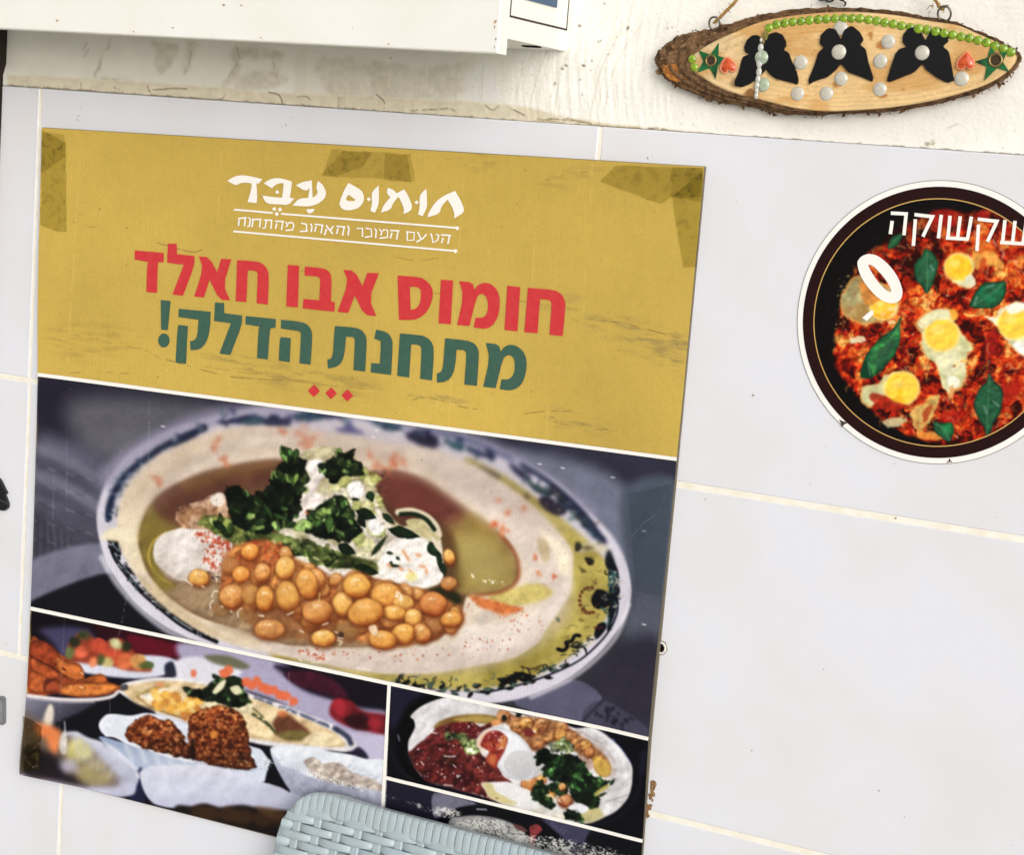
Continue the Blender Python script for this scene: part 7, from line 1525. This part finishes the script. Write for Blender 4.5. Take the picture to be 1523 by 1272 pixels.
# stars with eyelets
M_star = mat('green_foil', (22, 104, 52), .3, .5, noise=(140, .95, (6, 52, 26)))
M_brass = mat('brass', (150, 130, 84), .35, .5, metal=.8)
for pts, c_, r_ in [(ZL7([(537, 345), (533, 448), (588, 466), (530, 530), (512, 634), (465, 548), (362, 586), (413, 492), (376, 405), (470, 438)]), ZL7([(475, 488)])[0], 38/5.44),
                    (zz(1240, 0, 5.38, [(1253, 375), (1305, 432), (1388, 402), (1352, 492), (1406, 574), (1308, 542), (1204, 641), (1222, 530), (1128, 490), (1230, 458)]), zz(1240, 0, 5.38, [(1295, 478)])[0], 42/5.38)]:
    mb = MB(); A_ = [P(x, y, YF-.0011) for x, y in pts]; mb.prism(A_, [(p[0], YF+.0003, p[2]) for p in A_]); so = mb.build('star', M_star, pl)
    q = P(*c_, YF-.0013); rm = r_/1450
    mb = MB(); mb.tube([(q[0]+rm*.85*math.cos(k*.2618), q[1], q[2]+rm*.85*math.sin(k*.2618)) for k in range(24)], rm*.2, 6, True); eo = mb.build('eyelet', M_brass, so, True); eo.matrix_parent_inverse = so.matrix_parent_inverse.inverted() @ Matrix.Identity(4) if False else Matrix.Identity(4)
    mb = MB(); mb.flat([[(q[0]+rm*.75*math.cos(k*.3927), q[1]+.0001, q[2]+rm*.75*math.sin(k*.3927)) for k in range(16)]]); eo = mb.build('eyelet_hole', mat('eyelet_hole', (62, 46, 30), .6, .3), so); eo.matrix_parent_inverse = Matrix.Identity(4)
# hearts
M_heart = glassy('orange_glass', (214, 84, 24), .22, .0, (220, .6, (160, 40, 12))); M_hb = mat('heart_bead', (236, 150, 110), .3, .5)
for pts in [ZL7([(606, 456), (640, 478), (676, 520), (682, 555), (660, 578), (634, 572), (612, 560), (600, 585), (572, 588), (552, 560), (556, 515), (578, 478)]),
            zz(1240, 0, 5.38, [(1064, 408), (1098, 440), (1122, 480), (1126, 520), (1106, 552), (1078, 548), (1052, 530), (1034, 550), (1002, 552), (980, 530), (990, 480), (1026, 440)])]:
    q = spline(pts, 5); c_ = q.mean(0); mb = MB(); n = len(q); prev = None
    for t, hgt in [(1, 0), (1, .0012), (.9, .0022), (.7, .0031), (.45, .0036), (.2, .0038)]:
        base = len(mb.v); mb.v += [tuple(P(*(c_+(p-c_)*t), YF-hgt)) for p in q]
        if prev is not None: mb.f += [(prev+k, prev+(k+1) % n, base+(k+1) % n, base+k) for k in range(n)]
        prev = base
    mb.f.append(tuple(prev+k for k in range(n))); ho = mb.build('heart', M_heart, pl, True)
    mb = MB(); dd = np.r_[0, np.cumsum(np.linalg.norm(np.diff(np.r_[q, q[:1]], axis=0), axis=1))]; q2 = np.r_[q, q[:1]]
    for s_ in np.linspace(0, dd[-1], 27)[:-1]:
        p = P(np.interp(s_, dd, q2[:, 0])*.93+c_[0]*.07, np.interp(s_, dd, q2[:, 1])*.93+c_[1]*.07, YF-.0018); mb.dome(tuple(p), .00085, .00085, .0009, 8, 3)
    bo = mb.build('bead_border', M_hb, ho, True); bo.matrix_parent_inverse = Matrix.Identity(4)
# screw eyes, twine, wire
M_steel = mat('steel_wire', (120, 112, 100), .35, .5, metal=.85)
for cx_, cy_, r_ in [(1062.5, 34.5, 6.6), (1404.5, 20, 7.2)]:
    mb = MB(); q = P(cx_, cy_, YF+.004); rm = r_/1450
    mb.tube([(q[0]+rm*math.cos(k*.2618), q[1]-.0016*math.sin(k*.2618), q[2]+rm*1.1*math.sin(k*.2618)) for k in range(24)], .00085, 6, True); mb.tube([(q[0]+.001, q[1], q[2]-rm), (q[0]+.002, q[1]+.004, q[2]-rm-.006)], .0008, 6); mb.build('screw_eye', M_steel, pl, True)
M_tw = mat('twine', (170, 132, 76), .9, .1, noise=(500, .7, (110, 80, 40)))
def twine(mb, pts, r_):
    q = ospline(pts, 26)
    w3 = [P(x, y, YF+.004) for x, y in q]
    for ph in (0, math.pi):
        tub = []
        for i, p in enumerate(w3):
            an = i*.62+ph; tub.append((p[0]+r_*.8*math.cos(an), p[1]+r_*.8*math.sin(an), p[2]+r_*.3*math.cos(an)))
        mb.tube(tub, r_, 6)
mb = MB(); twine(mb, [(1063, 33), (1074, 22), (1086, 10), (1098, -4), (1150, -75), (1240, -150)], .0010); twine(mb, [(1402, 14), (1396, 7), (1390, -2), (1340, -70), (1240, -150)], .0008)
for k in range(20):
    c_ = (1392+g.normal()*8, 9+g.normal()*3); a_ = P(*c_, YF+.004); b_ = P(c_[0]+g.normal()*5, c_[1]+g.normal()*4, YF+.004-.002*g.random()); mb.tube([a_, b_], .0003, 4)
for k in range(26):
    t = g.random(); c_ = (1063+35*t, 33-38*t); a_ = P(*c_, YF+.004); b_ = P(c_[0]+g.normal()*4, c_[1]+g.normal()*4, YF+.003); mb.tube([a_, b_], .00018, 4)
mb.build('twine', M_tw, pl, True)
mb = MB()
wpts = [(1217, 0), (1224, 1), (1230, -4), (1236, -6), (1240, -1), (1236, 3), (1229, 2), (1226, -3), (1232, -8), (1242, -6), (1248, 0), (1254, 2), (1258, 6), (1256, 9)]
mb.tube([P(x, y-1.5, YPL-.006-.003*math.sin(i)) for i, (x, y) in enumerate(map(tuple, ospline(wpts, 6)))], .00075, 6); mb.build('wire_curl', mat('dark_wire', (58, 52, 46), .4, .5, metal=.7), pl, True)
mb = MB(); mb.tube([P(1236, -6, YPL-.006), P(1240, -60, YPL-.006), P(1240, -150, YF+.004)], .0007, 6); mb.build('wire_stem', M_steel, pl, True)

# ------------------------------------------------------------------ the woven plastic chair in front
TILT = math.radians(13)
CO = Vector(P(480, 1181.5, -.026)); CU = Vector((1, 0, 0)); CV = Vector((0, -math.sin(TILT), -math.cos(TILT))); CN = Vector((0, -math.cos(TILT), math.sin(TILT)))
def cuv(px, py):
    r = Vector(AX.T@np.array([(px-IW/2)/FPX, (py-IH/2)/FPX, 1.0])); c0 = Vector(CAM)
    t = (CO-c0).dot(CN)/r.dot(CN); p = c0+r*t-CO; return p.dot(CU), p.dot(CV)
def cp(u, v_, d=0.0): return CO+CU*u+CV*v_+CN*d
CW = .445; CHH = .40
left = [cuv(x, y) for x, y in [(404, 1272), (407.5, 1255), (410, 1241), (413.4, 1230), (416.7, 1220), (423, 1211.6), (430.8, 1201.8), (442.7, 1191), (453.5, 1184.8), (466, 1181.2), (480, 1181.5), (500, 1184.5)]]
print('CHAIR', [tuple(round(q, 4) for q in p) for p in left], [tuple(round(q, 4) for q in cuv(x, y)) for x, y in [(550, 1196.5), (609, 1208), (652, 1220), (697.7, 1234), (747, 1247.7), (806, 1261.5)]])
uL = left[0][0]
slope = (left[0][0]-left[2][0])/(left[0][1]-left[2][1])*.5
lft = [(left[0][0]+slope*(v_-left[0][1]), v_) for v_ in np.linspace(CHH, left[0][1]+.02, 9)]+left
UC = CW/2+uL*.5+.0
def topv(u): return 0.0
uR = 2*UC-lft[-1][0]
outline = lft+[(lft[-1][0]+(uR-lft[-1][0])*k/9, lft[-1][1]*0) for k in range(1, 9)]+[(2*UC-u, v_) for u, v_ in lft[::-1]]
M_chair = mat('woven_plastic', (170, 184, 190), .30, .45, noise=(45, .40, (160, 166, 160)), bump=(700, .00012))
chair = empty('woven_chair', tuple(cp(UC, CHH)), 'pale grey woven plastic chair with ribbed top rim standing against the poster', 'chair')
ou = np.array(outline)
def left_u(v_):
    l = np.array(lft)[::-1]; return np.interp(v_, l[:, 1], l[:, 0])
def inset(d): 
    c_ = np.array([UC, .2]); q = []
    n = len(ou)
    for i in range(n):
        a_, b_ = ou[max(i-1, 0)], ou[min(i+1, n-1)]; t = (b_-a_)/(np.linalg.norm(b_-a_)+1e-9); q.append(ou[i]+np.array([-t[1], t[0]])*d*(1 if True else 0))
    return np.array(q)
ins = inset(.001); 
sgn = 1 if abs(ins[len(ou)//4][0]-UC) < abs(ou[len(ou)//4][0]-UC) else -1
# back panel
mb = MB(); i1 = inset(sgn*.006); mb.prism([cp(u, v_, -.0035) for u, v_ in i1], [cp(u, v_, -.012) for u, v_ in i1]); mb.build('back_panel', M_chair, chair)
# smooth side and top rim
prof = [(0.0, -.014), (-.0005, -.006), (.0008, -.0015), (.0030, .0004), (.0075, .0006), (.0125, -.0006), (.0140, -.0030)]
mb = MB(); fine = ospline(ou, 5); ouS = ou; ou = fine
rings = [inset(sgn*d) for d, _ in prof]
V = []; F = []
for (d, z_), rg2 in zip(prof, rings): V += [cp(u, v_, z_) for u, v_ in rg2]
n = len(fine)
for i in range(len(prof)-1):
    for k in range(n-1): F.append((i*n+k, i*n+k+1, (i+1)*n+k+1, (i+1)*n+k))
mesh('rim', V, F, M_chair, chair, True)
# ribs wrapping the top edge
RP = .00765; RH = .0200
mb = MB(); ul, ur = left[7][0]-.001, 2*UC-left[7][0]+.001
def tv(u):
    uu = u if u < UC else 2*UC-u
    l = np.array(left); return float(np.interp(uu, l[:, 0], l[:, 1])) if uu < left[-1][0] else 0.0
k0 = 0; u = ul
while u < ur:
    uc = u+RP/2; V = []; F = []
    rr2 = random.Random(k0); skew = rr2.uniform(-.0004, .0004)
    vs = [(-.0004, -.0100), (-.0012, -.0040), (-.0004, .0006), (.0018, .0022), (.0060, .0028), (.0130, .0028), (.0180, .0024), (RH, .0010), (RH+.0004, -.0030)]
    us = [(-.49, -.0018), (-.455, -.0004), (-.38, .0001), (.0, .0003), (.38, -.0001), (.46, -.0007), (.49, -.0020)]
    for v_, z_ in vs:
        for a_, dz in us:
            V.append(cp(uc+a_*RP+skew*v_/RH, tv(uc+a_*RP)+v_, z_+(dz if z_ > -.004 else 0)))
    m2 = len(us)
    for i in range(len(vs)-1):
        for j in range(m2-1): F.append((i*m2+j, i*m2+j+1, (i+1)*m2+j+1, (i+1)*m2+j))
    mb.add(V, F); u += RP; k0 += 1
mb.build('ribbed_edge', M_chair, chair)
# upright strips and bands over and under
PER, PIT, BL, BH = .0432, .00800, .0356, .0075
u0, v0 = cuv(395+1005/9.23, 1165+505/9.23)
mb = MB(); k = -20
while True:
    uc = u0+k*PER/2; k += 1
    if uc < uL+.012: continue
    if uc > 2*UC-uL-.012: break
    w2 = .0040
    V = []
    for v_ in np.linspace(tv(uc)+.014, CHH-.01, 40):
        for a_, z_ in ((-w2, -.0035), (-w2, -.0004), (-w2*.75, .0), (w2*.6, .0002), (w2, -.0006), (w2, -.0035)): V.append(cp(uc+a_, v_, z_))
    mb.add(V, [(i*6+j, i*6+j+1, i*6+j+7, i*6+j+6) for i in range(39) for j in range(5)])
mb.build('upright_strips', M_chair, chair)
mb = MB(); rb_ = random.Random(5)
row = 0; v_ = v0
while v_ < CHH-.02:
    off = (row % 2)*PER/2
    k = -16
    while k < 18:
        uc = u0+off+PER*(k+.5); k += 1
        a0, a1 = uc-BL/2, uc+BL/2; lim = left_u(v_)+.0035
        a0 = max(a0, lim); a1 = min(a1, 2*UC-lim)
        if a1-a0 < .004: continue
        V = []; N = 11; jz = rb_.uniform(-.0002, .0002); jv = rb_.uniform(-.0003, .0003)
        for i in range(N):
            t = i/(N-1); uu = a0+(a1-a0)*t; s_ = (uu-uc)/(BL/2)
            lift = .0030-.0040*abs(s_)**3.2+jz
            for b_, dz in ((-.5, -.0020), (-.47, -.0004), (-.3, .0001), (.15, .0002), (.42, -.0003), (.5, -.0012), (.5, -.0030)): V.append(cp(uu, v_+b_*BH+jv, lift+dz))
        mb.add(V, [(i*7+j, i*7+j+1, i*7+j+8, i*7+j+7) for i in range(N-1) for j in range(6)]+[tuple(range(7)), tuple((N-1)*7+j for j in range(6, -1, -1))])
    row += 1; v_ += PIT
mb.build('woven_bands', M_chair, chair)
# seat and legs below the picture
sv = CHH+.0; s0 = cp(UC, CHH, 0)
mb = MB(); mb.slab(s0[0]-.23, s0[0]+.23, s0[2]-.045, s0[2]-.01, s0[1]-.43, s0[1]+.0, .006); mb.build('seat', M_chair, chair)
for sx in (-1, 1):
    for yy in (s0[1]-.40, s0[1]-.03):
        mb = MB(); mb.tube([(s0[0]+sx*.19, yy, s0[2]-.046), (s0[0]+sx*.215, yy+(.0 if yy > s0[1]-.2 else -.03), ZG+.001)], [.022, .016], 12); mb.build('leg', M_chair, chair, True)
